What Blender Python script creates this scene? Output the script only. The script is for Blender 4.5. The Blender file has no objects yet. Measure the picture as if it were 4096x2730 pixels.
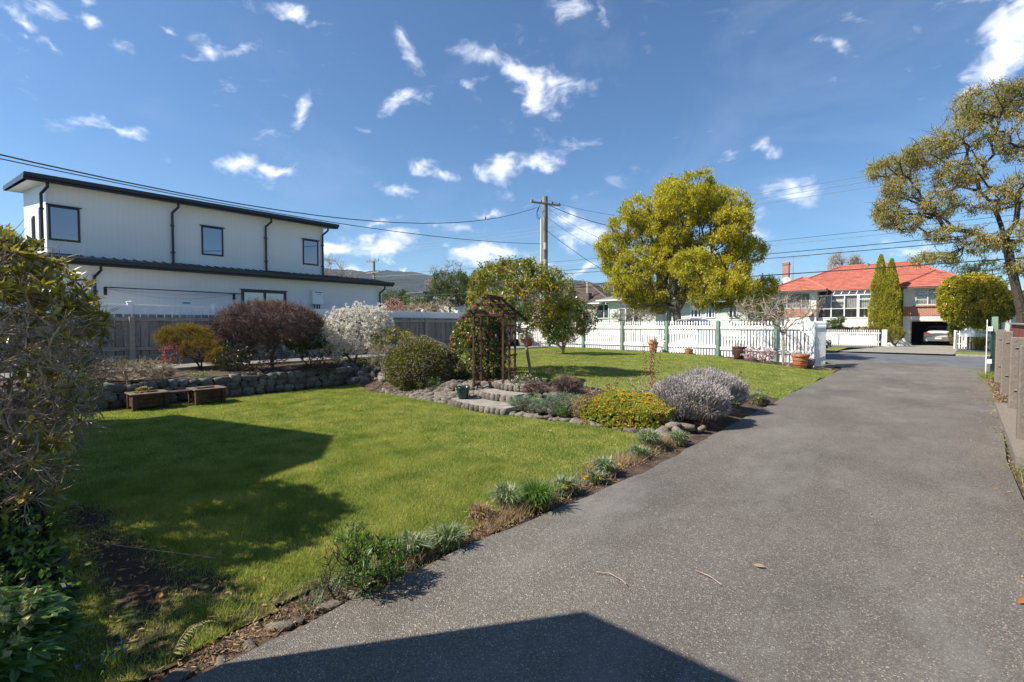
import bpy, math, random
import numpy as np
from mathutils import Matrix, Vector, Euler
R = math.radians
sc = bpy.context.scene
col = sc.collection
# ------------------------------------------------------------------ camera, sky, sun, exposure
cam_d = bpy.data.cameras.new('camera'); cam_d.lens = 17.0; cam_d.sensor_width = 36.0
cam_d.clip_start = 0.05; cam_d.clip_end = 20000
cam = bpy.data.objects.new('camera', cam_d); col.objects.link(cam)
cam.location = (0, 0, 1.6)
cam.rotation_euler = (R(90 - 1.94), 0, R(40.6)); sc.camera = cam
sc.view_settings.view_transform = 'Standard'; sc.view_settings.look = 'None'
sc.view_settings.exposure = 0.95; sc.view_settings.gamma = 1.0
sc.view_settings.use_curve_mapping = False
SUN_EL = 45.0
SUN_DIR = Vector((-.59 * math.cos(R(SUN_EL)), -.81 * math.cos(R(SUN_EL)), math.sin(R(SUN_EL)))).normalized()
sun_d = bpy.data.lights.new('sun', 'SUN'); sun_d.energy = 4.25; sun_d.angle = R(0.53); sun_d.color = (1, .93, .82)
sun = bpy.data.objects.new('sun', sun_d); col.objects.link(sun)
sun.rotation_euler = SUN_DIR.to_track_quat('Z', 'Y').to_euler(); sun.location = (-20, -30, 40)
world = bpy.data.worlds.new('World'); sc.world = world; world.use_nodes = True
def build_world():
    nt = world.node_tree; N = nt.nodes; L = nt.links
    for n in list(N): N.remove(n)
    out = N.new('ShaderNodeOutputWorld'); bg = N.new('ShaderNodeBackground'); bg.inputs[1].default_value = 0.108
    L.new(bg.outputs[0], out.inputs[0])
    sky = N.new('ShaderNodeTexSky'); sky.sky_type = 'NISHITA'; sky.sun_disc = False
    sky.sun_elevation = R(SUN_EL); sky.sun_rotation = math.atan2(SUN_DIR.x, SUN_DIR.y)
    sky.air_density = 1.0; sky.dust_density = 0.15; sky.ozone_density = 2.4; sky.altitude = 0
    geo = N.new('ShaderNodeTexCoord')
    vec = geo.outputs['Generated']
    # colour grade of the sky as the photograph's white balance gives it
    hs = N.new('ShaderNodeMix'); hs.data_type = 'RGBA'; hs.blend_type = 'MULTIPLY'; hs.inputs[0].default_value = 1
    L.new(sky.outputs[0], hs.inputs[6]); hs.inputs[7].default_value = (SKYMUL[0], SKYMUL[1], SKYMUL[2], 1)
    # cloud field: elongated soft masks where the clouds stand, broken up by fractal noise
    def noise(scale, det, rough, src, dist=0):
        n = N.new('ShaderNodeTexNoise'); n.inputs['Scale'].default_value = scale; n.inputs['Detail'].default_value = det
        n.inputs['Roughness'].default_value = rough; n.inputs['Distortion'].default_value = dist; L.new(src, n.inputs['Vector']); return n
    def mth(op, a, b=None, c=None):
        m = N.new('ShaderNodeMath'); m.operation = op
        for i, v in enumerate((a, b, c)):
            if v is None: continue
            if isinstance(v, (int, float)): m.inputs[i].default_value = v
            else: L.new(v, m.inputs[i])
        return m.outputs[0]
    warpn = noise(9, 4, .6, vec)
    sub = N.new('ShaderNodeVectorMath'); sub.operation = 'SUBTRACT'; L.new(warpn.outputs['Color'], sub.inputs[0]); sub.inputs[1].default_value = (.5, .5, .5)
    mad = N.new('ShaderNodeVectorMath'); mad.operation = 'MULTIPLY_ADD'; L.new(sub.outputs[0], mad.inputs[0])
    mad.inputs[1].default_value = (.10, .10, .10); L.new(vec, mad.inputs[2])
    wv = mad.outputs[0]
    acc = None
    for (az, el, w, h, rot, s) in CLOUDS:
        a, e = R(az), R(el)
        d = Vector((-math.sin(a) * math.cos(e), math.cos(a) * math.cos(e), math.sin(e)))
        r = Vector((math.cos(a), math.sin(a), 0)); u = r.cross(d)
        cr, sr = math.cos(R(rot)), math.sin(R(rot))
        r2 = r * cr + u * sr; u2 = u * cr - r * sr
        m3 = Matrix((r2, d, u2)).transposed()
        mp = N.new('ShaderNodeMapping'); mp.vector_type = 'TEXTURE'
        mp.inputs['Location'].default_value = d; mp.inputs['Rotation'].default_value = m3.to_euler()
        mp.inputs['Scale'].default_value = (R(w), 2.0, R(h)); L.new(wv, mp.inputs['Vector'])
        ln = N.new('ShaderNodeVectorMath'); ln.operation = 'LENGTH'; L.new(mp.outputs[0], ln.inputs[0])
        v = mth('MULTIPLY_ADD', ln.outputs['Value'], -s, s)
        acc = v if acc is None else mth('MAXIMUM', acc, v)
    acc = mth('MAXIMUM', acc, -.33)
    st = N.new('ShaderNodeMapping'); st.inputs['Scale'].default_value = (1, 1, 1.9); L.new(vec, st.inputs['Vector'])
    n1 = noise(15, 10, .66, st.outputs[0], .55)
    n2 = noise(3.2, 3, .5, vec)
    dens = mth('ADD', mth('MULTIPLY', acc, .55), mth('MULTIPLY', mth('SUBTRACT', n1.outputs['Fac'], .5), 1.9))
    dens = mth('ADD', dens, mth('MULTIPLY', mth('SUBTRACT', n2.outputs['Fac'], .5), .9))
    mr = N.new('ShaderNodeMapRange'); mr.interpolation_type = 'SMOOTHSTEP'
    mr.inputs['From Min'].default_value = -.02; mr.inputs['From Max'].default_value = .98; L.new(dens, mr.inputs['Value'])
    op = mth('MULTIPLY', mr.outputs[0], .96)
    # thin veil
    n3 = noise(2.1, 6, .65, st.outputs[0], .8)
    mr3 = N.new('ShaderNodeMapRange'); mr3.inputs['From Min'].default_value = .5; mr3.inputs['From Max'].default_value = .85; L.new(n3.outputs['Fac'], mr3.inputs['Value'])
    op = mth('MAXIMUM', op, mth('MULTIPLY', mr3.outputs[0], .10))
    n4 = noise(7, 4, .5, st.outputs[0])
    cc = N.new('ShaderNodeValToRGB'); cc.color_ramp.elements[0].position = .3; cc.color_ramp.elements[0].color = (5.0, 5.3, 6.1, 1)
    cc.color_ramp.elements[1].position = .62; cc.color_ramp.elements[1].color = (8.0, 8.1, 8.5, 1); L.new(n4.outputs['Fac'], cc.inputs[0])
    mx = N.new('ShaderNodeMix'); mx.data_type = 'RGBA'; L.new(op, mx.inputs[0]); L.new(hs.outputs[2], mx.inputs[6]); L.new(cc.outputs[0], mx.inputs[7])
    L.new(mx.outputs[2], bg.inputs[0])
SKYMUL = (.44, .595, .705)
CLOUDS = [(86.1, 23.7, 1.0, 1.2, -27, 1.1), (85.5, 22.9, 1.0, 0.7, -43, 1.0), (84.4, 24.7, 1.1, 0.7, 22, 0.8), (81.6, 25.9, 1.0, 0.6, 21, 0.9), (80.9, 24.4, 1.4, 0.7, -11, 1.2), (85.4, 21.7, 0.7, 0.4, 8, 0.9), (84.0, 21.9, 1.0, 0.5, 7, 0.9), (78.3, 23.3, 0.8, 0.5, 17, 0.5), (72.5, 25.5, 1.5, 1.6, -58, 1.1), (69.3, 26.3, 2.4, 0.7, 18, 1.0), (74.3, 24.3, 2.1, 0.5, 10, 0.8), (75.8, 26.4, 0.9, 0.6, -5, 0.7), (64.8, 29.5, 2.1, 0.8, 12, 1.0), (64.6, 22.1, 1.9, 0.9, 57, 1.2), (53.1, 30.0, 1.4, 0.9, -55, 0.7), (51.9, 28.1, 2.3, 1.0, -61, 0.9), (53.2, 23.6, 2.7, 1.2, 10, 1.1), (57.7, 21.1, 0.9, 0.4, 6, 0.6), (44.0, 28.7, 3.3, 1.6, -7, 1.35), (40.2, 27.7, 3.3, 1.7, -31, 1.4), (37.6, 25.9, 3.0, 2.1, -62, 1.4), (35.4, 26.1, 1.6, 1.6, -20, 0.9), (45.2, 26.1, 1.6, 0.6, 2, 0.8), (79.7, 17.2, 2.8, 0.6, -1, 1.1), (76.2, 15.4, 0.8, 0.6, -14, 0.6), (70.3, 15.7, 2.5, 1.1, -2, 1.35), (66.9, 15.0, 2.3, 0.8, 2, 1.3), (54.2, 15.2, 2.6, 1.0, -1, 1.2), (50.9, 17.6, 1.5, 1.1, -37, 0.9), (48.5, 16.5, 2.9, 0.6, -5, 0.8), (42.0, 17.6, 3.8, 1.5, 0, 1.5), (37.4, 17.8, 2.9, 0.9, 8, 1.0), (33.2, 32.5, 2.5, 1.0, -4, 0.7), (29.7, 32.0, 1.3, 1.7, -6, 0.8), (11.0, 13.3, 3.5, 1.6, -13, 1.4), (9.5, 13.7, 2.2, 1.6, -8, 1.2), (13.5, 18.2, 1.9, 1.0, -19, 1.0), (16.7, 17.8, 1.5, 1.0, 14, 0.8), (7.7, 17.4, 1.0, 0.4, -11, 0.7), (7.3, 24.6, 2.0, 0.7, -33, 0.7), (-4.4, 22.1, 2.3, 1.3, -62, 1.7), (-3.7, 20.6, 1.7, 1.7, 37, 1.6), (-5.4, 22.8, 1.4, 2.6, -22, 1.6), (-2.4, 19.1, 1.4, 0.9, 17, 1.2), (-4.8, 24.4, 2.0, 0.6, -17, 0.9), (43.7, 13.1, 2.5, 0.7, -4, 1.0), (46.5, 11.1, 3.5, 0.8, 1, 1.1), (50.3, 11.0, 1.5, 0.7, 2, 0.8), (60.6, 8.6, 2.4, 1.1, -2, 1.6), (54.7, 8.8, 3.6, 1.2, 5, 1.6), (56.9, 9.8, 1.4, 0.8, 3, 1.2), (55.2, 11.1, 2.1, 0.5, 3, 0.9), (43.0, 8.5, 6.3, 1.5, 2, 1.8), (46.6, 8.4, 3.5, 0.8, -4, 1.2), (31.5, 10.8, 4.1, 1.6, 3, 1.3), (34.3, 11.9, 2.5, 1.2, -6, 1.1), (31.5, 7.0, 2.6, 0.6, -1, 1.2), (37.8, 7.3, 1.8, 0.6, 0, 1.1), (54.0, 6.6, 0.7, 0.4, 2, 1.1), (1.3, 6.9, 3.2, 0.8, -6, 1.0), (15.9, 9.3, 2.5, 0.5, -4, 0.5), (59.2, 5.7, 2.8, 0.5, 2, 0.8), (-1.9, 4.0, 3.2, 0.5, -4, 0.6)]
build_world()
world.cycles.sampling_method = 'MANUAL'; world.cycles.sample_map_resolution = 512

# ------------------------------------------------------------------ mesh helpers
class MB:
    def __init__(s): s.V = []; s.F = []; s.n = 0
    def add(s, V, F, m=0):
        V = np.asarray(V, float).reshape(-1, 3); F = np.asarray(F, int)
        s.V.append(V); s.F.append((F + s.n, m)); s.n += len(V)
    def poly(s, V, m=0): s.add(V, [list(range(len(V)))], m)
def mesh_of(name, mb, mats, smooth=False):
    me = bpy.data.meshes.new(name)
    V = np.concatenate(mb.V); nf = sum(len(f) for f, m in mb.F)
    loops = np.concatenate([f.ravel() for f, m in mb.F]).astype(np.int32)
    cnt = np.concatenate([np.full(len(f), f.shape[1], np.int32) for f, m in mb.F])
    mi = np.concatenate([np.full(len(f), m, np.int32) for f, m in mb.F])
    me.vertices.add(len(V)); me.vertices.foreach_set('co', V.astype(np.float32).ravel())
    me.loops.add(len(loops)); me.loops.foreach_set('vertex_index', loops)
    me.polygons.add(nf); me.polygons.foreach_set('loop_start', np.concatenate([[0], np.cumsum(cnt)[:-1]]).astype(np.int32))
    me.polygons.foreach_set('material_index', mi)
    me.polygons.foreach_set('use_smooth', np.full(nf, bool(smooth)))
    me.update(calc_edges=True)
    for m in (mats if isinstance(mats, (list, tuple)) else [mats]): me.materials.append(m)
    return me
def tag(o, label=None, cat=None, group=None, kind=None):
    if label: o['label'] = label
    if cat: o['category'] = cat
    if group: o['group'] = group
    if kind: o['kind'] = kind
    return o
def thing(name, label, cat, loc=(0, 0, 0), group=None):
    o = bpy.data.objects.new(name, None); col.objects.link(o); o.location = loc; o.empty_display_size = .2
    return tag(o, label, cat, group)
def part(name, mb, mats, parent, smooth=False, kind=None, label=None):
    """geometry in world coordinates, hung under its thing"""
    me = mesh_of(name, mb, mats, smooth) if isinstance(mb, MB) else mb
    o = bpy.data.objects.new(name, me); col.objects.link(o)
    if parent is not None:
        o.parent = parent
        p = Vector((0, 0, 0)); q = parent
        while q is not None: p = p + q.location; q = q.parent
        o.location = -p
    return tag(o, label=label, kind=kind)
def inst(name, me, parent, loc, rot=(0, 0, 0), scale=(1, 1, 1)):
    o = bpy.data.objects.new(name, me); col.objects.link(o); o.rotation_euler = rot; o.scale = scale
    p = Vector((0, 0, 0)); q = parent
    while q is not None: p = p + q.location; q = q.parent
    o.parent = parent; o.location = Vector(loc) - p
    return o
def struct(name, mb, mats, label, smooth=False):
    o = part(name, mb, mats, None, smooth); return tag(o, label=label, kind='structure')
QB = np.array([[0, 3, 2, 1], [4, 5, 6, 7], [0, 1, 5, 4], [1, 2, 6, 5], [2, 3, 7, 6], [3, 0, 4, 7]])
def box(mb, x0, x1, y0, y1, z0, z1, m=0, M=None):
    V = np.array([[x0, y0, z0], [x1, y0, z0], [x1, y1, z0], [x0, y1, z0], [x0, y0, z1], [x1, y0, z1], [x1, y1, z1], [x0, y1, z1]], float)
    if M is not None: V = xf(V, M)
    mb.add(V, QB, m)
def cbox(mb, x0, x1, y0, y1, z0, z1, m=0, M=None, b=.006):
    """box with chamfered edges"""
    b = min(b, (x1 - x0) * .3, (y1 - y0) * .3, (z1 - z0) * .3)
    V = []
    for z, i in ((z0, b), (z0 + b, 0), (z1 - b, 0), (z1, b)):
        c = b if i == 0 else b + i * .5
        a0, a1, c0, c1 = x0 + i, x1 - i, y0 + i, y1 - i; k = b if i == 0 else 0.0001
        V += [[a0 + k, c0, z], [a1 - k, c0, z], [a1, c0 + k, z], [a1, c1 - k, z], [a1 - k, c1, z], [a0 + k, c1, z], [a0, c1 - k, z], [a0, c0 + k, z]]
    V = np.array(V)
    if M is not None: V = xf(V, M)
    F = [[r * 8 + i, r * 8 + (i + 1) % 8, r * 8 + 8 + (i + 1) % 8, r * 8 + 8 + i] for r in range(3) for i in range(8)]
    n = mb.n; mb.add(V, F, m)
    mb.F.append((np.array([[7, 6, 5, 4, 3, 2, 1, 0]]) + n, m)); mb.F.append((np.array([[24, 25, 26, 27, 28, 29, 30, 31]]) + n, m))
def xf(V, M):
    M = np.array(M); return V @ M[:3, :3].T + M[:3, 3]
def prism(mb, P, a, b, axis='y', m=0, M=None):
    """extrude 2D outline P (ccw) from a to b along an axis"""
    P = np.asarray(P, float); n = len(P)
    def mk(t):
        if axis == 'y': return np.c_[P[:, 0], np.full(n, t), P[:, 1]]
        if axis == 'x': return np.c_[np.full(n, t), P[:, 0], P[:, 1]]
        return np.c_[P[:, 0], P[:, 1], np.full(n, t)]
    V = np.r_[mk(a), mk(b)]
    if M is not None: V = xf(V, M)
    k = mb.n; mb.add(V, [[i, (i + 1) % n, n + (i + 1) % n, n + i] for i in range(n)], m)
    mb.F.append((np.array([list(range(n))[::-1]]) + k, m)); mb.F.append((np.array([list(range(n, 2 * n))]) + k, m))
def tube(mb, P, r, n=8, m=0, cap=True):
    P = np.asarray(P, float); k = len(P); r = np.full(k, r) if np.isscalar(r) else np.asarray(r, float)
    T = np.gradient(P, axis=0); T /= np.linalg.norm(T, axis=1)[:, None] + 1e-9
    ref = np.array([0, 0, 1.]) if abs(T[:, 2]).mean() < .8 else np.array([1., 0, 0])
    A = np.cross(T, ref); A /= np.linalg.norm(A, axis=1)[:, None] + 1e-9; B = np.cross(T, A)
    th = np.linspace(0, 2 * np.pi, n, endpoint=False)
    V = (P[:, None] + r[:, None, None] * (np.cos(th)[None, :, None] * A[:, None] + np.sin(th)[None, :, None] * B[:, None])).reshape(-1, 3)
    F = [[i * n + j, i * n + (j + 1) % n, (i + 1) * n + (j + 1) % n, (i + 1) * n + j] for i in range(k - 1) for j in range(n)]
    q = mb.n; mb.add(V, F, m)
    if cap:
        mb.F.append((np.array([list(range(n))[::-1]]) + q, m)); mb.F.append((np.array([list(range((k - 1) * n, k * n))]) + q, m))
def lathe(mb, prof, c, n=28, m=0, M=None):
    prof = np.asarray(prof, float); k = len(prof); th = np.linspace(0, 2 * np.pi, n, endpoint=False)
    V = np.stack([c[0] + prof[:, 0][:, None] * np.cos(th), c[1] + prof[:, 0][:, None] * np.sin(th), c[2] + np.repeat(prof[:, 1][:, None], n, 1)], -1).reshape(-1, 3)
    if M is not None: V = xf(V, M)
    mb.add(V, [[i * n + j, i * n + (j + 1) % n, (i + 1) * n + (j + 1) % n, (i + 1) * n + j] for i in range(k - 1) for j in range(n)], m)
def edges_tubes(mb, A, B, ra, rb, n=4, m=0):
    A = np.asarray(A, float); B = np.asarray(B, float); T = B - A; L = np.linalg.norm(T, axis=1)[:, None] + 1e-9; T /= L
    ref = np.where(np.abs(T[:, 2:3]) > .85, np.array([[1., 0, 0]]), np.array([[0, 0, 1.]]))
    U = np.cross(T, ref); U /= np.linalg.norm(U, axis=1)[:, None] + 1e-9; W = np.cross(T, U)
    th = np.linspace(0, 2 * np.pi, n, endpoint=False)
    ring = np.cos(th)[None, :, None] * U[:, None] + np.sin(th)[None, :, None] * W[:, None]
    V = np.concatenate([A[:, None] + ring * ra[:, None, None], B[:, None] + ring * rb[:, None, None]], 1)
    N = len(A); base = (np.arange(N) * 2 * n)[:, None, None]
    F = np.array([[j, (j + 1) % n, n + (j + 1) % n, n + j] for j in range(n)])[None] + base
    mb.add(V.reshape(-1, 3), F.reshape(-1, 4), m)
def unit(v): return v / (np.linalg.norm(v, axis=-1, keepdims=True) + 1e-9)
def rsph(rng, n): return unit(rng.normal(size=(n, 3)))
def leaves(mb, P, D, L, W, rng, m=0, up=.6, fold=.25, droop=.0, detail=0):
    """one small blade per point: base P, direction D"""
    N = len(P); D = unit(D); L = np.broadcast_to(L, (N,))[:, None]; W = np.broadcast_to(W, (N,))[:, None]
    ref = unit(np.array([[0, 0, up]]) + rsph(rng, N) * .6)
    S = unit(np.cross(D, ref)); Nn = np.cross(S, D)
    dz = np.array([[0, 0, -1.]])
    if detail == 0:
        V = np.stack([P, P + D * L * .5 + S * W * .5 + Nn * W * fold, P + D * L + dz * L * droop, P + D * L * .5 - S * W * .5 + Nn * W * fold], 1)
        F = (np.arange(N) * 4)[:, None] + np.array([[0, 1, 2, 3]])
        mb.add(V.reshape(-1, 3), F, m)
    elif detail == 1:
        C = P + D * L * .5 + dz * L * droop * .3
        V = np.stack([P, P + D * L * .32 + S * W * .42 + Nn * W * fold, P + D * L * .68 + S * W * .42 + Nn * W * fold + dz * L * droop * .5, P + D * L + dz * L * droop,
                      P + D * L * .68 - S * W * .42 + Nn * W * fold + dz * L * droop * .5, P + D * L * .32 - S * W * .42 + Nn * W * fold, C], 1)
        b = (np.arange(N) * 7)[:, None]
        for f in ([0, 1, 6], [1, 2, 6], [2, 3, 6], [3, 4, 6], [4, 5, 6], [5, 0, 6]):
            pass
        F = (b[:, :, None] + np.array([[[0, 1, 6], [1, 2, 6], [2, 3, 6], [3, 4, 6], [4, 5, 6], [5, 0, 6]]])).reshape(-1, 3)
        mb.add(V.reshape(-1, 3), F, m)
def blades(mb, P, H, Wd, rng, lean=.4, m=0):
    N = len(P); th = rng.uniform(0, 2 * np.pi, N); S = np.c_[np.cos(th), np.sin(th), np.zeros(N)] * np.broadcast_to(Wd, (N,))[:, None] * .5
    le = rng.normal(size=(N, 2)) * lean * np.broadcast_to(H, (N,))[:, None]
    T = P + np.c_[le, np.broadcast_to(H, (N,))]
    V = np.stack([P - S, P + S, T], 1)
    mb.add(V.reshape(-1, 3), (np.arange(N) * 3)[:, None] + np.array([[0, 1, 2]]), m)
def skeleton(P, roots, alpha=.35):
    """balanced spanning tree: short twigs, direct limbs"""
    P = np.asarray(P, float); roots = np.atleast_2d(np.asarray(roots, float)); nr = len(roots); A = np.r_[roots, P]; n = len(A)
    par = np.full(n, -1); pl = np.zeros(n)
    for i in range(1, nr): par[i] = -1 if i >= nr else i - 1
    for i in range(1, nr): pl[i] = pl[i - 1] + np.linalg.norm(A[i] - A[i - 1]) * .3
    best = np.full(n, 1e9); bp = np.zeros(n, int); done = np.zeros(n, bool); done[:nr] = True
    for i in range(nr):
        d = np.linalg.norm(A - A[i], axis=1); c = d + alpha * pl[i]; k = c < best; best[k] = c[k]; bp[k] = i
    best[done] = 1e9; order = list(range(nr))
    for _ in range(n - nr):
        j = int(np.argmin(np.where(done, 1e9, best))); done[j] = True; par[j] = bp[j]; order.append(j)
        pl[j] = pl[par[j]] + np.linalg.norm(A[j] - A[par[j]])
        d = np.linalg.norm(A - A[j], axis=1); c = d + alpha * pl[j]; k = (c < best) & ~done; best[k] = c[k]; bp[k] = j
    return A, par, order
def radii(A, par, order, r0, tip, e=2.4):
    n = len(A); s = np.zeros(n); kids = np.zeros(n, int)
    for j in order:
        if par[j] >= 0: kids[par[j]] += 1
    for j in order[::-1]:
        if s[j] == 0: s[j] = tip ** e
        if par[j] >= 0: s[par[j]] += s[j]
    r = s ** (1 / e); r *= 1; rm = r[0]
    if rm > r0: r = tip + (r - tip) * (r0 - tip) / (rm - tip + 1e-9)
    return r, kids

# ------------------------------------------------------------------ materials
def _nt(name):
    m = bpy.data.materials.new(name); m.use_nodes = True; nt = m.node_tree
    return m, nt, nt.nodes, nt.links, nt.nodes['Principled BSDF']
def mat(name, c1, c2=None, rough=.75, sc=3.0, det=5, bump=0, bsc=30, rnd=0, metal=0, spec=.35, stretch=(1, 1, 1), isl=0, ramp=(.35, .65)):
    m, nt, N, L, b = _nt(name)
    c2 = c2 or tuple(x * 1.18 for x in c1)
    tc = N.new('ShaderNodeTexCoord'); mp = N.new('ShaderNodeMapping'); mp.inputs['Scale'].default_value = stretch; L.new(tc.outputs['Object'], mp.inputs[0])
    src = mp.outputs[0]
    if rnd:
        oi = N.new('ShaderNodeObjectInfo'); ad = N.new('ShaderNodeVectorMath'); ad.operation = 'MULTIPLY_ADD'
        cx = N.new('ShaderNodeCombineXYZ')
        for i in range(3): L.new(oi.outputs['Random'], cx.inputs[i])
        L.new(cx.outputs[0], ad.inputs[0]); ad.inputs[1].default_value = (37, 53, 71); L.new(src, ad.inputs[2]); src = ad.outputs[0]
    nz = N.new('ShaderNodeTexNoise'); nz.inputs['Scale'].default_value = sc; nz.inputs['Detail'].default_value = det; nz.inputs['Roughness'].default_value = .6; L.new(src, nz.inputs['Vector'])
    cr = N.new('ShaderNodeValToRGB'); e = cr.color_ramp.elements; e[0].position, e[1].position = ramp; e[0].color = (*c1, 1); e[1].color = (*c2, 1); L.new(nz.outputs['Fac'], cr.inputs[0])
    out = cr.outputs[0]
    if rnd or isl:
        if isl: g = N.new('ShaderNodeNewGeometry'); fac = g.outputs['Random Per Island']; amp = isl
        else: fac = oi.outputs['Random']; amp = rnd
        mr = N.new('ShaderNodeMapRange'); mr.inputs['To Min'].default_value = 1 - amp; mr.inputs['To Max'].default_value = 1 + amp; L.new(fac, mr.inputs['Value'])
        mx = N.new('ShaderNodeVectorMath'); mx.operation = 'SCALE'; L.new(out, mx.inputs[0]); L.new(mr.outputs[0], mx.inputs['Scale']); out = mx.outputs[0]
    L.new(out, b.inputs['Base Color']); b.inputs['Roughness'].default_value = rough; b.inputs['Metallic'].default_value = metal; b.inputs['Specular IOR Level'].default_value = spec
    if bump:
        n2 = N.new('ShaderNodeTexNoise'); n2.inputs['Scale'].default_value = bsc; n2.inputs['Detail'].default_value = 6; L.new(src, n2.inputs['Vector'])
        bp = N.new('ShaderNodeBump'); bp.inputs['Strength'].default_value = bump; bp.inputs['Distance'].default_value = .02; L.new(n2.outputs['Fac'], bp.inputs['Height']); L.new(bp.outputs[0], b.inputs['Normal'])
    return m
def leafmat(name, cols, rough=.42, trans=.3, spec=.5, nsc=1.2, tmul=(1.5, 1.6, .6), mul=None, nco=.9):
    mul = mul or (1.0 if max(max(c) for c in cols) > .42 else 1.55)
    cols = [tuple(x * mul for x in c) for c in cols]
    m, nt, N, L, b = _nt(name)
    g = N.new('ShaderNodeNewGeometry'); tc = N.new('ShaderNodeTexCoord')
    nz = N.new('ShaderNodeTexNoise'); nz.inputs['Scale'].default_value = nsc; nz.inputs['Detail'].default_value = 3; L.new(tc.outputs['Object'], nz.inputs['Vector'])
    a = N.new('ShaderNodeMath'); a.operation = 'MULTIPLY_ADD'; L.new(nz.outputs['Fac'], a.inputs[0]); a.inputs[1].default_value = nco; nz.inputs['Detail'].default_value = 6 if nco > 1 else 3
    s = N.new('ShaderNodeMath'); s.operation = 'MULTIPLY_ADD'; L.new(g.outputs['Random Per Island'], s.inputs[0]); s.inputs[1].default_value = .75; s.inputs[2].default_value = -.33 - (nco - .9) * .5; L.new(s.outputs[0], a.inputs[2])
    cr = N.new('ShaderNodeValToRGB'); els = cr.color_ramp.elements
    n = len(cols)
    els[0].position = 0; els[0].color = (*cols[0], 1); els[1].position = 1; els[1].color = (*cols[-1], 1)
    for i in range(1, n - 1): x = els.new(i / (n - 1)); x.color = (*cols[i], 1)
    L.new(a.outputs[0], cr.inputs[0]); L.new(cr.outputs[0], b.inputs['Base Color'])
    b.inputs['Roughness'].default_value = rough; b.inputs['Specular IOR Level'].default_value = spec
    if trans:
        tr = N.new('ShaderNodeBsdfTranslucent'); ml = N.new('ShaderNodeVectorMath'); ml.operation = 'MULTIPLY'; L.new(cr.outputs[0], ml.inputs[0]); ml.inputs[1].default_value = tmul; L.new(ml.outputs[0], tr.inputs[0])
        ms = N.new('ShaderNodeMixShader'); ms.inputs[0].default_value = trans; L.new(b.outputs[0], ms.inputs[1]); L.new(tr.outputs[0], ms.inputs[2]); L.new(ms.outputs[0], N['Material Output'].inputs[0])
    return m
def plain(name, c, rough=.5, metal=0, spec=.5):
    return mat(name, tuple(x * .93 for x in c), tuple(min(1, x * 1.05) for x in c), rough, sc=2.5, metal=metal, spec=spec)
def glassmat(name, tint=(.02, .03, .045), clear=0.0):
    m, nt, N, L, b = _nt(name); N.remove(b)
    gl = N.new('ShaderNodeBsdfGlossy'); gl.inputs['Roughness'].default_value = .015; gl.inputs['Color'].default_value = (.95, .97, 1, 1)
    tr = N.new('ShaderNodeBsdfTransparent'); tr.inputs[0].default_value = (.96, .97, .97, 1)
    df = N.new('ShaderNodeBsdfDiffuse'); df.inputs[0].default_value = (*tint, 1)
    mx = N.new('ShaderNodeMixShader'); mx.inputs[0].default_value = clear; L.new(df.outputs[0], mx.inputs[1]); L.new(tr.outputs[0], mx.inputs[2])
    lw = N.new('ShaderNodeLayerWeight'); lw.inputs['Blend'].default_value = .5; fr = N.new('ShaderNodeMath'); fr.operation = 'POWER'; L.new(lw.outputs['Facing'], fr.inputs[0]); fr.inputs[1].default_value = 3.0
    nz = N.new('ShaderNodeTexNoise'); nz.inputs['Scale'].default_value = .8; bp = N.new('ShaderNodeBump'); bp.inputs['Strength'].default_value = .06; bp.inputs['Distance'].default_value = .01; L.new(nz.outputs['Fac'], bp.inputs['Height']); L.new(bp.outputs[0], gl.inputs['Normal'])
    m2 = N.new('ShaderNodeMixShader'); mm = N.new('ShaderNodeMath'); mm.operation = 'MULTIPLY_ADD'; L.new(fr.outputs[0], mm.inputs[0]); mm.inputs[1].default_value = .8; mm.inputs[2].default_value = .26 if clear < .5 else .05
    L.new(mm.outputs[0], m2.inputs[0]); L.new(mx.outputs[0], m2.inputs[1]); L.new(gl.outputs[0], m2.inputs[2]); L.new(m2.outputs[0], N['Material Output'].inputs[0])
    return m
# ------------------------------------------------------------------ palette
M = {}
M['soil'] = mat('soil', (.045, .030, .021), (.115, .078, .055), .95, sc=6, det=9, bump=.8, bsc=45)
M['rock'] = mat('rock', (.085, .072, .058), (.25, .215, .175), .88, sc=9, det=9, bump=.6, bsc=40, rnd=.42)
M['rock_dark'] = mat('rock_dark', (.085, .082, .072), (.23, .215, .185), .85, sc=5, det=8, bump=.5, bsc=30, rnd=.38)
M['mortar'] = mat('mortar', (.05, .045, .038), (.10, .09, .075), .95, sc=8, bump=.5)
M['concrete'] = mat('concrete', (.20, .185, .155), (.36, .33, .28), .9, sc=7, det=9, bump=.35, bsc=60)
M['concrete_post'] = mat('concrete_post', (.12, .105, .088), (.255, .225, .185), .92, sc=38, det=10, bump=.5, bsc=120, rnd=.2, ramp=(.25, .75))
M['path'] = mat('path', (.16, .15, .135), (.27, .25, .22), .9, sc=2, det=8, bump=.2, bsc=50)
M['road'] = mat('road', (.105, .108, .115), (.16, .165, .175), .85, sc=1.2, det=9, bump=.2, bsc=60)
M['footpath'] = mat('footpath', (.085, .085, .085), (.13, .13, .128), .88, sc=2, det=8, bump=.2, bsc=60)
M['paling'] = mat('paling', (.15, .14, .125), (.30, .285, .265), .85, sc=4, det=9, bump=.35, bsc=24, rnd=.28, stretch=(6, 6, .8), ramp=(.3, .7))
M['rail'] = mat('rail', (.20, .185, .16), (.36, .335, .29), .85, sc=4, det=8, bump=.3, bsc=20, rnd=.12, stretch=(6, .8, 6))
M['white'] = plain('white_paint', (.80, .80, .78), .45)
M['picket'] = mat('picket_paint', (.78, .78, .75), (.86, .86, .84), .5, sc=4, rnd=.03)
M['vinyl'] = plain('white_vinyl', (.86, .86, .86), .35)
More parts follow.
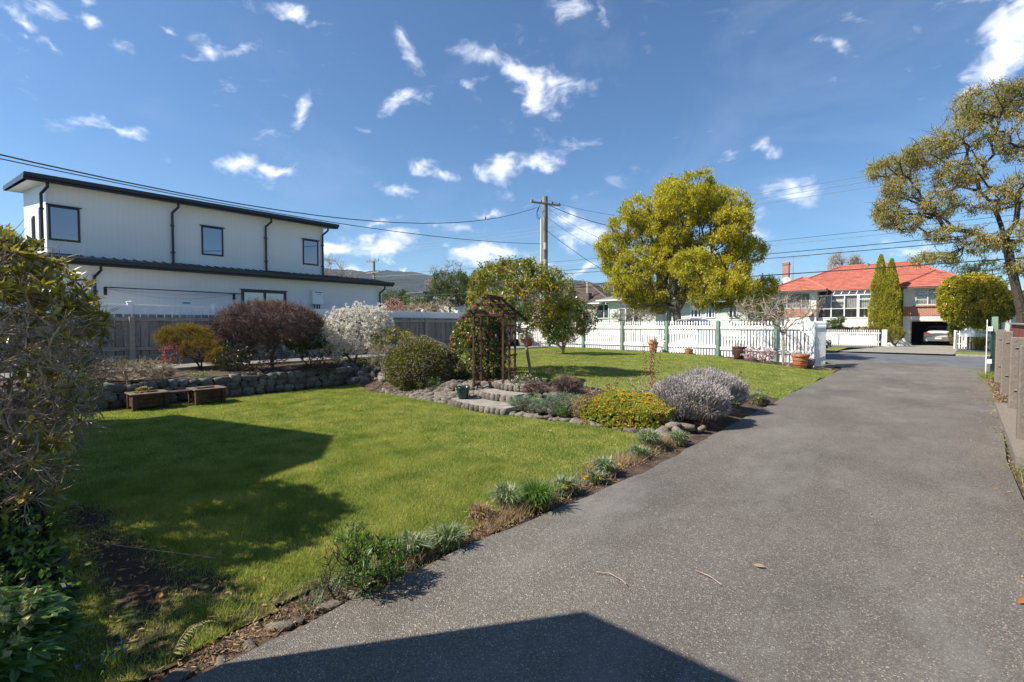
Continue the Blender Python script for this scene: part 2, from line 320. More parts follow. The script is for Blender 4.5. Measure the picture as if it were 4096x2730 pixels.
M['green_post'] = mat('green_post', (.15, .26, .18), (.20, .33, .235), .7, sc=6, bump=.1, rnd=.08)
M['dark'] = plain('charcoal', (.018, .020, .023), .38)
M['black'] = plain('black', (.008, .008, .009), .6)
M['void'] = plain('void', (.004, .004, .004), .9)
M['glass'] = glassmat('glass', (.015, .022, .035))
M['glass_clear'] = glassmat('glass_clear', (.1, .1, .1), .9)
M['brown_wood'] = mat('brown_wood', (.045, .020, .012), (.12, .062, .038), .8, sc=4, det=8, bump=.4, bsc=30, rnd=.25, stretch=(3, 3, 1))
M['bark'] = mat('bark', (.06, .045, .033), (.20, .165, .125), .9, sc=14, det=8, bump=.5, bsc=40)
M['bark_grey'] = mat('bark_grey', (.21, .16, .11), (.46, .38, .29), .85, sc=16, det=7, bump=.3, bsc=40, isl=.25)
M['bark_dark'] = mat('bark_dark', (.028, .02, .015), (.09, .068, .05), .9, sc=14, det=8, bump=.5, bsc=40)
M['twig_red'] = mat('twig_red', (.075, .042, .038), (.20, .13, .115), .8, sc=20, isl=.45)
M['terracotta'] = mat('terracotta', (.38, .125, .052), (.50, .19, .085), .7, sc=5, bump=.1)
M['red_glaze'] = plain('red_glaze', (.20, .032, .018), .3)
M['green_glaze'] = plain('green_glaze', (.010, .045, .036), .18)
M['brown_glaze'] = mat('brown_glaze', (.05, .025, .018), (.12, .06, .045), .35, sc=4)
M['metal'] = plain('galvanised', (.45, .47, .5), .35, metal=.8)
M['roof_red'] = mat('roof_red', (.38, .115, .08), (.50, .165, .115), .7, sc=5, det=6, bump=.1, isl=.12)
M['roof_brown'] = mat('roof_brown', (.085, .062, .05), (.14, .105, .085), .85, sc=5, det=6, isl=.2)
M['roof_green'] = plain('roof_green', (.17, .24, .19), .6)
M['pale_green'] = plain('pale_green_paint', (.55, .60, .53), .6)
M['grass'] = leafmat('grass_blade', [(.06, .09, .018), (.14, .18, .036), (.21, .235, .06), (.33, .29, .12)], .55, .38, .25, nsc=2.6, tmul=(1.5, 1.5, .7), nco=1.35)
M['cream'] = plain('cream_wood', (.45, .41, .33), .8)
rng = np.random.default_rng(7)

def sstep(a, b, x): t = np.clip((x - a) / (b - a), 0, 1); return t * t * (3 - 2 * t)
def terr(X, Y):
    X = np.asarray(X, float); Y = np.asarray(Y, float)
    u = np.where(X < -2.3, .45 * (1 - np.exp(-np.clip(-2.3 - X, 0, 99) / 3)), 0)
    z = u * sstep(6.6, 8.0, Y) * (1 - sstep(20.3, 21.2, Y))
    z = np.where(X < -11.75, np.maximum(z, .47 * (1 - sstep(20.3, 21.2, Y))), z)
    return z
def tz(x, y): return float(terr(x, y))
def grid(x0, x1, y0, y1, dx, dz=0.0, keep=None, noise=0.0):
    xs = np.arange(x0, x1 + dx * .5, dx); ys = np.arange(y0, y1 + dx * .5, dx)
    X, Y = np.meshgrid(xs, ys); Z = terr(X, Y) + dz
    if noise: Z = Z + noise * (np.sin(X * 1.7 + 1.3 * np.sin(Y * 1.1)) * np.sin(Y * 1.9 + X * .4)) + noise * .5 * rng.normal(size=Z.shape)
    V = np.stack([X, Y, Z], -1).reshape(-1, 3); nx = len(xs); ny = len(ys)
    i, j = np.meshgrid(np.arange(nx - 1), np.arange(ny - 1)); a = (j * nx + i).ravel()
    F = np.stack([a, a + 1, a + nx + 1, a + nx], 1)
    if keep is not None:
        c = V[F].mean(1); F = F[keep(c[:, 0], c[:, 1])]
    mb = MB(); mb.add(V, F); return mb

# ------------------------------------------------------------------ ground
def lawnmat(name, patches=()):
    m, nt, N, L, b = _nt(name)
    tc = N.new('ShaderNodeTexCoord'); src = tc.outputs['Object']
    def nz(s, d, r=.6):
        n = N.new('ShaderNodeTexNoise'); n.inputs['Scale'].default_value = s; n.inputs['Detail'].default_value = d; n.inputs['Roughness'].default_value = r; L.new(src, n.inputs['Vector']); return n.outputs['Fac']
    a = N.new('ShaderNodeValToRGB'); e = a.color_ramp.elements; e[0].position = .3; e[0].color = (.11, .145, .032, 1); e[1].position = .7; e[1].color = (.33, .28, .12, 1)
    mid = e.new(.5); mid.color = (.19, .225, .05, 1)
    L.new(nz(1.1, 8), a.inputs[0])
    f = N.new('ShaderNodeValToRGB'); e = f.color_ramp.elements; e[0].position = .35; e[0].color = (.55, .55, .5, 1); e[1].position = .65; e[1].color = (1.2, 1.2, 1.1, 1); L.new(nz(60, 6, .75), f.inputs[0])
    mu = N.new('ShaderNodeMix'); mu.data_type = 'RGBA'; mu.blend_type = 'MULTIPLY'; mu.inputs[0].default_value = 1; L.new(a.outputs[0], mu.inputs[6]); L.new(f.outputs[0], mu.inputs[7])
    so = N.new('ShaderNodeMix'); so.data_type = 'RGBA'; L.new(mu.outputs[2], so.inputs[6]); so.inputs[7].default_value = (.055, .037, .026, 1)
    at = N.new('ShaderNodeAttribute'); at.attribute_name = 'bare'
    mr = N.new('ShaderNodeMath'); mr.operation = 'MULTIPLY_ADD'; L.new(nz(9, 6), mr.inputs[0]); mr.inputs[1].default_value = 1.4; mr.inputs[2].default_value = -.7
    ad = N.new('ShaderNodeMath'); ad.operation = 'ADD'; L.new(at.outputs['Fac'], ad.inputs[0]); L.new(mr.outputs[0], ad.inputs[1])
    r2 = N.new('ShaderNodeMapRange'); r2.inputs['From Min'].default_value = .3; r2.inputs['From Max'].default_value = .7; L.new(ad.outputs[0], r2.inputs['Value']); L.new(r2.outputs[0], so.inputs[0])
    L.new(so.outputs[2], b.inputs['Base Color']); b.inputs['Roughness'].default_value = .85; b.inputs['Specular IOR Level'].default_value = .15
    bp = N.new('ShaderNodeBump'); bp.inputs['Strength'].default_value = .7; bp.inputs['Distance'].default_value = .03; L.new(nz(45, 5, .7), bp.inputs['Height']); L.new(bp.outputs[0], b.inputs['Normal'])
    return m
def bare(X, Y):
    v = np.zeros_like(X)
    for (x, y, rx, ry, ang, s) in ((-3.95, .72, 1.15, .26, 0, 1.1), (-3.35, .95, .75, .22, .3, .9), (-5.2, .72, .8, .25, 0, .9), (-2.95, .62, .5, .3, 0, .8), (-11.5, 4, .3, 5, 0, .85),
                                   (-6, 6.35, .3, .2, 0, .35), (-4.7, 4.6, .35, .15, .4, .45), (-3.6, 5.2, .5, .18, .1, .5), (-8.3, 4.3, .5, .2, .5, .35), (-4.6, 1.4, .4, .15, 0, .5), (-7.2, 2.6, .3, .12, .5, .4), (-5.6, 5.4, .4, .12, .2, .45), (-9.4, 5.3, .3, .15, .2, .45), (-3.9, 3.4, .25, .1, .9, .45), (-5.1, 3.1, .3, .1, .2, .4), (-8.8, 6.0, .6, .12, 0, .4), (-6.2, 1.7, .3, .12, 0, .4), (-2.8, 1.2, .15, .6, 0, .8)):
        c, s_ = math.cos(ang), math.sin(ang); a = (X - x) * c + (Y - y) * s_; b = -(X - x) * s_ + (Y - y) * c
        v = np.maximum(v, s * .88 * np.exp(-((a / rx) ** 2 + (b / ry) ** 2) * .9))
    return v
def set_bare(o):
    me = o.data; n = len(me.vertices); co = np.zeros(n * 3, np.float32); me.vertices.foreach_get('co', co); co = co.reshape(-1, 3)
    at = me.attributes.new('bare', 'FLOAT', 'POINT'); at.data.foreach_set('value', bare(co[:, 0], co[:, 1]).astype(np.float32))
M['lawn'] = lawnmat('lawn')
def lower_edge(X): return 6.42 + .10 * np.sin(X * 1.3) + np.where(X < -9.8, (-9.8 - X) * .45, 0) + np.where(X > -3.2, .1, 0)
def in_lower(X, Y, g=0): return (X > -11.62) & (X < -2.72 + .06 * np.sin(Y * 3)) & (Y < lower_edge(X)) & (Y > .42 + .05 * np.sin(X * 4) - np.where(X > -3.3, .6, 0))
def upper_edge(X): return 8.55 + .25 * np.sin(X * .9 + 1) + np.where(X < -7.7, -.5, 0) + np.where(X > -4.4, .9 + 0 * X, 0) + np.where(X > -3.3, .6, 0)
def in_upper(X, Y):
    a = (X > -13.9) & (X < -2.30 - .05 * np.sin(Y * 2) - np.where(Y < 11.5, .35, 0)) & (Y > upper_edge(X)) & (Y < 19.9)
    b = ((X + 4.2) / 1.9) ** 2 + ((Y - 20.1) / 1.5) ** 2 < 1
    return a & ~b & ~((X < -11.9) & (Y < 9.4))
def build_ground():
    mb = MB(); s = 6000
    mb.add([[-s, -s, -.12], [s, -s, -.12], [s, s, -.12], [-s, s, -.12]], [[0, 1, 2, 3]]); struct('ground', mb, mat('ground', (.035, .045, .015), (.08, .085, .035), .95, sc=.02, det=10), 'distant flat valley floor of dull green')
    struct('garden_soil', grid(-24, 2.2, -10, 21.5, .22, -.008, noise=.012), M['soil'], 'brown garden soil under the beds and lawns')
    o = struct('lawn_lower', grid(-11.8, -2.5, -1.5, 7.6, .07, .012, keep=in_lower), M['lawn'], 'lower lawn of short green grass with worn patches'); set_bare(o)
    o = struct('lawn_upper', grid(-14, -2.2, 6.9, 20.2, .12, .012, keep=in_upper), M['lawn'], 'upper lawn of short green grass in front of the picket fence'); set_bare(o)
    # driveway slab
    m, nt, N, L, b = _nt('driveway'); tc = N.new('ShaderNodeTexCoord')
    def nz(s, d, r=.6, st=(1, 1, 1)):
        n = N.new('ShaderNodeTexNoise'); mp = N.new('ShaderNodeMapping'); mp.inputs['Scale'].default_value = st; L.new(tc.outputs['Object'], mp.inputs[0])
        n.inputs['Scale'].default_value = s; n.inputs['Detail'].default_value = d; n.inputs['Roughness'].default_value = r; L.new(mp.outputs[0], n.inputs['Vector']); return n.outputs['Fac']
    v = N.new('ShaderNodeTexVoronoi'); v.inputs['Scale'].default_value = 170; v.inputs['Randomness'].default_value = 1; L.new(tc.outputs['Object'], v.inputs['Vector'])
    sp = N.new('ShaderNodeSeparateColor'); L.new(v.outputs['Color'], sp.inputs[0])
    cr = N.new('ShaderNodeValToRGB'); e = cr.color_ramp.elements; e[0].position = 0; e[0].color = (.075, .069, .064, 1); e[1].position = 1; e[1].color = (.36, .33, .29, 1)
    for p, c in ((.45, (.105, .096, .089)), (.78, (.138, .127, .116)), (.94, (.19, .175, .155))): x = e.new(p); x.color = (*c, 1)
    L.new(sp.outputs[0], cr.inputs[0])
    big = N.new('ShaderNodeValToRGB'); e = big.color_ramp.elements; e[0].position = .3; e[0].color = (.86, .84, .82, 1); e[1].position = .68; e[1].color = (1.62, 1.56, 1.46, 1); L.new(nz(.42, 11, .68, (1.3, .8, 1)), big.inputs[0])
    mu = N.new('ShaderNodeMix'); mu.data_type = 'RGBA'; mu.blend_type = 'MULTIPLY'; mu.inputs[0].default_value = 1; L.new(cr.outputs[0], mu.inputs[6]); L.new(big.outputs[0], mu.inputs[7])
    wn = N.new('ShaderNodeMapRange'); wn.inputs['From Min'].default_value = .50; wn.inputs['From Max'].default_value = .66; L.new(nz(1.3, 10, .72, (.8, .35, 1)), wn.inputs['Value'])
    w2 = N.new('ShaderNodeMath'); w2.operation = 'MULTIPLY'; L.new(wn.outputs[0], w2.inputs[0]); w2.inputs[1].default_value = .62
    mw = N.new('ShaderNodeMix'); mw.data_type = 'RGBA'; L.new(w2.outputs[0], mw.inputs[0]); L.new(mu.outputs[2], mw.inputs[6]); mw.inputs[7].default_value = (.24, .228, .205, 1)
    L.new(mw.outputs[2], b.inputs['Base Color']); b.inputs['Roughness'].default_value = .8; b.inputs['Specular IOR Level'].default_value = .3
    bp = N.new('ShaderNodeBump'); bp.inputs['Strength'].default_value = .8; bp.inputs['Distance'].default_value = .006; L.new(v.outputs['Distance'], bp.inputs['Height']); L.new(bp.outputs[0], b.inputs['Normal'])
    M['driveway'] = m
    lx = [(-8, -2.45), (.7, -2.45), (2.1, -2.47), (3.5, -2.36), (5, -2.26), (8, -2.30), (12.7, -2.33), (17, -2.25), (20.4, -2.24), (21.5, -2.4), (23, -2.75), (24.4, -3.2), (25.3, -3.6)]
    rx = [(-8, .62), (.7, .62), (2.1, .62), (3.5, .63), (5, .66), (8, .74), (12.7, 1.08), (17, 1.25), (20.4, 1.33), (21.5, 1.5), (23, 1.7), (24.4, 2.0), (25.3, 2.3)]
    ys = np.linspace(-8, 25.3, 260); l = np.interp(ys, [a[0] for a in lx], [a[1] for a in lx]) + .012 * np.sin(ys * 7) + rng.normal(size=260) * .006; r = np.interp(ys, [a[0] for a in rx], [a[1] for a in rx])
    V = []
    for y, a, c in zip(ys, l, r): V += [[a, y, -.02], [a + .01, y, .03], [c, y, .03], [c + .01, y, -.02]]
    mb = MB(); mb.add(V, [[i * 4 + k, i * 4 + k + 1, i * 4 + k + 5, i * 4 + k + 4] for i in range(259) for k in range(3)]); struct('driveway', mb, m, 'dark exposed aggregate driveway running to the street')
    # street
    mb = MB(); mb.add([[-150, 25.3, -.05], [150, 25.3, -.05], [150, 34.5, -.05], [-150, 34.5, -.05]], [[0, 1, 2, 3]]); struct('street', mb, M['road'], 'blue grey asphalt street crossing behind the fence')
    def sheet(n, rects, z, mt, lab):
        mb = MB()
        for (a, b_, c, d) in rects: mb.add([[a, c, z], [b_, c, z], [b_, d, z], [a, d, z]], [[0, 1, 2, 3]])
        return struct(n, mb, mt, lab)
    sheet('near_verge', [(-80, -2.6, 20.9, 21.8), (-80, -3.2, 23.2, 25.1), (2.2, 80, 23.2, 25.1)], .008, M['lawn'], 'grass verge outside the picket fence')
    sheet('near_footpath', [(-80, 80, 21.8, 23.2)], .004, M['footpath'], 'dark asphalt footpath outside the picket fence')
    sheet('far_verge', [(-150, -4.1, 34.7, 40.9), (1.15, 150, 34.7, 38.2)], .02, M['lawn'], 'grass verge on the far side of the street')
    sheet('far_footpath', [(-150, -3.0, 41.0, 44.4), (1.35, 150, 38.3, 44.4)], .012, M['footpath'], 'dark asphalt footpath on the far side of the street')
    mb = MB(); mb.poly([[-4.0, 34.6, .024], [1.1, 34.6, .024], [1.5, 40.9, .024], [1.7, 49, .024], [-1.5, 49, .024], [-2.9, 41, .024]]); struct('far_crossing', mb, M['concrete'], 'pale concrete vehicle crossing leading to the open garage')
    sheet('far_yard', [(-80, -1.5, 44.4, 75), (1.7, 80, 44.4, 75)], .008, M['lawn'], 'front gardens of the houses over the street')
    mb = MB()
    for (a, b_, y0, y1) in ((-150, -3.7, 25.12, 25.30), (2.3, 150, 25.12, 25.30), (-150, -4.1, 34.5, 34.68), (1.2, 150, 34.5, 34.68)): cbox(mb, a, b_, y0, y1, -.1, .045, b=.02)
    struct('kerb', mb, M['concrete'], 'low concrete kerbs along both sides of the street')
    mb = MB(); mb.add([[-17.1, -10, .478], [-14.25, -10, .478], [-14.25, 19.8, .478], [-17.1, 19.8, .478]], [[0, 1, 2, 3]]); struct('path', mb, M['path'], 'concrete path running along the grey paling fence')
    mb = MB(); cbox(mb, -14.24, -14.12, -10, 19.6, .42, .53, b=.01); struct('path_kerb', mb, M['concrete'], 'narrow concrete kerb between the bed and the path')
    # blades
    def scatter(n, x0, x1, y0, y1, inside):
        X = rng.uniform(x0, x1, n); Y = rng.uniform(y0, y1, n); k = inside(X, Y) & (bare(X, Y) + rng.normal(size=n) * .16 < .5); X, Y = X[k], Y[k]
        return np.c_[X, Y, terr(X, Y) + .008]
    def pn(P, s): return np.sin(P[:, 0] * s + 2 * np.sin(P[:, 1] * s * .7)) * np.sin(P[:, 1] * s * 1.13 + 1.7 * np.sin(P[:, 0] * s * .6))
    mb = MB(); P = scatter(420000, -6.3, -2.6, .2, 4.2, in_lower); h = np.clip(.030 + .012 * pn(P, 3.1) + rng.normal(size=len(P)) * .009, .01, .075); blades(mb, P, h, .0042, rng, .5)
    P = scatter(520000, -11.6, -2.6, -.2, 7.4, in_lower); k = ~((P[:, 0] > -6.3) & (P[:, 1] < 4.2)); P = P[k]; h = np.clip(.028 + .008 * pn(P, 3.1) + rng.normal(size=len(P)) * .007, .01, .05); blades(mb, P, h, .0075, rng, .45)
    tag(part('grass', mb, M['grass'], None), 'short blades of grass covering the lower lawn', 'grass', kind='stuff')
    mb = MB(); P = scatter(260000, -14, -2.3, 7.5, 19.9, in_upper); h = np.clip(.026 + .008 * pn(P, 2.3) + rng.normal(size=len(P)) * .006, .01, .05); blades(mb, P, h, .013, rng, .5)
    tag(part('grass', mb, M['grass'], None), 'short blades of grass covering the upper lawn', 'grass', kind='stuff')
build_ground()
# ------------------------------------------------------------------ rocks
def rock_mesh(name, rg, flat=.75, blocky=.35):
    n = 3; V = []; F = []; idx = {}
    def vid(p):
        k = tuple(np.round(p, 4))
        if k not in idx: idx[k] = len(V); V.append(p)
        return idx[k]
    g = np.linspace(-1, 1, n)
    for ax in range(3):
        for s in (-1, 1):
            for i in range(n - 1):
                for j in range(n - 1):
                    q = []
                    for a, b in ((0, 0), (1, 0), (1, 1), (0, 1)):
                        p = [0, 0, 0]; p[ax] = s; p[(ax + 1) % 3] = g[i + a]; p[(ax + 2) % 3] = g[j + b]; q.append(vid(tuple(p)))
                    F.append(q if s > 0 else q[::-1])
    V = np.array(V, float); S = unit(V); V = S * (1 - blocky) * 1.12 + V * blocky * .85
    V *= 1 + rg.normal(size=(len(V), 1)) * .085; V *= np.array([1, 1, flat]) * .5
    mb = MB(); mb.add(V, F); return mesh_of(name, mb, [], True)
def rocks(name, mt, n=10, **k):
    out = []
    for i in range(n):
        me = rock_mesh(name, rng, **k); me.materials.clear(); me.materials.append(mt); out.append(me)
    return out
RK = rocks('stone', M['rock']); RKD = rocks('stone', M['rock_dark'], blocky=.6, flat=.95)
def put_rock(pool, parent, p, s, tilt=.3, name='stone'):
    return inst(name, random.choice(pool), parent, p, (rng.normal() * tilt, rng.normal() * tilt, rng.uniform(0, 6.28)), s)
random.seed(4)
def stone_wall():
    t = thing('stone_wall', 'low dark mortared stone retaining wall along the left side of the lower lawn', 'wall', (-11.7, 2.5, 0))
    mb = MB(); cbox(mb, -12.0, -11.66, -2.4, 6.9, -.05, .43, b=.03); part('mortar', mb, M['mortar'], t)
    z = .0
    rows = [(.02, .19), (.17, .17), (.32, .15)]
    for r, (zz, hh) in enumerate(rows):
        y = -2.3 + .1 * r
        while y < 6.9:
            w = rng.uniform(.15, .34); h = hh * rng.uniform(.85, 1.25)
            inst('stone', random.choice(RKD), t, (-11.63 + rng.uniform(-.02, .03), y + w / 2, zz + hh / 2 + rng.uniform(-.02, .02)), (rng.normal() * .12, rng.normal() * .1, rng.normal() * .15), (.17, w * 1.08, h * 1.2))
            y += w
    # the tail of the wall slumps into loose rubble beside the dome bush
    t2 = thing('rubble_bank', 'tumbled grey rubble between the stone wall and the round bush', 'rocks', (-11.0, 7.4, 0))
    for i in range(95):
        a = rng.uniform(0, 1); y = 6.7 + a * 1.2 + rng.normal() * .1; x = -11.75 + a * 1.9 + rng.normal() * .18; up = rng.uniform(0, 1)
        s = rng.uniform(.10, .26); put_rock(RKD, t2, (x - up * .35, y + up * .55, tz(x, y + up * .5) * .6 + .03 + up * .22), (s * 1.3, s, s * .8), .4)
stone_wall()
def edging():
    t = thing('rock_edging', 'bank of rounded grey stones sloping down beside the concrete steps', 'rocks', (-8, 6.8, 0))
    # mosaic of cobbles between the dome bush and the steps
    for i in range(10):
        for j in range(26):
            u = j / 26; v = i / 10
            x = -9.6 + u * 2.75 + rng.normal() * .03; y0 = 6.45 + .12 * (1 - u) ; y = y0 + v * (.25 + .95 * u) + rng.normal() * .02
            if u < .25 and i > 3: continue
            s = rng.uniform(.11, .17) * (1 if u > .3 else .85)
            inst('stone', random.choice(RK), t, (x, y, .015 + v * .36 * min(1, .35 + u)), (rng.normal() * .25, rng.normal() * .25, rng.uniform(0, 6.3)), (s * 1.15, s, s * .8))
    t = thing('bed_rocks', 'row of grey river stones edging the flower bed above the lower lawn', 'rocks', (-4.5, 6.6, 0))
    for i in range(46):
        u = i / 46; x = -5.6 + u * 2.9; s = rng.uniform(.09, .17)
        put_rock(RK, t, (x, 6.50 + .1 * math.sin(x * 1.3) + rng.normal() * .03, .03), (s * 1.3, s, s * .7), .2)
    for i in range(60):
        x = rng.uniform(-6.1, -4.6); y = 6.75 + rng.uniform(0, .75) * (1 if x < -5.2 else .5); s = rng.uniform(.08, .17); put_rock(RK, t, (x, y, tz(x, y) * .7 + .06 + (y - 6.5) * .12), (s * 1.2, s, s * .7), .3)
    t = thing('corner_rocks', 'cluster of large tan boulders under the lavender at the corner of the bed', 'rocks', (-2.8, 6.9, 0))
    for (x, y, z, a, b, c) in ((-3.12, 6.82, .08, .30, .22, .2), (-2.88, 6.62, .03, .36, .16, .12), (-2.66, 6.78, .05, .34, .18, .14), (-2.95, 7.05, .16, .32, .26, .2), (-2.68, 7.05, .09, .3, .2, .15), (-2.80, 6.86, .12, .24, .2, .14),
                               (-2.55, 6.62, .02, .28, .12, .1), (-3.25, 6.62, .04, .2, .16, .14), (-3.3, 7.0, .14, .22, .2, .16), (-2.5, 7.2, .05, .2, .15, .12), (-3.42, 6.7, .06, .16, .14, .13), (-2.62, 6.5, .01, .3, .1, .08)):
        put_rock(RK, t, (x, y, z), (a, b, c), .25)
    # stones along the edge of the drive
    t = thing('drive_edge_stones', 'row of smooth stones in the soil between lawn and driveway', 'rocks', (-2.55, 1.2, 0))
    for (x, y, s) in ((-2.52, .62, .17), (-2.49, .80, .11), (-2.50, .93, .12), (-2.56, 1.10, .17), (-2.54, 1.19, .10), (-2.53, 1.36, .17), (-2.52, 1.52, .14), (-2.58, 1.66, .09), (-2.56, 2.72, .17), (-2.60, 2.88, .19), (-2.56, 3.08, .1), (-2.6, 4.15, .12), (-2.55, 4.6, .09), (-2.5, 5.2, .1), (-2.62, .3, .15), (-2.6, .1, .14)):
        put_rock(RK, t, (x, y, .008), (s * .45, s * .95, s * .36), .15)
    o = put_rock(RK, None, (0, 0, 0), (.62, .42, .42), .1, 'boulder') if False else None
    for (x, y, s, lab) in ((-2.62, 10.75, (.5, .3, .3), 'broad grey boulder behind the gazania clump by the drive'), (-3.15, 19.25, (.5, .35, .55), 'grey standing stone behind the large terracotta pot'), (-15.85, 19.5, (.42, .34, .32), 'grey stone at the foot of the red glazed pot')):
        t = thing('boulder', lab, 'rock', (x, y, tz(x, y))); put_rock(RK, t, (x, y, tz(x, y) + s[2] * .25), s, .08)
edging()
def steps():
    t = thing('garden_steps', 'three curved concrete steps faced with upright river stones', 'steps', (-6.4, 6.7, 0))
    for (x0, x1, yf, yb, z0, z1) in ((-7.15, -5.55, 6.28, 6.98, -.02, .135), (-6.95, -5.85, 6.86, 7.42, .1, .27), (-6.95, -6.0, 7.32, 7.95, .25, .405)):
        n = 18; P = []
        for i in range(n + 1):
            u = i / n; P.append((x0 + (x1 - x0) * u, yf + .22 * (2 * u - 1) ** 2 * .5 + (-.12 + .28 * (1 - u)) * .6))
        Q = P + [(x1, yb), (x0, yb)]
        mb = MB(); prism(mb, Q, z0, z1, 'z'); part('tread', mb, M['concrete'], t)
        L = 0; k = 0
        while L < 1:
            w = rng.uniform(.10, .15) / (x1 - x0)
            u = L + w / 2
            if u > 1: break
            x = x0 + (x1 - x0) * u; y = yf + .11 * (2 * u - 1) ** 2 + (-.12 + .28 * (1 - u)) * .6
            inst('stone', random.choice(RK), t, (x, y - .015, (z0 + z1) / 2), (rng.normal() * .08, rng.normal() * .08, rng.normal() * .2), (w * (x1 - x0) * .98, .11, (z1 - z0) * 1.22)); L += w
steps()

# ------------------------------------------------------------------ fences
def paling_fence():
    t = thing('paling_fence', 'weathered grey timber paling fence with rails along the left boundary', 'fence', (-17, 5, .47))
    mbs = []
    for k in range(4):
        mb = MB(); cbox(mb, -.01, .01, -.082, .082, 0, 1.16 + rng.normal() * .004, b=.003); mbs.append(mesh_of('paling', mb, [M['paling']]))
    y = -9.0; i = 0
    while y < 19.9:
        w = .172 if y < 11.0 else .104
        inst('paling', mbs[i % 4], t, (-17.02 + rng.normal() * .002, y, .74), (0, 0, rng.normal() * .01), (1, (1 if w > .15 else .62) * rng.uniform(.985, 1.01), 1)); y += w + (.02 if w > .15 else .0); i += 1
    yy = np.arange(-5.04, 20, 2.1)
    pm = MB(); cbox(pm, -.05, .05, -.06, .06, 0, 1.35, b=.006); pm = mesh_of('fence_post', pm, [M['rail']])
    for p in yy: inst('fence_post', pm, t, (-16.91, p, .47), (0, 0, 0), (1, 1, 1 if p < 9.5 else .96))
    ra = MB(); cbox(ra, -.022, .022, -1.045, 1.045, -.05, .05, b=.005); ra = mesh_of('rail', ra, [M['rail']])
    kb = MB(); cbox(kb, -.018, .018, -1.045, 1.045, -.145, .145, b=.005); kb = mesh_of('gravel_board', kb, [M['rail']])
    for p in yy[:-1] + 1.05:
        inst('rail', ra, t, (-16.98, p, 1.755), (0, 0, 0)); inst('rail', ra, t, (-16.98, p, .925)); inst('gravel_board', kb, t, (-16.985, p, .60))
paling_fence()
def vinyl_fence():
    t = thing('vinyl_fence', 'white panelled fence with capped posts rising behind the grey palings', 'fence', (-17.35, 5, .4))
    bm_ = MB(); cbox(bm_, -.015, .015, -.146, .146, 0, 1.62, b=.004); bm_ = mesh_of('board', bm_, [M['vinyl']])
    rl = MB(); cbox(rl, -.03, .03, -1.02, 1.02, -.03, .03, b=.006); rl = mesh_of('rail', rl, [M['vinyl']])
    po = MB(); cbox(po, -.06, .06, -.06, .06, 0, 1.78, b=.006); po = mesh_of('post', po, [M['vinyl']])
    cp = MB(); cbox(cp, -.075, .075, -.075, .075, 0, .03, b=.006); cp.add([[-.055, -.055, .03], [.055, -.055, .03], [.055, .055, .03], [-.055, .055, .03], [0, 0, .055]], [[0, 1, 4], [1, 2, 4], [2, 3, 4], [3, 0, 4]]); cp = mesh_of('post_cap', cp, [M['vinyl']])
    for k in range(-4, 8):
        y = 3.4 + k * 2.12
        inst('post', po, t, (-17.3, y, .45)); c = inst('post_cap', cp, t, (-17.3, y, 2.23))
        if y > 17: continue
        for j in range(7): inst('board', bm_, t, (-17.3, y + .21 + j * .294 - .0, .5), (0, 0, 0), (1, .99, 1))
        inst('rail', rl, t, (-17.3, y + 1.06, 2.15))
vinyl_fence()
def picket_prof(h, w=.0375):
    a = w; return [(-a, 0), (a, 0), (a, h - .19), (a * .45, h - .165), (a * .45, h - .15), (a * .8, h - .125), (a * .92, h - .095), (a * .75, h - .05), (0, h), (-a * .75, h - .05), (-a * .92, h - .095), (-a * .8, h - .125), (-a * .45, h - .15), (-a * .45, h - .165), (-a, h - .19)]
def picket_mesh(h, w=.0375, y0=0, y1=.018):
    mb = MB(); prism(mb, [(x, z) for x, z in picket_prof(h, w)], y0, y1, 'y'); return mesh_of('picket', mb, [M['picket']])
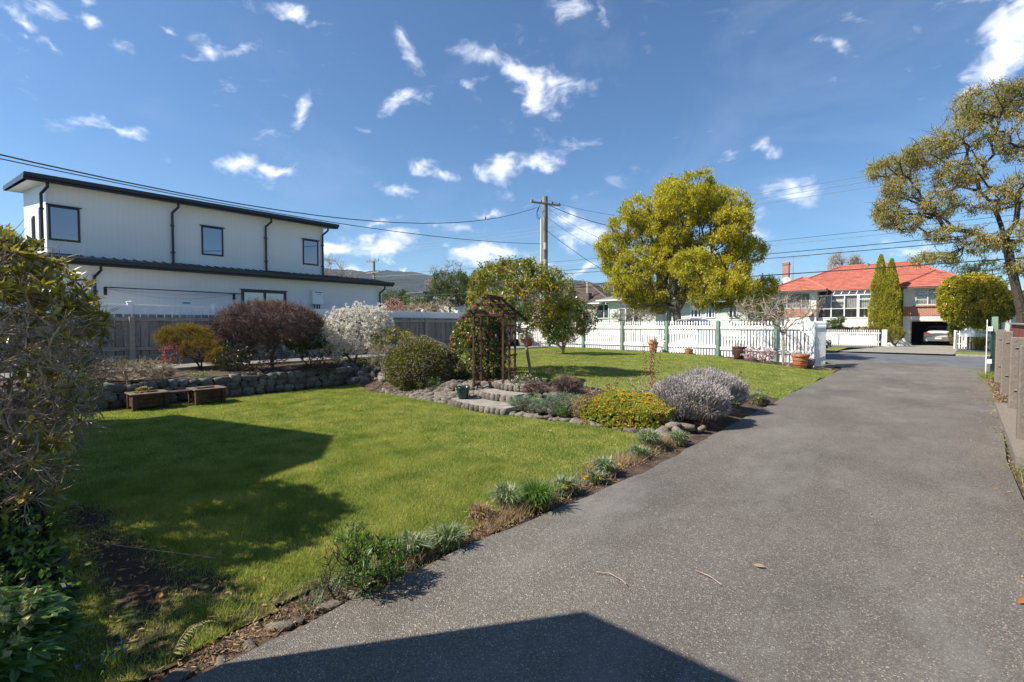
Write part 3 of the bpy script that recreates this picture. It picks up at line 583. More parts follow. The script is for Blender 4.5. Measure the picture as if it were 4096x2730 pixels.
def picket_fence():
    t = thing('picket_fence', 'white picket fence with green posts closing the upper lawn from the street', 'fence', (-10, 20.2, .3))
    px = [-16.75, -14.78, -12.7, -10.62, -8.51, -6.37, -4.28]
    pk = [picket_mesh(1.0)] ; 
    def base(x): return tz(x, 19.6) if x < -2.3 else 0
    pm = MB(); cbox(pm, -.06, .06, -.05, .05, 0, 1, b=.006); pm = mesh_of('post', pm, [M['green_post']])
    rm = MB(); cbox(rm, -.5, .5, -.018, .018, -.5, .5, b=.004); rm = mesh_of('rail', rm, [M['picket']])
    # picket body below the head stretches with the ground; head is its own size: build per height class
    hs = {}
    def pick(h):
        k = round(h * 25) / 25
        if k not in hs: hs[k] = picket_mesh(k)
        return hs[k]
    for x in px: inst('post', pm, t, (x, 20.14, base(x) - .05), (0, 0, 0), (1, 1, 1.80 - base(x)))
    ends = px + [-3.12]
    for a, b in zip([-17.0] + ends[:-1], ends):
        L = b - a - .12; c = (a + b) / 2
        inst('rail', rm, t, (c, 20.165, 1.48), (0, .0, 0), (L, 1, .12)); inst('rail', rm, t, (c, 20.165, .72 - max(0, (c + 7) * .04)), (0, 0, 0), (L, 1, .13))
        n = max(1, int(round((b - a) / .112)))
        for i in range(n):
            x = a + (b - a) * (i + .5) / n
            if abs(x - a) < .05: continue
            zb = base(x) + .02; h = 1.765 - zb; h2 = round(h * 25) / 25
            inst('picket', pick(h), t, (x, 20.19, 1.765 - h2 + rng.normal() * .003), (0, 0, rng.normal() * .01))
    mb = MB(); cbox(mb, -3.12, -3.02, 20.08, 20.2, 0, 1.70, b=.006); part('end_post', mb, M['picket'], t)
    # left gate leaf, swung out along the drive
    g = thing('left_gate', 'open white picket gate leaf standing in its own shade beside the drive', 'gate', (-3.0, 21, 0))
    pk2 = MB(); prism(pk2, picket_prof(1.66), 0, .018, 'x'); pk2 = mesh_of('picket', pk2, [M['picket']])
    for i in range(22): inst('picket', pk2, g, (-3.02, 20.27 + i * .106, .07 + rng.normal() * .002))
    mb = MB(); cbox(mb, -3.07, -3.022, 20.25, 22.55, 1.42, 1.52); part('rail', mb, M['picket'], g)
    mb = MB(); cbox(mb, -3.07, -3.022, 20.25, 22.55, .3, .4); part('rail', mb, M['picket'], g)
    tt = thing('timber_edging', 'short brown timber sleepers beneath the open left gate', 'edging', (-2.9, 21, 0))
    for (x0, x1, y0, y1, z) in ((-2.98, -2.75, 20.3, 20.42, .07), (-3.0, -2.5, 20.12, 20.24, .05)):
        mb = MB(); cbox(mb, x0, x1, y0, y1, -.02, z, b=.01); part('sleeper', mb, M['rail'], tt)
    # right gate leaf, seen edge-on, and its post
    g = thing('right_gate', 'white gate leaf seen edge-on at the right side of the drive', 'gate', (1.4, 20.3, 0))
    for i in range(20):
        inst('picket', pk2, g, (1.37 + .007 * i, 20.32 + i * .106, .02), (0, 0, -.06), (1, 1, 1.04))
    for z in (.45, 1.42):
        mb = MB(); cbox(mb, 0, .09, 0, 2.2, 0, .1, M=Matrix.Translation((1.39, 20.25, z)) @ Matrix.Rotation(-.06, 4, 'Z')); part('rail', mb, M['rail'], g)
        mb = MB(); cbox(mb, 1.40, 1.50, 20.18, 20.27, z - .02, z + .12, b=.01); part('rail_end', mb, M['picket'], g)
    g = thing('gate_post', 'pale green timber gate post rising above the concrete posts', 'post', (1.58, 20.8, 0))
    mb = MB(); cbox(mb, 1.52, 1.66, 20.85, 20.99, 0, 1.84, b=.008); part('shaft', mb, M['green_post'], g)
    mb = MB(); box(mb, 1.50, 1.53, 20.8, 20.95, .52, .62); box(mb, 1.50, 1.53, 20.8, 20.95, 1.3, 1.38); part('hinge', mb, M['dark'], g)
picket_fence()
def concrete_posts():
    labs = ['first and nearest of the squared concrete posts beside the drive', 'second squared concrete post beside the drive, with a steel bolt', 'third squared concrete post beside the drive', 'last squared concrete post before the green gate post']
    kb = thing('concrete_kerb', 'raised concrete kerb under the square concrete posts', 'kerb', (1.1, 12, 0))
    mb = MB()
    P = [(.79, 7.75), (1.3, 7.75), (1.52, 12.95), (1.02, 12.95)]
    prism(mb, P, -.05, .12, 'z'); part('kerb', mb, M['concrete_post'], kb)
    for k, (x, y, h) in enumerate(((1.0, 9.0, 1.22), (1.215, 12.25, 1.26), (1.395, 15.66, 1.33), (1.555, 19.0, 1.34))):
        t = thing('concrete_post', labs[k], 'post', (x, y, .13), 'square concrete posts along the drive')
        mb = MB(); cbox(mb, x - .085, x + .105, y - .06, y + .06, -.02, .12 + h, b=.018); part('shaft', mb, M['concrete_post'], t)
        for z in (.45, 1.2):
            mb = MB(); tube(mb, [(x - .03, y - .08, z), (x + .03, y - .08, z)], .009, 8); tube(mb, [(x - .0, y - .085, z), (x + .012, y - .085, z)], .011, 6); part('bolt', mb, M['metal'], t)
    t = thing('red_fence', 'dark red board fence with a weathered capping behind the concrete posts', 'fence', (1.8, 14, 0))
    rd = mat('red_boards', (.15, .035, .03), (.25, .07, .055), .8, sc=6, det=6, rnd=.15, bump=.2)
    bm_ = MB(); cbox(bm_, -.012, .012, -.07, .07, 0, 1.52, b=.003); bm_ = mesh_of('board', bm_, [rd])
    d = math.atan2(.55, 16)
    for i in range(105):
        y = 5 + i * .146; x = 1.38 + (y - 5) * .034 
        inst('board', bm_, t, (x, y, .08 - (20 - y) * .006), (0, 0, -d))
    for i in range(8):
        y = 5.95 + i * 1.93; x = 1.38 + (y - 5) * .034
        cm = MB(); cbox(cm, -.07, .07, -.96, .96, 0, .045, b=.008); part_o = inst('capping', mesh_of('capping', cm, [M['rail']]), t, (x, y, 1.60 - (20 - y) * .006 + .005), (R(.34), 0, -d))
concrete_posts()

# ------------------------------------------------------------------ houses
def weatherwall(name, c1=(.66, .66, .655), pitch=.15, axis=1):
    m, nt, N, L, b = _nt(name); tc = N.new('ShaderNodeTexCoord'); sx = N.new('ShaderNodeSeparateXYZ'); L.new(tc.outputs['Object'], sx.inputs[0])
    md = N.new('ShaderNodeMath'); md.operation = 'PINGPONG'; L.new(sx.outputs[axis], md.inputs[0]); md.inputs[1].default_value = pitch / 2
    mr = N.new('ShaderNodeMapRange'); mr.inputs['From Max'].default_value = .007; L.new(md.outputs[0], mr.inputs['Value'])
    bp = N.new('ShaderNodeBump'); bp.inputs['Strength'].default_value = .3; bp.inputs['Distance'].default_value = .01; L.new(mr.outputs[0], bp.inputs['Height']); L.new(bp.outputs[0], b.inputs['Normal'])
    b.inputs['Roughness'].default_value = .5; b.inputs['Specular IOR Level'].default_value = .3
    nz = N.new('ShaderNodeTexNoise'); nz.inputs['Scale'].default_value = .9; L.new(tc.outputs['Object'], nz.inputs['Vector'])
    mx = N.new('ShaderNodeMix'); mx.data_type = 'RGBA'; L.new(nz.outputs['Fac'], mx.inputs[0]); mx.inputs[6].default_value = (*[x * .94 for x in c1], 1); mx.inputs[7].default_value = (*[x * 1.05 for x in c1], 1)
    dk = N.new('ShaderNodeMix'); dk.data_type = 'RGBA'; dk.blend_type = 'MULTIPLY'; dk.inputs[0].default_value = 1; L.new(mx.outputs[2], dk.inputs[6])
    g = N.new('ShaderNodeMapRange'); g.inputs['From Max'].default_value = .007; g.inputs['To Min'].default_value = .90; L.new(md.outputs[0], g.inputs['Value']); L.new(g.outputs[0], dk.inputs[7]); L.new(dk.outputs[2], b.inputs['Base Color'])
    return m
def window_x(t, X, y0, y1, z0, z1, fr=.06, mull=(), name='window', fm=None, tr=(), depth=.05, sgn=1, glass=None):
    """window on a wall facing +X (sgn=1): frame > pane"""
    fm = fm or M['dark']; g = glass or M['glass']
    mb = MB(); a, b = (X - .04, X + depth) if sgn > 0 else (X - depth, X + .04)
    for (p, q, r, s) in ((y0, y0 + fr, z0, z1), (y1 - fr, y1, z0, z1), (y0 + fr, y1 - fr, z0, z0 + fr), (y0 + fr, y1 - fr, z1 - fr, z1)): cbox(mb, a, b, p, q, r, s, b=.006)
    for m_ in mull: cbox(mb, a, b, m_ - fr * .45, m_ + fr * .45, z0 + fr, z1 - fr, b=.005)
    for m_ in tr: cbox(mb, a + .005, b - .005, y0 + fr, y1 - fr, m_ - fr * .4, m_ + fr * .4, b=.005)
    f = part(name, mb, fm, t)
    mb = MB(); box(mb, X + sgn * .012 - .003, X + sgn * .012 + .003, y0 + fr * .8, y1 - fr * .8, z0 + fr * .8, z1 - fr * .8); part('pane', mb, g, f)
    return f
def window_y(t, Y, x0, x1, z0, z1, fr=.06, mull=(), name='window', fm=None, tr=(), glass=None, curtain=None, depth=.05):
    """window on a wall facing -Y"""
    fm = fm or M['white']; g = glass or M['glass']; mb = MB(); a, b = Y - depth, Y + .04
    for (p, q, r, s) in ((x0, x0 + fr, z0, z1), (x1 - fr, x1, z0, z1), (x0 + fr, x1 - fr, z0, z0 + fr), (x0 + fr, x1 - fr, z1 - fr, z1)): cbox(mb, p, q, a, b, r, s, b=.006)
    for m_ in mull: cbox(mb, m_ - fr * .5, m_ + fr * .5, a, b, z0 + fr, z1 - fr, b=.005)
    for m_ in tr: cbox(mb, x0 + fr, x1 - fr, a + .005, b - .005, m_ - fr * .4, m_ + fr * .4, b=.005)
    f = part(name, mb, fm, t)
    mb = MB(); box(mb, x0 + fr * .8, x1 - fr * .8, Y - .015, Y - .009, z0 + fr * .8, z1 - fr * .8); part('pane', mb, g, f)
    return f
def curtain(parent, x0, x1, Y, z0, z1, mt, folds=14, amp=.03):
    n = folds * 6; xs = np.linspace(x0, x1, n); y = Y + amp * np.sin(np.linspace(0, folds * 2 * np.pi, n)) + rng.normal(size=n) * .004
    V = np.r_[np.c_[xs, y, np.full(n, z0)], np.c_[xs + .02, y * .5 + Y * .5, np.full(n, z1)]]
    mb = MB(); mb.add(V, [[i, i + 1, n + i + 1, n + i] for i in range(n - 1)]); return part('curtain', mb, mt, parent)
def downpipe(t, X, Y, ztop, zbot, out=.3):
    mb = MB(); tube(mb, [(X + out, Y + .12, ztop), (X + out, Y + .12, ztop - .14), (X + .07, Y, ztop - .32), (X + .07, Y, ztop - .45), (X + .07, Y, zbot + .05), (X + .12, Y, zbot)], .038, 10)
    for z in (ztop - .75, zbot + .4):
        if z > zbot: box(mb, X, X + .10, Y - .055, Y + .055, z - .02, z + .02)
    part('downpipe', mb, M['dark'], t, smooth=False)
def white_house():
    t = thing('white_house', 'modern white two storey house with charcoal roofs and window frames', 'house', (-22, 6, .3))
    XL, XU = -19.0, -19.55
    up = weatherwall('white_cladding', (.82, .81, .795)); ue = weatherwall('white_cladding_end', (.82, .81, .795), axis=0)
    Z0 = .2
    # lower storey
    mb = MB()
    mb.add([[XL, -2, Z0], [XL, 13.0, Z0], [XL, 13.0, 3.36], [XL, -2, 3.36]], [[0, 1, 2, 3]], 0)
    mb.add([[XL, 13.0, Z0], [-27, 13.0, Z0], [-27, 13.0, 3.8], [XL, 13.0, 3.36]], [[0, 1, 2, 3]], 1)
    mb.add([[-27, -2, Z0], [XL, -2, Z0], [XL, -2, 3.36], [-27, -2, 3.8]], [[0, 1, 2, 3]], 1)
    part('lower_wall', mb, [up, ue], t)
    mb = MB()
    mb.add([[XU, 1.95, 3.4], [XU, 10.5, 3.4], [XU, 10.5, 5.78], [XU, 1.95, 5.78]], [[0, 1, 2, 3]], 0)
    mb.add([[-25.5, 1.95, 3.4], [XU, 1.95, 3.4], [XU, 1.95, 5.78], [-25.5, 1.95, 6.6]], [[0, 1, 2, 3]], 1)
    mb.add([[XU, 10.5, 3.4], [-25.5, 10.5, 3.4], [-25.5, 10.5, 6.6], [XU, 10.5, 5.78]], [[0, 1, 2, 3]], 1)
    mb.add([[-25.5, 10.5, 3.4], [-25.5, 1.95, 3.4], [-25.5, 1.95, 6.6], [-25.5, 10.5, 6.6]], [[0, 1, 2, 3]], 0)
    part('upper_wall', mb, [up, ue], t)
    def roof(name, x0, z0, x1, z1, ya, yb, th=.16):
        mb = MB(); s = (z1 - z0) / (x1 - x0)
        # fascia/gutter slab and soffit
        mb.add([[x0, ya, z0 - th], [x0, yb, z0 - th], [x0, yb, z0], [x0, ya, z0], [x1, ya, z1 - th], [x1, yb, z1 - th], [x1, yb, z1], [x1, ya, z1]],
               [[0, 1, 2, 3], [4, 7, 6, 5], [3, 2, 6, 7], [0, 3, 7, 4], [1, 5, 6, 2]], 0)
        mb.add([[x0 - .09, ya + .09, z0 - th - .003], [x0 - .09, yb - .09, z0 - th - .003], [x1 + .05, yb - .09, z1 - th - .003], [x1 + .05, ya + .09, z1 - th - .003]], [[0, 3, 2, 1]], 1)
        o = part(name, mb, [M['dark'], M['white']], t)
        mb = MB(); cbox(mb, x0 + .001, x0 + .11, ya, yb, z0 - .10, z0 + .02, b=.012); part('gutter', mb, M['dark'], o)
        mb = MB(); k = int((yb - ya) / .26)
        for i in range(k):
            y = ya + .12 + i * .26
            mb.add([[x0 + .02, y, z0 + .002], [x0 + .02, y + .05, z0 + .002], [x0 + .02, y + .04, z0 + .04], [x0 + .02, y + .01, z0 + .04], [x1, y, z1 + .002], [x1, y + .05, z1 + .002], [x1, y + .04, z1 + .04], [x1, y + .01, z1 + .04]], [[0, 1, 2, 3], [3, 2, 6, 7], [0, 3, 7, 4], [1, 5, 6, 2]])
        part('roof_ribs', mb, M['dark'], o)
        return o
    roof('upper_roof', -19.15, 5.83, -26.2, 6.75, 1.47, 10.95)
    roof('lower_roof', -18.6, 3.50, -19.54, 3.68, -2.4, 13.35)
    for (y0, y1, z0, z1) in ((1.99, 2.69, 4.08, 5.10), (5.92, 6.62, 4.08, 5.10), (9.58, 10.25, 4.08, 5.12)):
        f = window_x(t, XU, y0, y1, z0, z1, .055, depth=.03)
        mb = MB(); cbox(mb, XU, XU + .07, y0 - .05, y1 + .05, z1, z1 + .025, b=.004); part('head_flashing', mb, M['dark'], f)
    # tall narrow windows on the sunlit end wall
    for (x0, x1) in ((-20.75, -20.3), (-22.7, -22.2)):
        window_y(t, 1.95, x0, x1, 3.95, 5.15, .06, fm=M['dark'], mull=((x0 + x1) / 2,))
    f = window_x(t, XL, 7.0, 8.62, .6, 2.88, .09, mull=(7.82,), name='ranch_slider')
    mb = MB(); cbox(mb, XL, XL + .07, 6.95, 8.67, 2.88, 2.905, b=.004); part('head_flashing', mb, M['dark'], f)
    window_x(t, XL, 1.35, 2.2, 1.4, 2.88, .08, mull=(1.78,))
    for y in (1.98 - .13, 5.05, 8.1, 10.42): downpipe(t, XU, y, 5.70, 3.66)
    for y in (2.9, 12.85): downpipe(t, XL, y, 3.36, .4, .28)
    for y in (1.8, 4.9, 7.9, 10.2):
        mb = MB(); box(mb, -18.95, -18.85, y, y + .75, 3.62, 3.635); part('spreader', mb, M['dark'], t)
    # clothesline
    c = thing('clothesline', 'folded charcoal wall clothesline with sagging wires on the white house', 'clothesline', (-18.9, 5, 2.7))
    for y in (3.15, 6.75):
        mb = MB(); cbox(mb, XL, XL + .03, y - .04, y + .04, 2.5, 2.74); tube(mb, [(XL + .02, y, 2.7), (XL + .2, y, 2.72)], .018, 6); tube(mb, [(XL + .02, y, 2.55), (XL + .14, y, 2.7)], .012, 6); part('bracket', mb, M['dark'], c)
    mb = MB(); tube(mb, [(XL + .2, 3.1, 2.73), (XL + .2, 6.95, 2.71)], .018, 6); part('front_bar', mb, M['dark'], c)
    for s in (.12, .05):
        ys = np.linspace(3.15, 6.75, 24); mb = MB(); tube(mb, np.c_[np.full(24, XL + .1 + s * .5), ys, 2.70 - s * 2.0 * (1 - ((ys - 4.95) / 1.8) ** 2)], .004, 4); part('wire', mb, M['metal'], c)
    # gas water heater
    h = thing('water_heater', 'small white wall mounted gas water heater beside the sliding door', 'water heater', (XL + .1, 9.85, 2.6))
    mb = MB(); cbox(mb, XL + .02, XL + .2, 9.62, 10.05, 2.42, 2.98, b=.012); part('case', mb, M['vinyl'], h)
    mb = MB(); cbox(mb, XL + .2, XL + .206, 9.68, 10.0, 2.90, 2.93, b=.002); part('vent_slot', mb, M['black'], h)
    for y in (9.72, 9.84, 9.93):
        mb = MB(); tube(mb, [(XL + .1, y, 2.42), (XL + .1, y + .01, 1.9)], .022, 8); part('pipe', mb, M['black'], h)
    fc = bpy.data.curves.new('badge', 'FONT'); fc.body = 'Rinnai'; fc.size = .075; tmp = bpy.data.objects.new('badge', fc)
    me = bpy.data.meshes.new_from_object(tmp); bpy.data.objects.remove(tmp); me.materials.append(M['black'])
    inst('badge', me, h, (XL + .203, 9.77, 2.8), (R(90), 0, R(90)))
    p = thing('wall_plaque', 'small pale blue wave plaque fixed to the white house wall', 'plaque', (XL, 5.2, 2.35))
    mb = MB(); cbox(mb, XL + .003, XL + .02, 5.15, 5.38, 2.30, 2.36, b=.004); box(mb, XL + .003, XL + .026, 5.18, 5.35, 2.32, 2.345, 1); part('panel', mb, [plain('plaque', (.3, .45, .5)), plain('plaque2', (.08, .2, .25))], p)
white_house()
def slab_roof(mb, pts, n_course, up, th=.03, m=0):
    """tiled plane: pts = eave-left, eave-right, ridge-right, ridge-left; courses are overlapping slips"""
    a, b, c, d = [np.array(p, float) for p in pts]; nrm = np.cross(b - a, d - a); nrm /= np.linalg.norm(nrm)
    if nrm[2] < 0: nrm = -nrm
    for i in range(n_course):
        u0, u1 = i / n_course, (i + 1) / n_course
        l0, r0 = a + (d - a) * u0, b + (c - b) * u0; l1, r1 = a + (d - a) * u1, b + (c - b) * u1
        l0t, r0t = l0 + nrm * th, r0 + nrm * th
        W = np.linalg.norm(r0 - l0); k = max(1, int(W / .33))
        for j in range(k):
            s, e = j / k, (j + 1) / k; wob = rng.uniform(0, .006)
            p0, p1 = l0t + (r0t - l0t) * s + nrm * wob, l0t + (r0t - l0t) * e + nrm * wob; q0, q1 = l1 + (r1 - l1) * s, l1 + (r1 - l1) * e
            b0, b1 = l0 + (r0 - l0) * s, l0 + (r0 - l0) * e
            mb.add([b0, b1, p1, p0, q1, q0], [[0, 1, 2, 3], [3, 2, 4, 5]], m)
def brick_mat(name, c=(.42, .11, .055)):
    m, nt, N, L, b = _nt(name); tc = N.new('ShaderNodeTexCoord'); mp = N.new('ShaderNodeMapping'); mp.inputs['Rotation'].default_value = (R(90), 0, 0); L.new(tc.outputs['Object'], mp.inputs[0])
    bt = N.new('ShaderNodeTexBrick'); L.new(mp.outputs[0], bt.inputs['Vector']); bt.inputs['Scale'].default_value = 1; bt.inputs['Brick Width'].default_value = .24; bt.inputs['Row Height'].default_value = .086; bt.inputs['Mortar Size'].default_value = .011
    bt.inputs['Color1'].default_value = (*c, 1); bt.inputs['Color2'].default_value = (*[x * .75 for x in c], 1); bt.inputs['Mortar'].default_value = (.55, .45, .36, 1)
    L.new(bt.outputs['Color'], b.inputs['Base Color']); b.inputs['Roughness'].default_value = .8
    bp = N.new('ShaderNodeBump'); bp.inputs['Strength'].default_value = .6; bp.inputs['Distance'].default_value = .01; bp.invert = True; L.new(bt.outputs['Fac'], bp.inputs['Height']); L.new(bp.outputs[0], b.inputs['Normal'])
    return m
M['brick'] = brick_mat('brick')
M['curtain'] = mat('curtain', (.50, .49, .49), (.66, .65, .64), .9, sc=3)
M['curtain_blue'] = mat('curtain_blue', (.36, .42, .43), (.48, .54, .54), .9, sc=3)
def brick_house():
    t = thing('brick_house', 'white plastered house with red tiled roof and brick band across the street', 'house', (-4, 48, 0))
    Y1, Y2, YM = 47.0, 48.0, 49.0        # left wing, right wing (garage), recessed middle
    W = MB()
    def wall(x0, x1, y, z0, z1, m, y2=None, yb=60):
        W.add([[x0, y, z0], [x1, y, z0], [x1, y, z1], [x0, y, z1]], [[0, 1, 2, 3]], m)
    # left wing front with window hole
    def wall_hole(x0, x1, y, z0, z1, hx0, hx1, hz0, hz1, m):
        wall(x0, hx0, y, z0, z1, m); wall(hx1, x1, y, z0, z1, m); wall(hx0, hx1, y, z0, hz0, m); wall(hx0, hx1, y, hz1, z1, m)
    def bandwall(x0, x1, y, hx0, hx1, hz0, hz1):
        wall(x0, x1, y, 0, 2.25, 0); wall(x0, x1, y - .03, 2.25, 2.92, 1); wall_hole(x0, x1, y, 2.92, 4.45, hx0, hx1, hz0, hz1, 0)
        W.add([[x0, y - .03, 2.25], [x1, y - .03, 2.25], [x1, y, 2.25], [x0, y, 2.25]], [[0, 3, 2, 1]], 1); W.add([[x0, y - .03, 2.92], [x1, y - .03, 2.92], [x1, y, 2.92], [x0, y, 2.92]], [[0, 1, 2, 3]], 1)
    bandwall(-10.3, -7.0, Y1, -9.75, -7.45, 2.95, 4.25)
    wall(-7.05, -1.4, YM, 0, 4.45, 0)
    W.add([[-7.0, Y1, 0], [-7.0, YM, 0], [-7.0, YM, 4.45], [-7.0, Y1, 4.45]], [[0, 1, 2, 3]], 0)
    # right wing with garage hole
    x0, x1 = -1.4, 2.3
    wall(x0, -.88, Y2, 0, 1.9, 0); wall(1.95, x1, Y2, 0, 1.9, 0); wall(x0, x1, Y2, 1.9, 2.25, 0)
    wall(x0, x1, Y2 - .03, 2.25, 2.98, 1); W.add([[x0, Y2 - .03, 2.25], [x1, Y2 - .03, 2.25], [x1, Y2, 2.25], [x0, Y2, 2.25]], [[0, 3, 2, 1]], 1); W.add([[x0, Y2 - .03, 2.98], [x1, Y2 - .03, 2.98], [x1, Y2, 2.98], [x0, Y2, 2.98]], [[0, 1, 2, 3]], 1)
    wall_hole(x0, x1, Y2, 2.98, 4.45, -.7, 1.75, 3.06, 4.32, 0)
    W.add([[x0, Y2, 0], [x0, YM, 0], [x0, YM, 4.45], [x0, Y2, 4.45]], [[0, 3, 2, 1]], 0)
    W.add([[x1, Y2, 0], [x1, 60, 0], [x1, 60, 4.45], [x1, Y2, 4.45]], [[0, 1, 2, 3]], 0)
    W.add([[-10.3, Y1, 0], [-10.3, 60, 0], [-10.3, 60, 4.45], [-10.3, Y1, 4.45]], [[0, 3, 2, 1]], 0)
    W.add([[-10.3, 60, 0], [2.3, 60, 0], [2.3, 60, 4.45], [-10.3, 60, 4.45]], [[0, 3, 2, 1]], 0)
    part('wall', W, [mat('plaster', (.74, .735, .71), (.82, .82, .80), .75, sc=2, bump=.1), M['brick']], t)
    mb = MB(); cbox(mb, -.8, 1.85, Y2 - .14, Y2 - .03, 2.96, 3.05, b=.008); part('window_sill', mb, M['brick'], t)
    # garage inside
    g = MB()
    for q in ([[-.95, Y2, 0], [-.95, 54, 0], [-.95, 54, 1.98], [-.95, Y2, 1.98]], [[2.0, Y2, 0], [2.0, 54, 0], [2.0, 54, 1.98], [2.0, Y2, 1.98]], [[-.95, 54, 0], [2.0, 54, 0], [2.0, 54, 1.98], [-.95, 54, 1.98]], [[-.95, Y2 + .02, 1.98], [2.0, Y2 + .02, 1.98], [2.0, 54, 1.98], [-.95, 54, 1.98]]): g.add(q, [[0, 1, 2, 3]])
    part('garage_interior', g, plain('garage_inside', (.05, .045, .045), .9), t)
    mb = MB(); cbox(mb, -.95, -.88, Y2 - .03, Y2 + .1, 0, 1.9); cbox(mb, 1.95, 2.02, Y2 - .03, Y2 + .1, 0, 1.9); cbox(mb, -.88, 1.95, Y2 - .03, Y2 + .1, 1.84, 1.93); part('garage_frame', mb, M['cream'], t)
    # roof
    r = MB(); E = 4.46; yE = YM - .5
    slab_roof(r, [(-10.9, yE, E), (2.9, yE, E), (-1.0, 53.5, 6.9), (-6.1, 53.5, 6.9)], 19, 1)       # main front
    slab_roof(r, [(-11.0, 60.6, E), (-11.0, yE, E), (-6.1, 53.5, 6.9), (-6.1, 54, 6.9)], 16, 1)
    slab_roof(r, [(2.9, yE, E), (2.9, 60.6, E), (-1.0, 54, 6.9), (-1.0, 53.5, 6.9)], 16, 1)
    slab_roof(r, [(2.9, 60.6, E), (-11, 60.6, E), (-6.1, 54, 6.9), (-1.0, 54, 6.9)], 6, 1)
    # left wing hip
    a = (-8.35, 49.3, 5.75); yl = Y1 - .6
    slab_roof(r, [(-10.95, yl, E - .03), (-6.2, yl, E - .03), a, a], 9, 1); slab_roof(r, [(-6.2, yl, E - .03), (-6.2, 50.5, E + .02), (-8.35, 51.6, 5.75), a], 9, 1); slab_roof(r, [(-10.95, 51, E - .03), (-10.95, yl, E - .03), a, (-8.35, 51.6, 5.75)], 9, 1)
    a = (.45, 50.2, 5.85); yr = Y2 - .6
    slab_roof(r, [(-1.9, yr, E - .03), (2.95, yr, E - .03), a, a], 10, 1); slab_roof(r, [(2.95, yr, E - .03), (2.95, 52, E - .03), (.45, 52.5, 5.85), a], 10, 1); slab_roof(r, [(-1.9, 51, E), (-1.9, yr, E - .03), a, (.45, 52.5, 5.85)], 10, 1)
    ro = part('roof', r, M['roof_red'], t)
    mb = MB()
    for P in ([(-10.95, yl, E + .02), (-8.35, 49.3, 5.79)], [(-6.2, yl, E + .02), (-8.35, 49.3, 5.79)], [(-6.1, 53.5, 6.93), (-1.0, 53.5, 6.93)], [(2.9, yE, E + .04), (-1.0, 53.5, 6.93)], [(-1.9, yr, E + .02), (.45, 50.2, 5.89)], [(2.95, yr, E + .02), (.45, 50.2, 5.89)], [(-8.35, 49.3, 5.79), (-8.35, 51.4, 5.79)], [(-10.9, yE, E + .03), (-6.1, 53.5, 6.93)]):
        tube(mb, P, .085, 8)
    part('ridge_tiles', mb, M['roof_red'], ro)
    mb = MB(); cbox(mb, -10.95, -6.2, yl + .02, yl + .1, E - .13, E - .03); cbox(mb, -6.4, -1.7, yE + .02, yE + .1, E - .1, E); cbox(mb, -1.9, 2.95, yr + .02, yr + .1, E - .13, E - .03); part('gutter', mb, plain('grey_gutter', (.12, .12, .12), .7), ro)
    mb = MB(); box(mb, -10.9, -6.25, yl + .1, Y1 + .3, E - .10, E - .07); box(mb, -1.85, 2.9, yr + .1, Y2 + .3, E - .10, E - .07); box(mb, -7.0, -1.4, yE + .1, YM + .2, E - .07, E - .04); part('soffit', mb, M['white'], ro)
    mb = MB(); tube(mb, [(-4.1, 53.3, 6.8), (-4.1, 53.3, 7.05)], .1, 8); part('roof_vent', mb, M['metal'], ro)
    # chimney
    c = MB(); cbox(c, -10.05, -9.55, 49.4, 49.95, 4.4, 7.0, b=.01); cbox(c, -10.1, -9.5, 49.35, 50.0, 7.0, 7.12, b=.02); cbox(c, -10.08, -9.52, 49.37, 49.98, 7.12, 7.24, b=.02); part('chimney', c, M['brick'], t)
    # windows
    gl = M['glass_clear']
    f = window_y(t, Y1, -9.75, -7.45, 2.95, 4.25, .07, mull=(-9.15, -8.05), fm=plain('offwhite', (.62, .60, .55)), glass=gl)
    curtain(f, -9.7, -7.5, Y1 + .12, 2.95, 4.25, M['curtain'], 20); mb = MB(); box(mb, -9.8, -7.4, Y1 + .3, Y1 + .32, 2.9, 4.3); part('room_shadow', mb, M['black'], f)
    f = window_y(t, Y2, -.7, 1.75, 3.06, 4.32, .07, mull=(.02,), fm=plain('offwhite2', (.66, .65, .6)), glass=gl)
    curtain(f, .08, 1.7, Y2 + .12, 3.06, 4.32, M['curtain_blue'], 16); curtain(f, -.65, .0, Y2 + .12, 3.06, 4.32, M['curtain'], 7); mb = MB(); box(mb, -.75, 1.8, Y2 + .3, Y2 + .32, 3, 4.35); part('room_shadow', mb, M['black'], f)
    mb = MB(); box(mb, -.63, .0, Y2 - .06, Y2 - .03, 3.9, 3.94); box(mb, -.63, .0, Y2 - .06, Y2 - .03, 3.5, 3.53); part('glazing_bar', mb, M['white'], f)
    # conservatory in front of the recess
    c0, c1, cy = -6.95, -1.75, 47.55
    mb = MB(); box(mb, c0, c1, cy, YM, 0, 2.13); part('conservatory_base', mb, plain('plaster2', (.78, .775, .75), .75), t)
    posts = [-6.95, -6.02, -5.12, -4.2, -3.25, -2.4, -1.75]
    f = MB()
    for x in posts: cbox(f, x - (.04 if x != -4.2 else .09), x + (.04 if x != -4.2 else .09), cy - .03, cy + .05, 2.13, 4.0, b=.006)
    for z, h in ((2.13, .07), (2.88, .05), (3.95, .09)): cbox(f, c0, c1, cy - .035, cy + .055, z, z + h, b=.006)
    cbox(f, -5.98, -5.16, cy - .05, cy - .0, 3.50, 3.56, b=.005); cbox(f, -5.98, -5.16, cy - .08, cy - .03, 3.58, 3.63, b=.005); cbox(f, -4.11, -3.3, cy - .04, cy + .05, 3.6, 3.66, b=.005)
    cbox(f, c0 - .03, c0 + .03, cy, YM, 3.95, 4.04, b=.005)
    fo = part('conservatory_frame', f, M['white'], t)
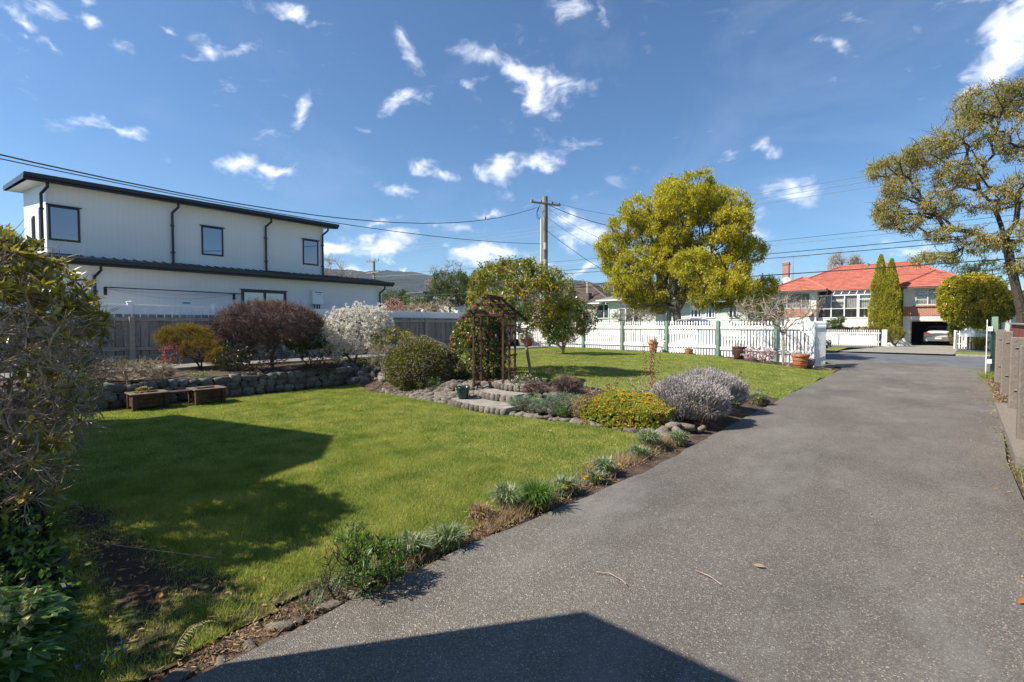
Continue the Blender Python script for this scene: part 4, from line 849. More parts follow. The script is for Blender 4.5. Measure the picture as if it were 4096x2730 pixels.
    for a, b_ in zip(posts[:-1], posts[1:]):
        for z0, z1 in ((2.2, 2.88), (2.93, 3.95)):
            mb = MB(); box(mb, a + .04, b_ - .04, cy + .005, cy + .012, z0, z1); part('pane', mb, gl, fo)
    for a, b_ in ((-6.9, -6.05), (-5.98, -5.15), (-5.08, -4.3), (-4.1, -3.3), (-3.2, -1.8)): curtain(fo, a, b_, cy + .15, 2.86, 3.94, M['curtain'], 7, .025)
    mb = MB(); box(mb, c0, c1, cy + .7, cy + .72, 2.1, 4.0); part('inner_wall', mb, plain('inner_grey', (.16, .15, .15), .7), fo)
    mb = MB(); box(mb, c0, c1, cy + .06, cy + .5, 2.14, 2.17); part('inner_sill', mb, M['cream'], fo)
    mb = MB(); lathe(mb, [(0, 0), (.06, 0), (.09, .14), (.075, .14), (.06, .02)], (-3.75, cy + .2, 2.2), 12); part('flower_pot', mb, M['white'], fo)
    mb = MB()
    x = c0
    while x < c1 + .01: tube(mb, [(x, cy - .05, 4.04), (x + .0, YM - .2, 4.42)], .035, 5); x += .52
    part('conservatory_rafters', mb, M['white'], fo)
    mb = MB(); mb.add([[c0, cy, 4.045], [c1, cy, 4.045], [c1, YM - .15, 4.415], [c0, YM - .15, 4.415]], [[0, 1, 2, 3]]); part('conservatory_roof', mb, glassmat('roof_glass', (.06, .07, .08)), fo)
    mb = MB(); box(mb, -1.72, -1.42, YM - .02, YM + .0, 2.3, 4.2); part('side_window', mb, M['glass'], t)
    # satellite dishes and aerial
    def dish(lab, x, y, z, r, yaw):
        d = thing('satellite_dish', lab, 'satellite dish', (x, y, z)); Mx = Matrix.Translation((x, y, z)) @ Matrix.Rotation(yaw, 4, 'Z') @ Matrix.Rotation(R(68), 4, 'X')
        mb = MB(); pr = [(.001, 0)] + [(r * k / 6, .22 * r * (k / 6) ** 2) for k in range(1, 7)]; lathe(mb, pr, (0, 0, 0), 20, M=Mx); part('bowl', mb, plain('dish', (.6, .6, .58)), d)
        mb = MB(); tube(mb, [xf(np.array([[0, r * .3, 0.05]]), Mx)[0], xf(np.array([[0, -.05, r * .9]]), Mx)[0]], .012, 5); tube(mb, [(x, y + .05, z - .1), (x + .05, y + .3, z - r * 1.0)], .02, 5); part('arm', mb, M['metal'], d)
    dish('grey satellite dish on the brick chimney', -9.72, 49.2, 5.55, .36, .1)
    dish('white satellite dish mounted on the brick band below the left window', -7.55, 46.75, 2.6, .3, .5)
    a = thing('tv_aerial', 'long thin television aerial rising above the chimney', 'aerial', (-9.2, 50, 6))
    mb = MB(); tube(mb, [(-9.3, 50, 4.9), (-9.3, 50, 7.75)], .02, 5); part('mast', mb, M['metal'], a)
    mb = MB(); tube(mb, [(-10.35, 49.8, 7.62), (-8.0, 50.1, 7.7)], .014, 5)
    for i in range(11): x = -10.3 + i * .21; tube(mb, [(x, 49.6 + i * .03, 7.62 + i * .008), (x, 50.1 + i * .03, 7.62 + i * .008)], .008, 4)
    tube(mb, [(-9.45, 49.9, 7.75), (-9.1, 50, 7.9)], .01, 4); part('boom', mb, M['metal'], a)
    # wing walls beside the garage mouth
    for lab, P in (('sloping white plaster wing wall left of the garage drive', [(-2.2, 44.0, 0), (-.95, 45.6, 0), (-1.5, 45.8, .62), (-2.2, 44.2, .1)]), ('short white plaster wing wall against the garage corner', [(-.95, 45.8, 0), (-.75, 47.9, 0), (-1.35, 47.9, .75), (-1.35, 45.9, .8)])):
        w = thing('wing_wall', lab, 'wall', P[0]); mb = MB(); Q = np.array(P, float); mb.add(np.r_[Q, Q + [-.15, .15, 0]], [[0, 1, 2, 3], [4, 7, 6, 5], [0, 4, 5, 1], [1, 5, 6, 2], [2, 6, 7, 3], [3, 7, 4, 0]]); part('wall', mb, M['white'], w)
brick_house()
def green_house():
    t = thing('pale_green_house', 'single storey pale green weatherboard house with green iron roof behind the tree', 'house', (-20, 44, 0))
    Y = 42.0
    W = MB()
    def boards(x0, x1, y, z0, z1, side=0):
        z = z0
        while z < z1: W.add([[x0, y - .03, z], [x1, y - .03, z], [x1, y, z + .15], [x0, y, z + .15], [x0, y, z], [x1, y, z]], [[0, 1, 2, 3], [0, 4, 5, 1]]); z += .15
    boards(-23.6, -22.45, Y, .6, 3.75); boards(-20.9, -18.0, Y + .6, .6, 3.6); boards(-18.0, -11.2, Y + .9, .6, 3.5)
    W.add([[-25.2, Y + .5, .6], [-23.6, Y + .5, .6], [-23.6, Y + .5, 2.2], [-25.2, Y + .5, 2.2]], [[0, 1, 2, 3]])
    box(W, -23.6, -11.2, Y + 1.0, Y + 8, .3, 3.4); box(W, -25.2, -23.6, Y + .6, Y + 6, .3, 3.3)
    part('wall', W, M['pale_green'], t)
    r = MB(); r.add([[-24.6, Y - .6, 4.0], [-21.0, Y - .6, 4.0], [-10.8, Y + .2, 3.62], [-10.8, Y + 4.5, 4.75], [-21, Y + 4.5, 5.2], [-23.2, Y + 3.5, 4.95]], [[0, 1, 4, 5], [1, 2, 3, 4]]); r.add([[-25.8, Y - .2, 3.75], [-24.0, Y - .2, 3.75], [-24.0, Y + 2, 4.25], [-25.5, Y + 2, 4.25]], [[0, 1, 2, 3]]); part('roof', r, M['roof_green'], t)
    mb = MB(); cbox(mb, -24.65, -20.9, Y - .65, Y - .55, 3.88, 4.0); cbox(mb, -25.85, -24.2, Y - .25, Y - .15, 3.64, 3.75); cbox(mb, -20.9, -10.8, Y + .15, Y + .25, 3.50, 3.62); box(mb, -24.6, -20.9, Y - .55, Y, 3.86, 3.9); tube(mb, [(-23.65, Y - .5, 3.9), (-23.65, Y - .45, 3.6), (-23.55, Y - .05, 3.5), (-23.55, Y - .05, .6)], .05, 6); part('fascia', mb, M['white'], t)
    window_y(t, Y + .45, -25.2, -23.65, 2.2, 3.62, .07, mull=(-24.35,), tr=(2.95,))
    f = window_y(t, Y - .01, -22.45, -20.9, .9, 3.6, .09, mull=(-21.75,), tr=(3.15,), glass=M['glass_clear']); curtain(f, -22.35, -21.85, Y + .1, 1, 3.5, M['curtain'], 8)
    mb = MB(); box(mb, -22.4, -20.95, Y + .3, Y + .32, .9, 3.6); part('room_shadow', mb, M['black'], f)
    window_y(t, Y + .88, -15.9, -14.95, 2.2, 3.3, .09, mull=(-15.6, -15.25)); window_y(t, Y + .88, -14.6, -13.8, 2.15, 3.25, .09, mull=(-14.35, -14.05)); window_y(t, Y + .88, -12.7, -12.0, 2.15, 3.25, .09, mull=(-12.35,))
    mb = MB(); tube(mb, [(-18.6, Y + 3, 4.5), (-18.6, Y + 3, 5.6)], .1, 8); part('flue', mb, M['metal'], t)
    t = thing('brown_roof_house', 'house with a weathered brown tiled hip roof beyond the small camellia tree', 'house', (-31, 46, 0))
    mb = MB(); box(mb, -36.5, -26.0, 46.5, 54, 0, 3.9); part('wall', mb, M['cream'], t)
    r = MB(); a = (-32.2, 49.6, 6.5); b = (-31.0, 50.5, 6.5)
    slab_roof(r, [(-37, 46, 3.9), (-25.4, 46, 3.9), b, a], 14, 1, .05); slab_roof(r, [(-25.4, 46, 3.9), (-25.4, 55, 3.9), (-31, 51, 6.5), b], 14, 1, .05); slab_roof(r, [(-37, 55, 3.9), (-37, 46, 3.9), a, (-32.2, 51, 6.5)], 14, 1, .05); slab_roof(r, [(-25.4, 55, 3.9), (-37, 55, 3.9), (-32.2, 51, 6.5), (-31, 51, 6.5)], 6, 1, .05)
    c2 = (-31.6, 46.7, 5.45); slab_roof(r, [(-34.2, 44.2, 3.85), (-29.2, 44.2, 3.85), c2, c2], 9, 1, .05); slab_roof(r, [(-29.2, 44.2, 3.85), (-29.2, 47.5, 3.9), (-31.6, 48.6, 5.45), c2], 9, 1, .05); slab_roof(r, [(-34.2, 47.5, 3.9), (-34.2, 44.2, 3.85), c2, (-31.6, 48.6, 5.45)], 9, 1, .05)
    ro = part('roof', r, M['roof_brown'], t)
    mb = MB(); tube(mb, [a, b], .14, 6); tube(mb, [b, (-25.4, 46, 3.95)], .13, 6); tube(mb, [(-29.2, 44.2, 3.9), c2], .13, 6); tube(mb, [(-34.2, 44.2, 3.9), c2], .13, 6); tube(mb, [c2, (-31.6, 48.4, 5.5)], .12, 6); part('ridge_tiles', mb, M['roof_brown'], ro)
    mb = MB(); mb.add([[-33.9, 45.1, 4.75], [-32.4, 45.1, 4.75], [-32.2, 46.0, 5.5], [-33.3, 46.0, 5.5]], [[0, 1, 2, 3]]); part('skylight', mb, M['glass'], ro)
    mb = MB(); cbox(mb, -29.4, -28.7, 46.6, 47.3, 4.2, 5.15); part('chimney', mb, M['roof_brown'], t)
    mb = MB(); tube(mb, [(-29.05, 46.95, 5.15), (-29.05, 46.95, 6.3)], .13, 8); tube(mb, [(-29.05, 46.95, 6.25), (-29.05, 46.95, 6.42)], .19, 8); part('flue', mb, M['cream'], t)
    mb = MB(); tube(mb, [(-31.6, 50, 6.4), (-31.6, 50, 7.1)], .07, 6); part('vent_pipe', mb, M['metal'], t)
    # white cottage far left of centre
    t = thing('white_cottage', 'distant white cottage with a row of small paned windows beyond the fence', 'house', (-38, 31, 0))
    mb = MB(); box(mb, -40.3, -38.2, 31, 34, 3.6, 4.75); box(mb, -38.2, -33.5, 32, 36, 1.5, 4.2); part('wall', mb, M['white'], t)
    mb = MB(); box(mb, -40.6, -37.9, 30.7, 34.3, 4.75, 4.9); mb.add([[-38.2, 31.5, 4.3], [-33.2, 31.5, 3.6], [-33.2, 34, 5.0], [-38.0, 34, 5.9]], [[0, 1, 2, 3]]); part('roof', mb, plain('slate', (.12, .13, .14)), t)
    for i in range(3): window_y(t, 31, -40.15 + i * .62, -39.6 + i * .62, 3.85, 4.6, .05, mull=(-39.87 + i * .62,), tr=(4.22,))
    mb = MB(); box(mb, -44, -38.6, 31.6, 36, 0, 3.2); part('outbuilding', mb, plain('grey_board', (.2, .2, .2)), t)
    t = thing('grey_garage', 'grey roller door garage glimpsed at the right edge behind the round bush', 'garage', (6, 46, 0))
    mb = MB(); box(mb, 4.3, 11, 46, 52, 0, 3.1); part('wall', mb, M['white'], t)
    mb = MB()
    for i in range(14): cbox(mb, 4.6, 9.5, 45.93, 45.98, .1 + i * .16, .245 + i * .16, b=.02)
    part('roller_door', mb, plain('roller', (.20, .21, .23), .5), t)
    mb = MB(); box(mb, 4.0, 11.4, 45.5, 52.4, 3.1, 3.22); part('roof', mb, M['white'], t)
green_house()
def own_house():
    """the photographer's own house behind the camera; it throws the long shadows on the lawn and the drive"""
    t = thing('own_house', 'weatherboard house behind the viewpoint whose roof shades the lawn', 'house', (-9.5, -4, 0))
    mb = MB(); prism(mb, [(-12.2, 0), (-6.8, 0), (-6.8, 2.85), (-8.1, 4.25), (-9.5, 5.1), (-12.2, 4.0)], -9.4, -.95, 'y'); part('wall', mb, M['pale_green'], t)
    mb = MB(); P = [(-12.4, 4.2), (-9.5, 5.4), (-8.07, 4.54), (-6.62, 3.0)]
    for (a, b) in zip(P[:-1], P[1:]): prism(mb, [(a[0], a[1] - .12), (b[0], b[1] - .12), b, a], -9.6, -.8, 'y')
    part('roof', mb, M['roof_brown'], t)
    c = thing('carport', 'flat roofed carport behind the viewpoint shading the near drive', 'carport', (0, -2, 0))
    mb = MB(); box(mb, -3.14, 4.5, -6, -.17, 2.88, 3.0); part('roof', mb, M['white'], c)
    mb = MB(); box(mb, -3.14, -3.02, -6, -.17, 0, 2.88); part('side_wall', mb, M['pale_green'], c)
own_house()
# ------------------------------------------------------------------ vegetation
def lump(P, c, amp, f, ph=0):
    d = P - c
    return c + d * (1 + amp * (np.sin(P[:, 0:1] * f + ph) * np.sin(P[:, 1:2] * f * 1.1 + 1 + ph) + .6 * np.sin(P[:, 2:3] * f * 1.4 + 2 + ph)))
def ellp(n, c, r, rg, shell=.5, zmin=None):
    """points in an ellipsoid, shell=1 on its surface, 0 evenly through the volume"""
    k = int(n * 1.9) + 8 if zmin is not None else n
    D = rsph(rg, k); t = rg.uniform(0, 1, k) ** (1 / 3); t = shell + (1 - shell) * t if shell < 1 else np.ones(k)
    P = np.array(c) + D * t[:, None] * np.array(r)
    if zmin is not None: P = P[P[:, 2] > zmin][:n]
    return P
def plant(name, label, cat, base, T, specs, bark=None, r0=.03, tip=.003, alpha=.4, trunk=None, group=None, nseg=4, seed=1, pname='branches', twigs=0, twl=.1, only_thin=1.6, loc=None):
    rg = np.random.default_rng(seed); bark = bark or M['bark']
    base = np.array(base, float); roots = [base] + [np.array(p, float) for p in (trunk or [])]
    A, par, order = skeleton(T, roots, alpha); rad, kids = radii(A, par, order, r0, tip)
    t = thing(name, label, cat, tuple(base) if loc is None else loc, group)
    mb = MB(); idx = np.where(par >= 0)[0]; pa = par[idx]
    big = rad[pa] > r0 * .35
    if big.any(): edges_tubes(mb, A[pa[big]], A[idx[big]], rad[pa[big]], rad[idx[big]], 8)
    sm = ~big; ra = np.minimum(rad[pa[sm]], rad[idx[sm]] * 1.5)
    if sm.any(): edges_tubes(mb, A[pa[sm]], A[idx[sm]], ra, rad[idx[sm]], nseg)
    d0 = unit(A[1:] - A[np.maximum(par[1:], 0)]); dirs = np.zeros_like(A); dirs[1:] = d0
    if twigs:
        k = rg.integers(len(roots), len(A), twigs); D = unit(dirs[k] + rsph(rg, twigs) * .8); L = rg.uniform(.4, 1.2, (twigs, 1)) * twl
        Q = A[k] + D * L * .5; Z = Q + unit(D + rsph(rg, twigs) * .5) * L * .5
        edges_tubes(mb, A[k], Q, np.full(twigs, tip), np.full(twigs, tip * .8), 3); edges_tubes(mb, Q, Z, np.full(twigs, tip * .8), np.full(twigs, tip * .5), 3)
    part(pname, mb, bark, t)
    ends = np.where((rad < tip * only_thin + 1e-6) & (np.arange(len(A)) >= len(roots)))[0]
    for sp in specs:
        fr = sp.get('frac', 1); e = ends
        if 'where' in sp: e = e[sp['where'](A[e])]
        if not len(e): continue
        m = int(len(e) * fr) if fr <= 1 else int(len(e) * fr)
        pick = rg.choice(e, m, replace=fr > 1); k = sp['k']
        pick = np.repeat(pick, k); n = len(pick)
        off = rsph(rg, n) * rg.uniform(0, 1, (n, 1)) * sp.get('off', .03)
        if sp.get('cluster'):
            off = np.repeat(rsph(rg, m) * sp['off'], k, 0)
        D = unit(dirs[pick] * sp.get('along', .6) + rsph(rg, n) * sp.get('rand', .9) + np.array([0, 0, sp.get('upd', .2)]))
        mb = MB(); leaves(mb, A[pick] + off, D, sp['L'] * rg.uniform(.65, 1.2, n), sp['W'] * rg.uniform(.75, 1.2, n), rg, up=sp.get('up', .8), fold=sp.get('fold', .2), droop=sp.get('droop', 0), detail=sp.get('detail', 0))
        part(sp.get('name', 'foliage'), mb, sp['mat'], t)
    return t, A, dirs, ends
def C(*a): return tuple(a)
LM = {
 'rhodo': leafmat('rhodo_leaf', [(.04, .05, .016), (.10, .10, .026), (.19, .165, .034), (.32, .22, .04)], .38, .22, .5, nsc=2.5, mul=1.9),
 'oil': leafmat('gold_green_leaf', [(.08, .10, .010), (.215, .20, .018), (.33, .28, .030), (.42, .33, .04)], .42, .38, .45, nsc=.55, mul=1.62),
 'cam_gold': leafmat('camellia_gold', [(.03, .055, .006), (.095, .125, .010), (.22, .20, .016), (.36, .17, .015)], .35, .32, .55, nsc=1.0),
 'cam': leafmat('camellia_leaf', [(.016, .036, .007), (.035, .065, .012), (.10, .125, .020), (.24, .20, .025)], .28, .18, .65, nsc=1.0),
 'cam_dark': leafmat('camellia_dark', [(.008, .022, .006), (.016, .042, .010), (.03, .07, .014)], .28, .15, .7, nsc=1.4),
 'tan': leafmat('grey_gold_leaf', [(.10, .11, .03), (.21, .195, .06), (.32, .26, .09), (.40, .30, .13)], .5, .4, .35, nsc=.5, mul=1.35),
 'conifer': leafmat('conifer_spray', [(.06, .075, .008), (.19, .18, .02), (.31, .26, .04)], .75, .2, .15, nsc=1.5, mul=2.2),
 'dome': leafmat('dome_leaf', [(.05, .065, .014), (.11, .12, .024), (.19, .18, .05)], .6, .2, .25, nsc=1.6),
 'orange': leafmat('heath_orange', [(.06, .06, .012), (.14, .095, .022), (.20, .115, .035)], .7, .3, .15, nsc=1.2),
 'redleaf': leafmat('red_leaf', [(.05, .012, .008), (.17, .035, .022), (.30, .08, .05)], .3, .3, .6, nsc=3),
 'lav': leafmat('lavender_leaf', [(.13, .14, .11), (.24, .225, .215), (.33, .30, .30)], .8, .12, .15, nsc=2.2),
 'lav2': leafmat('lavender_head', [(.20, .165, .18), (.30, .26, .28), (.40, .37, .37)], .8, .12, .15, nsc=2.2),
 'sant': leafmat('santolina', [(.05, .085, .05), (.11, .15, .10), (.17, .20, .14)], .75, .15, .2, nsc=3),
 'succ': leafmat('succulent', [(.09, .15, .018), (.20, .23, .030), (.31, .27, .05), (.36, .12, .05)], .4, .2, .4, nsc=4),
 'fresh': leafmat('fresh_leaf', [(.035, .07, .015), (.07, .13, .025), (.13, .19, .045)], .4, .35, .45, nsc=3),
 'ivy': leafmat('ivy', [(.008, .020, .010), (.018, .040, .018), (.045, .075, .03)], .4, .2, .45, nsc=3),
 'strap': leafmat('strap_leaf', [(.06, .085, .04), (.13, .16, .08), (.30, .31, .22)], .45, .25, .4, nsc=4),
 'dry': leafmat('dry_leaf', [(.10, .065, .04), (.22, .15, .09), (.34, .25, .15)], .8, .2, .15, nsc=4),
 'flax': leafmat('flax_leaf', [(.06, .075, .01), (.16, .16, .02), (.28, .22, .04)], .5, .3, .4, nsc=3),
 'pink': leafmat('pink_petal', [(.52, .12, .20), (.66, .26, .32), (.78, .48, .50)], .55, .35, .25, nsc=3, tmul=(1, 1, 1)),
 'hotpink': leafmat('hot_pink_petal', [(.45, .05, .12), (.60, .11, .22), (.66, .22, .32)], .55, .35, .25, nsc=3, tmul=(1, 1, 1)),
 'palepink': leafmat('pale_pink_petal', [(.62, .36, .42), (.74, .52, .58), (.80, .68, .70)], .6, .35, .2, nsc=3, tmul=(1, 1, 1)),
 'white': leafmat('white_petal', [(.72, .66, .54), (.84, .80, .70), (.88, .86, .80)], .6, .35, .2, nsc=4, tmul=(1, 1, 1)),
 'yellow': leafmat('yellow_petal', [(.70, .42, .01), (.78, .52, .02), (.80, .60, .05)], .55, .3, .2, nsc=4, tmul=(1, 1, 1)),
 'hell': leafmat('hellebore_petal', [(.34, .38, .12), (.46, .48, .20), (.52, .50, .30)], .55, .35, .25, nsc=4, tmul=(1, 1, .8)),
 'brownred': leafmat('brown_bud', [(.05, .012, .01), (.12, .03, .02)], .7, .1, .2, nsc=4),
 'fardark': leafmat('far_foliage', [(.025, .04, .015), (.06, .085, .025), (.11, .12, .04)], .7, .25, .2, nsc=.3),
 'mauve': leafmat('mauve_petal', [(.36, .26, .5), (.52, .42, .62)], .6, .3, .2, nsc=4, tmul=(1, 1, 1)),
}
def flower_clump(mb, P, N_, rg, k=6, L=.03, W=.025, spread=.8):
    n = len(P); Pp = np.repeat(P, k, 0); D = unit(np.repeat(N_, k, 0) * (1 - spread) + rsph(rg, n * k) * spread)
    leaves(mb, Pp, D, L * rg.uniform(.8, 1.2, n * k), W, rg, up=.2, fold=.25)
def flowers(t, P, D, mt, rg, k=7, L=.03, W=.026, spread=.75, name='flowers'):
    mb = MB(); flower_clump(mb, P, D, rg, k, L, W, spread); return part(name, mb, mt, t, kind='stuff')

def big_shrubs():
    r = np.random.default_rng(11)
    # rhododendron at the left edge
    c = np.array([-5.47, -.13, 1.16]); T = ellp(2500, c, (1.14, 1.04, 1.14), r, .35, .15); T = lump(T, c, .10, 2.3)
    T = T[(T[:, 2] > .25)]
    t, A, dirs, ends = plant('rhododendron', 'big twiggy rhododendron with leathery leaves filling the left edge above the ivy', 'shrub', (-5.5, -.25, 0), T,
        [dict(mat=LM['rhodo'], k=13, L=.105, W=.030, off=.012, along=.55, rand=.75, upd=.35, detail=1, droop=.12, fold=.12, where=lambda P: (P[:, 2] > 1.62 + .12 * np.sin(P[:, 1] * 5)) | (np.linalg.norm(P[:, :2] - [-5.5, -.2], axis=1) < .4)),
         dict(mat=LM['rhodo'], k=7, L=.095, W=.034, off=.012, along=.5, rand=.75, upd=.2, detail=1, droop=.15, fold=.12, frac=.25, where=lambda P: P[:, 2] <= 1.75, name='low_leaves'),
         dict(mat=LM['rhodo'], k=6, L=.085, W=.042, off=.02, along=.3, rand=.8, upd=.1, detail=1, droop=.2, frac=.75, where=lambda P: (P[:, 2] < .85) & (P[:, 1] < .1), name='low_leaves'),
         dict(mat=LM['brownred'], k=9, L=.022, W=.014, off=.012, along=.2, rand=1, upd=.4, frac=.10, where=lambda P: P[:, 2] > 1.7, name='seed_heads'),
         dict(mat=LM['yellow'] if False else leafmat('bud', [(.28, .20, .03), (.36, .26, .05)], .5, .1), k=4, L=.028, W=.016, off=.004, along=1, rand=.25, upd=.5, frac=.3, name='buds')],
        bark=M['bark_grey'], r0=.055, tip=.0036, alpha=.22, seed=3, twigs=6500, twl=.2, nseg=5)
    # second shrub just outside the frame, dappling the near lawn
    T = ellp(420, (-4.35, -.75, 1.25), (.80, .55, .95), r, .3, .3)
    plant('camellia_bush', 'leafy camellia bush beside the carport just outside the frame', 'shrub', (-4.4, -.8, 0), T, [dict(mat=LM['cam'], k=8, L=.08, W=.04, off=.05)], r0=.05, tip=.004, seed=5)
    # gold-green street tree
    r = np.random.default_rng(2024)
    lobes = [(-9.9, 8.0, 1.0), (-8.4, 8.0, .95), (-7.4, 6.9, 1.05), (-6.75, 6.1, .9), (-11.2, 7.35, 1.1), (-11.9, 6.5, 1.1), (-12.8, 5.7, .95), (-12.9, 4.7, .9), (-12.3, 3.9, .9), (-11.5, 3.1, .85), (-10.7, 2.75, .75), (-9.3, 6.6, 1.35), (-7.5, 5.3, 1.1), (-7.1, 4.2, .95), (-6.9, 3.2, .8), (-6.3, 3.1, .7), (-7.7, 2.75, .6), (-9.7, 5.0, 1.4), (-8.4, 4.2, 1.1), (-10.6, 6.0, 1.4), (-10.9, 4.4, 1.3), (-5.9, 3.3, .5), (-6.6, 5.3, .7), (-8.9, 7.3, 1.2), (-9.3, 3.6, 1.0)]
    Ts = []
    for i, (x, z, s) in enumerate(lobes):
        for k in range(2):
            yy = 24 + (r.uniform(-.5, 1.9) if k else r.uniform(-1.9, .4)) * min(1.0, (s + .4)); Ts.append(ellp(int(34 * s * s) + 16, (x + r.normal() * .15, yy, z + r.normal() * .1), (s * .86, s * .95, s * .72), r, .72))
    T = np.concatenate(Ts)
    t, A, dirs, ends = plant('street_tree', 'rounded evergreen tree with gold green whorled leaves beyond the picket fence', 'tree', (-9.55, 24, 0), T,
        [dict(mat=LM['oil'], k=84, L=.135, W=.046, off=.29, along=.5, rand=.8, upd=.5, up=1.2, fold=.15, name='crown')], bark=M['bark'], r0=.21, tip=.013, alpha=.55, trunk=[(-9.6, 24.05, .7), (-9.55, 24, 1.5), (-9.62, 24, 2.3)], seed=8, nseg=4, pname='trunk', only_thin=2.2)
    # tall tree at the right edge
    r = np.random.default_rng(2025)
    def cone(n, cx, cz, rx, rz, y=36, ry=1.8): return ellp(n, (cx, y, cz), (rx, ry, rz), r, .3)
    Ts = [cone(90, -1.7, 10.7, 1.3, .55), cone(110, -.3, 11.2, 1.3, .7), cone(100, -1.2, 9.4, 1.0, .8), cone(80, -1.9, 8.1, .6, .9), cone(60, -1.0, 7.6, .7, .7), cone(90, .3, 8.3, .9, .8), cone(120, 1.4, 11.9, 1.5, 1.0), cone(120, 2.2, 13.3, 1.5, .9), cone(110, 1.2, 9.8, 1.2, .8), cone(90, 3.6, 13.4, 1.2, .9, 36.5), cone(100, 3.6, 11.2, 1.3, 1.2, 36), cone(60, 2.4, 8.2, 1.2, .7), cone(70, 3.9, 8.6, 1.2, 1.0), cone(50, 1.0, 6.6, 1.3, .3), cone(50, .4, 5.3, 1.2, .28), cone(50, 2.0, 5.9, 1.1, .4), cone(60, 3.4, 6.2, 1.0, .8), cone(60, 4.6, 10.3, 1.2, 2.5, 36.5), cone(50, 4.0, 4.6, .8, .6, 36)]
    T = np.concatenate(Ts)
    plant('large_street_tree', 'tall spreading tree with drooping tan and green leaves at the right edge', 'tree', (3.75, 36, 0), T,
        [dict(mat=LM['tan'], k=48, L=.125, W=.042, off=.36, along=.3, rand=.7, upd=-.5, up=.6, fold=.25, droop=.35, name='crown')], bark=M['bark_dark'], r0=.36, tip=.014, alpha=.28, trunk=[(3.7, 36, 2.2), (3.3, 36, 4.4), (3.05, 36, 5.9)], seed=9, pname='trunk', only_thin=2.0, twigs=1500, twl=.6)
    # camellia tree behind the arch
    r = np.random.default_rng(2026)
    c = np.array([-8.05, 9.5, 2.35]); Ts = [ellp(330, c, (1.30, 1.15, .95), r, .5), ellp(70, (-8.9, 9.1, 1.55), (.42, .5, .55), r, .4), ellp(60, (-7.25, 10.1, 2.3), (.7, .6, .7), r, .4), ellp(70, (-8.3, 9.4, 2.85), (.95, .7, .45), r, .5), ellp(40, (-6.9, 9.9, 1.7), (.35, .4, .45), r, .4)]
    T = np.concatenate(Ts)
    t, A, dirs, ends = plant('camellia_tree', 'large gold leaved camellia tree with magenta blooms behind the garden arch', 'tree', (-7.4, 9.35, .38), T,
        [dict(mat=LM['cam_gold'], k=30, L=.10, W=.036, off=.15, along=.2, rand=.8, upd=-.35, up=.5, droop=.25, fold=.2, name='crown')], bark=M['bark_grey'], r0=.055, tip=.004, alpha=.3, trunk=[(-7.55, 9.4, .9)], seed=12, pname='trunk', twigs=900, twl=.25, only_thin=2.2)
    e = ends[r.choice(len(ends), 34, False)]; P = A[e] + unit(A[e] - c) * .10; flowers(t, P, unit(A[e] - c), LM['hotpink'], r, 10, .042, .038)
    # camellia hedge column
    c = np.array([-8.0, 8.15, 1.05]); P = ellp(520, c, (.68, .62, .92), r, .75, .36)
    t, A, dirs, ends = plant('camellia_column', 'glossy column shaped camellia with pale pink flowers behind the arch', 'shrub', (-8.0, 8.15, .36), P,
        [dict(mat=LM['cam'], k=46, L=.06, W=.034, off=.11, along=.5, rand=.9, upd=.2, fold=.2)], r0=.05, tip=.004, alpha=.4, seed=13)
    e = ends[r.choice(len(ends), 90, False)]; P = c + (A[e] - c) * 1.12; flowers(t, P, unit(A[e] - c), LM['pink'], r, 11, .038, .034)
    # small round-headed camellia tree on the upper lawn
    c = np.array([-10.85, 15.7, 1.75]); T = np.concatenate([ellp(380, c, (1.0, 1.0, .85), r, .55), ellp(90, (-11.0, 15.5, 2.4), (.8, .7, .35), r, .5), ellp(60, (-10.2, 16.2, 1.9), (.6, .5, .7), r, .5), ellp(35, (-10.9, 15.7, 1.0), (.7, .6, .2), r, .4)])
    t, A, dirs, ends = plant('small_camellia_tree', 'small multi stemmed camellia tree with pink flowers standing on the upper lawn', 'tree', (-10.78, 15.66, .42), T,
        [dict(mat=LM['cam'], k=34, L=.075, W=.040, off=.15, along=.4, rand=.9, upd=.1, fold=.2, name='crown')], bark=M['bark_grey'], r0=.075, tip=.005, alpha=.55, trunk=[(-10.78, 15.66, .62)], seed=14, pname='trunk')
    e = ends[r.choice(len(ends), 90, False)]; P = c + (A[e] - c) * 1.12; flowers(t, P, unit(A[e] - c), LM['pink'], r, 11, .055, .048)
    # barberry dome
    c = np.array([-12.95, 5.45, 1.62]); T = lump(ellp(1300, c, (1.18, 1.28, .58), r, .55, 1.12), c, .03, 3)
    t, A, dirs, ends = plant('barberry_dome', 'wide dome of bare purple brown twigs on a short trunk', 'shrub', (-12.5, 5.3, .47), T,
        [dict(mat=LM['brownred'] if False else leafmat('barb_leaf', [(.06, .035, .032), (.12, .072, .065), (.19, .13, .115)], .7, .15, .2, nsc=3), k=34, L=.035, W=.011, off=.12, along=.7, rand=.7, upd=.5)], bark=M['twig_red'], r0=.06, tip=.0035, alpha=.3, trunk=[(-12.55, 5.32, .85)], seed=15, twigs=15000, twl=.19, only_thin=2.5)
    T = ellp(260, (-12.1, 4.75, .85), (.55, .75, .33), r, .4, .5)
    plant('twiggy_underbush', 'low brown twiggy bush spreading beneath the barberry dome', 'shrub', (-12.0, 4.85, .47), T, [dict(mat=LM['cam_dark'], k=3, L=.04, W=.02, off=.05, frac=.5)], bark=M['bark_dark'], r0=.02, tip=.003, seed=16, twigs=1400, twl=.16)
    # star magnolia
    c = np.array([-12.3, 7.6, 1.45]); T = np.concatenate([ellp(420, c, (.92, 1.0, .72), r, .45), ellp(60, (-12.2, 6.9, 1.0), (.5, .4, .35), r, .4), ellp(60, (-12.2, 8.2, 1.7), (.5, .5, .45), r, .4)])
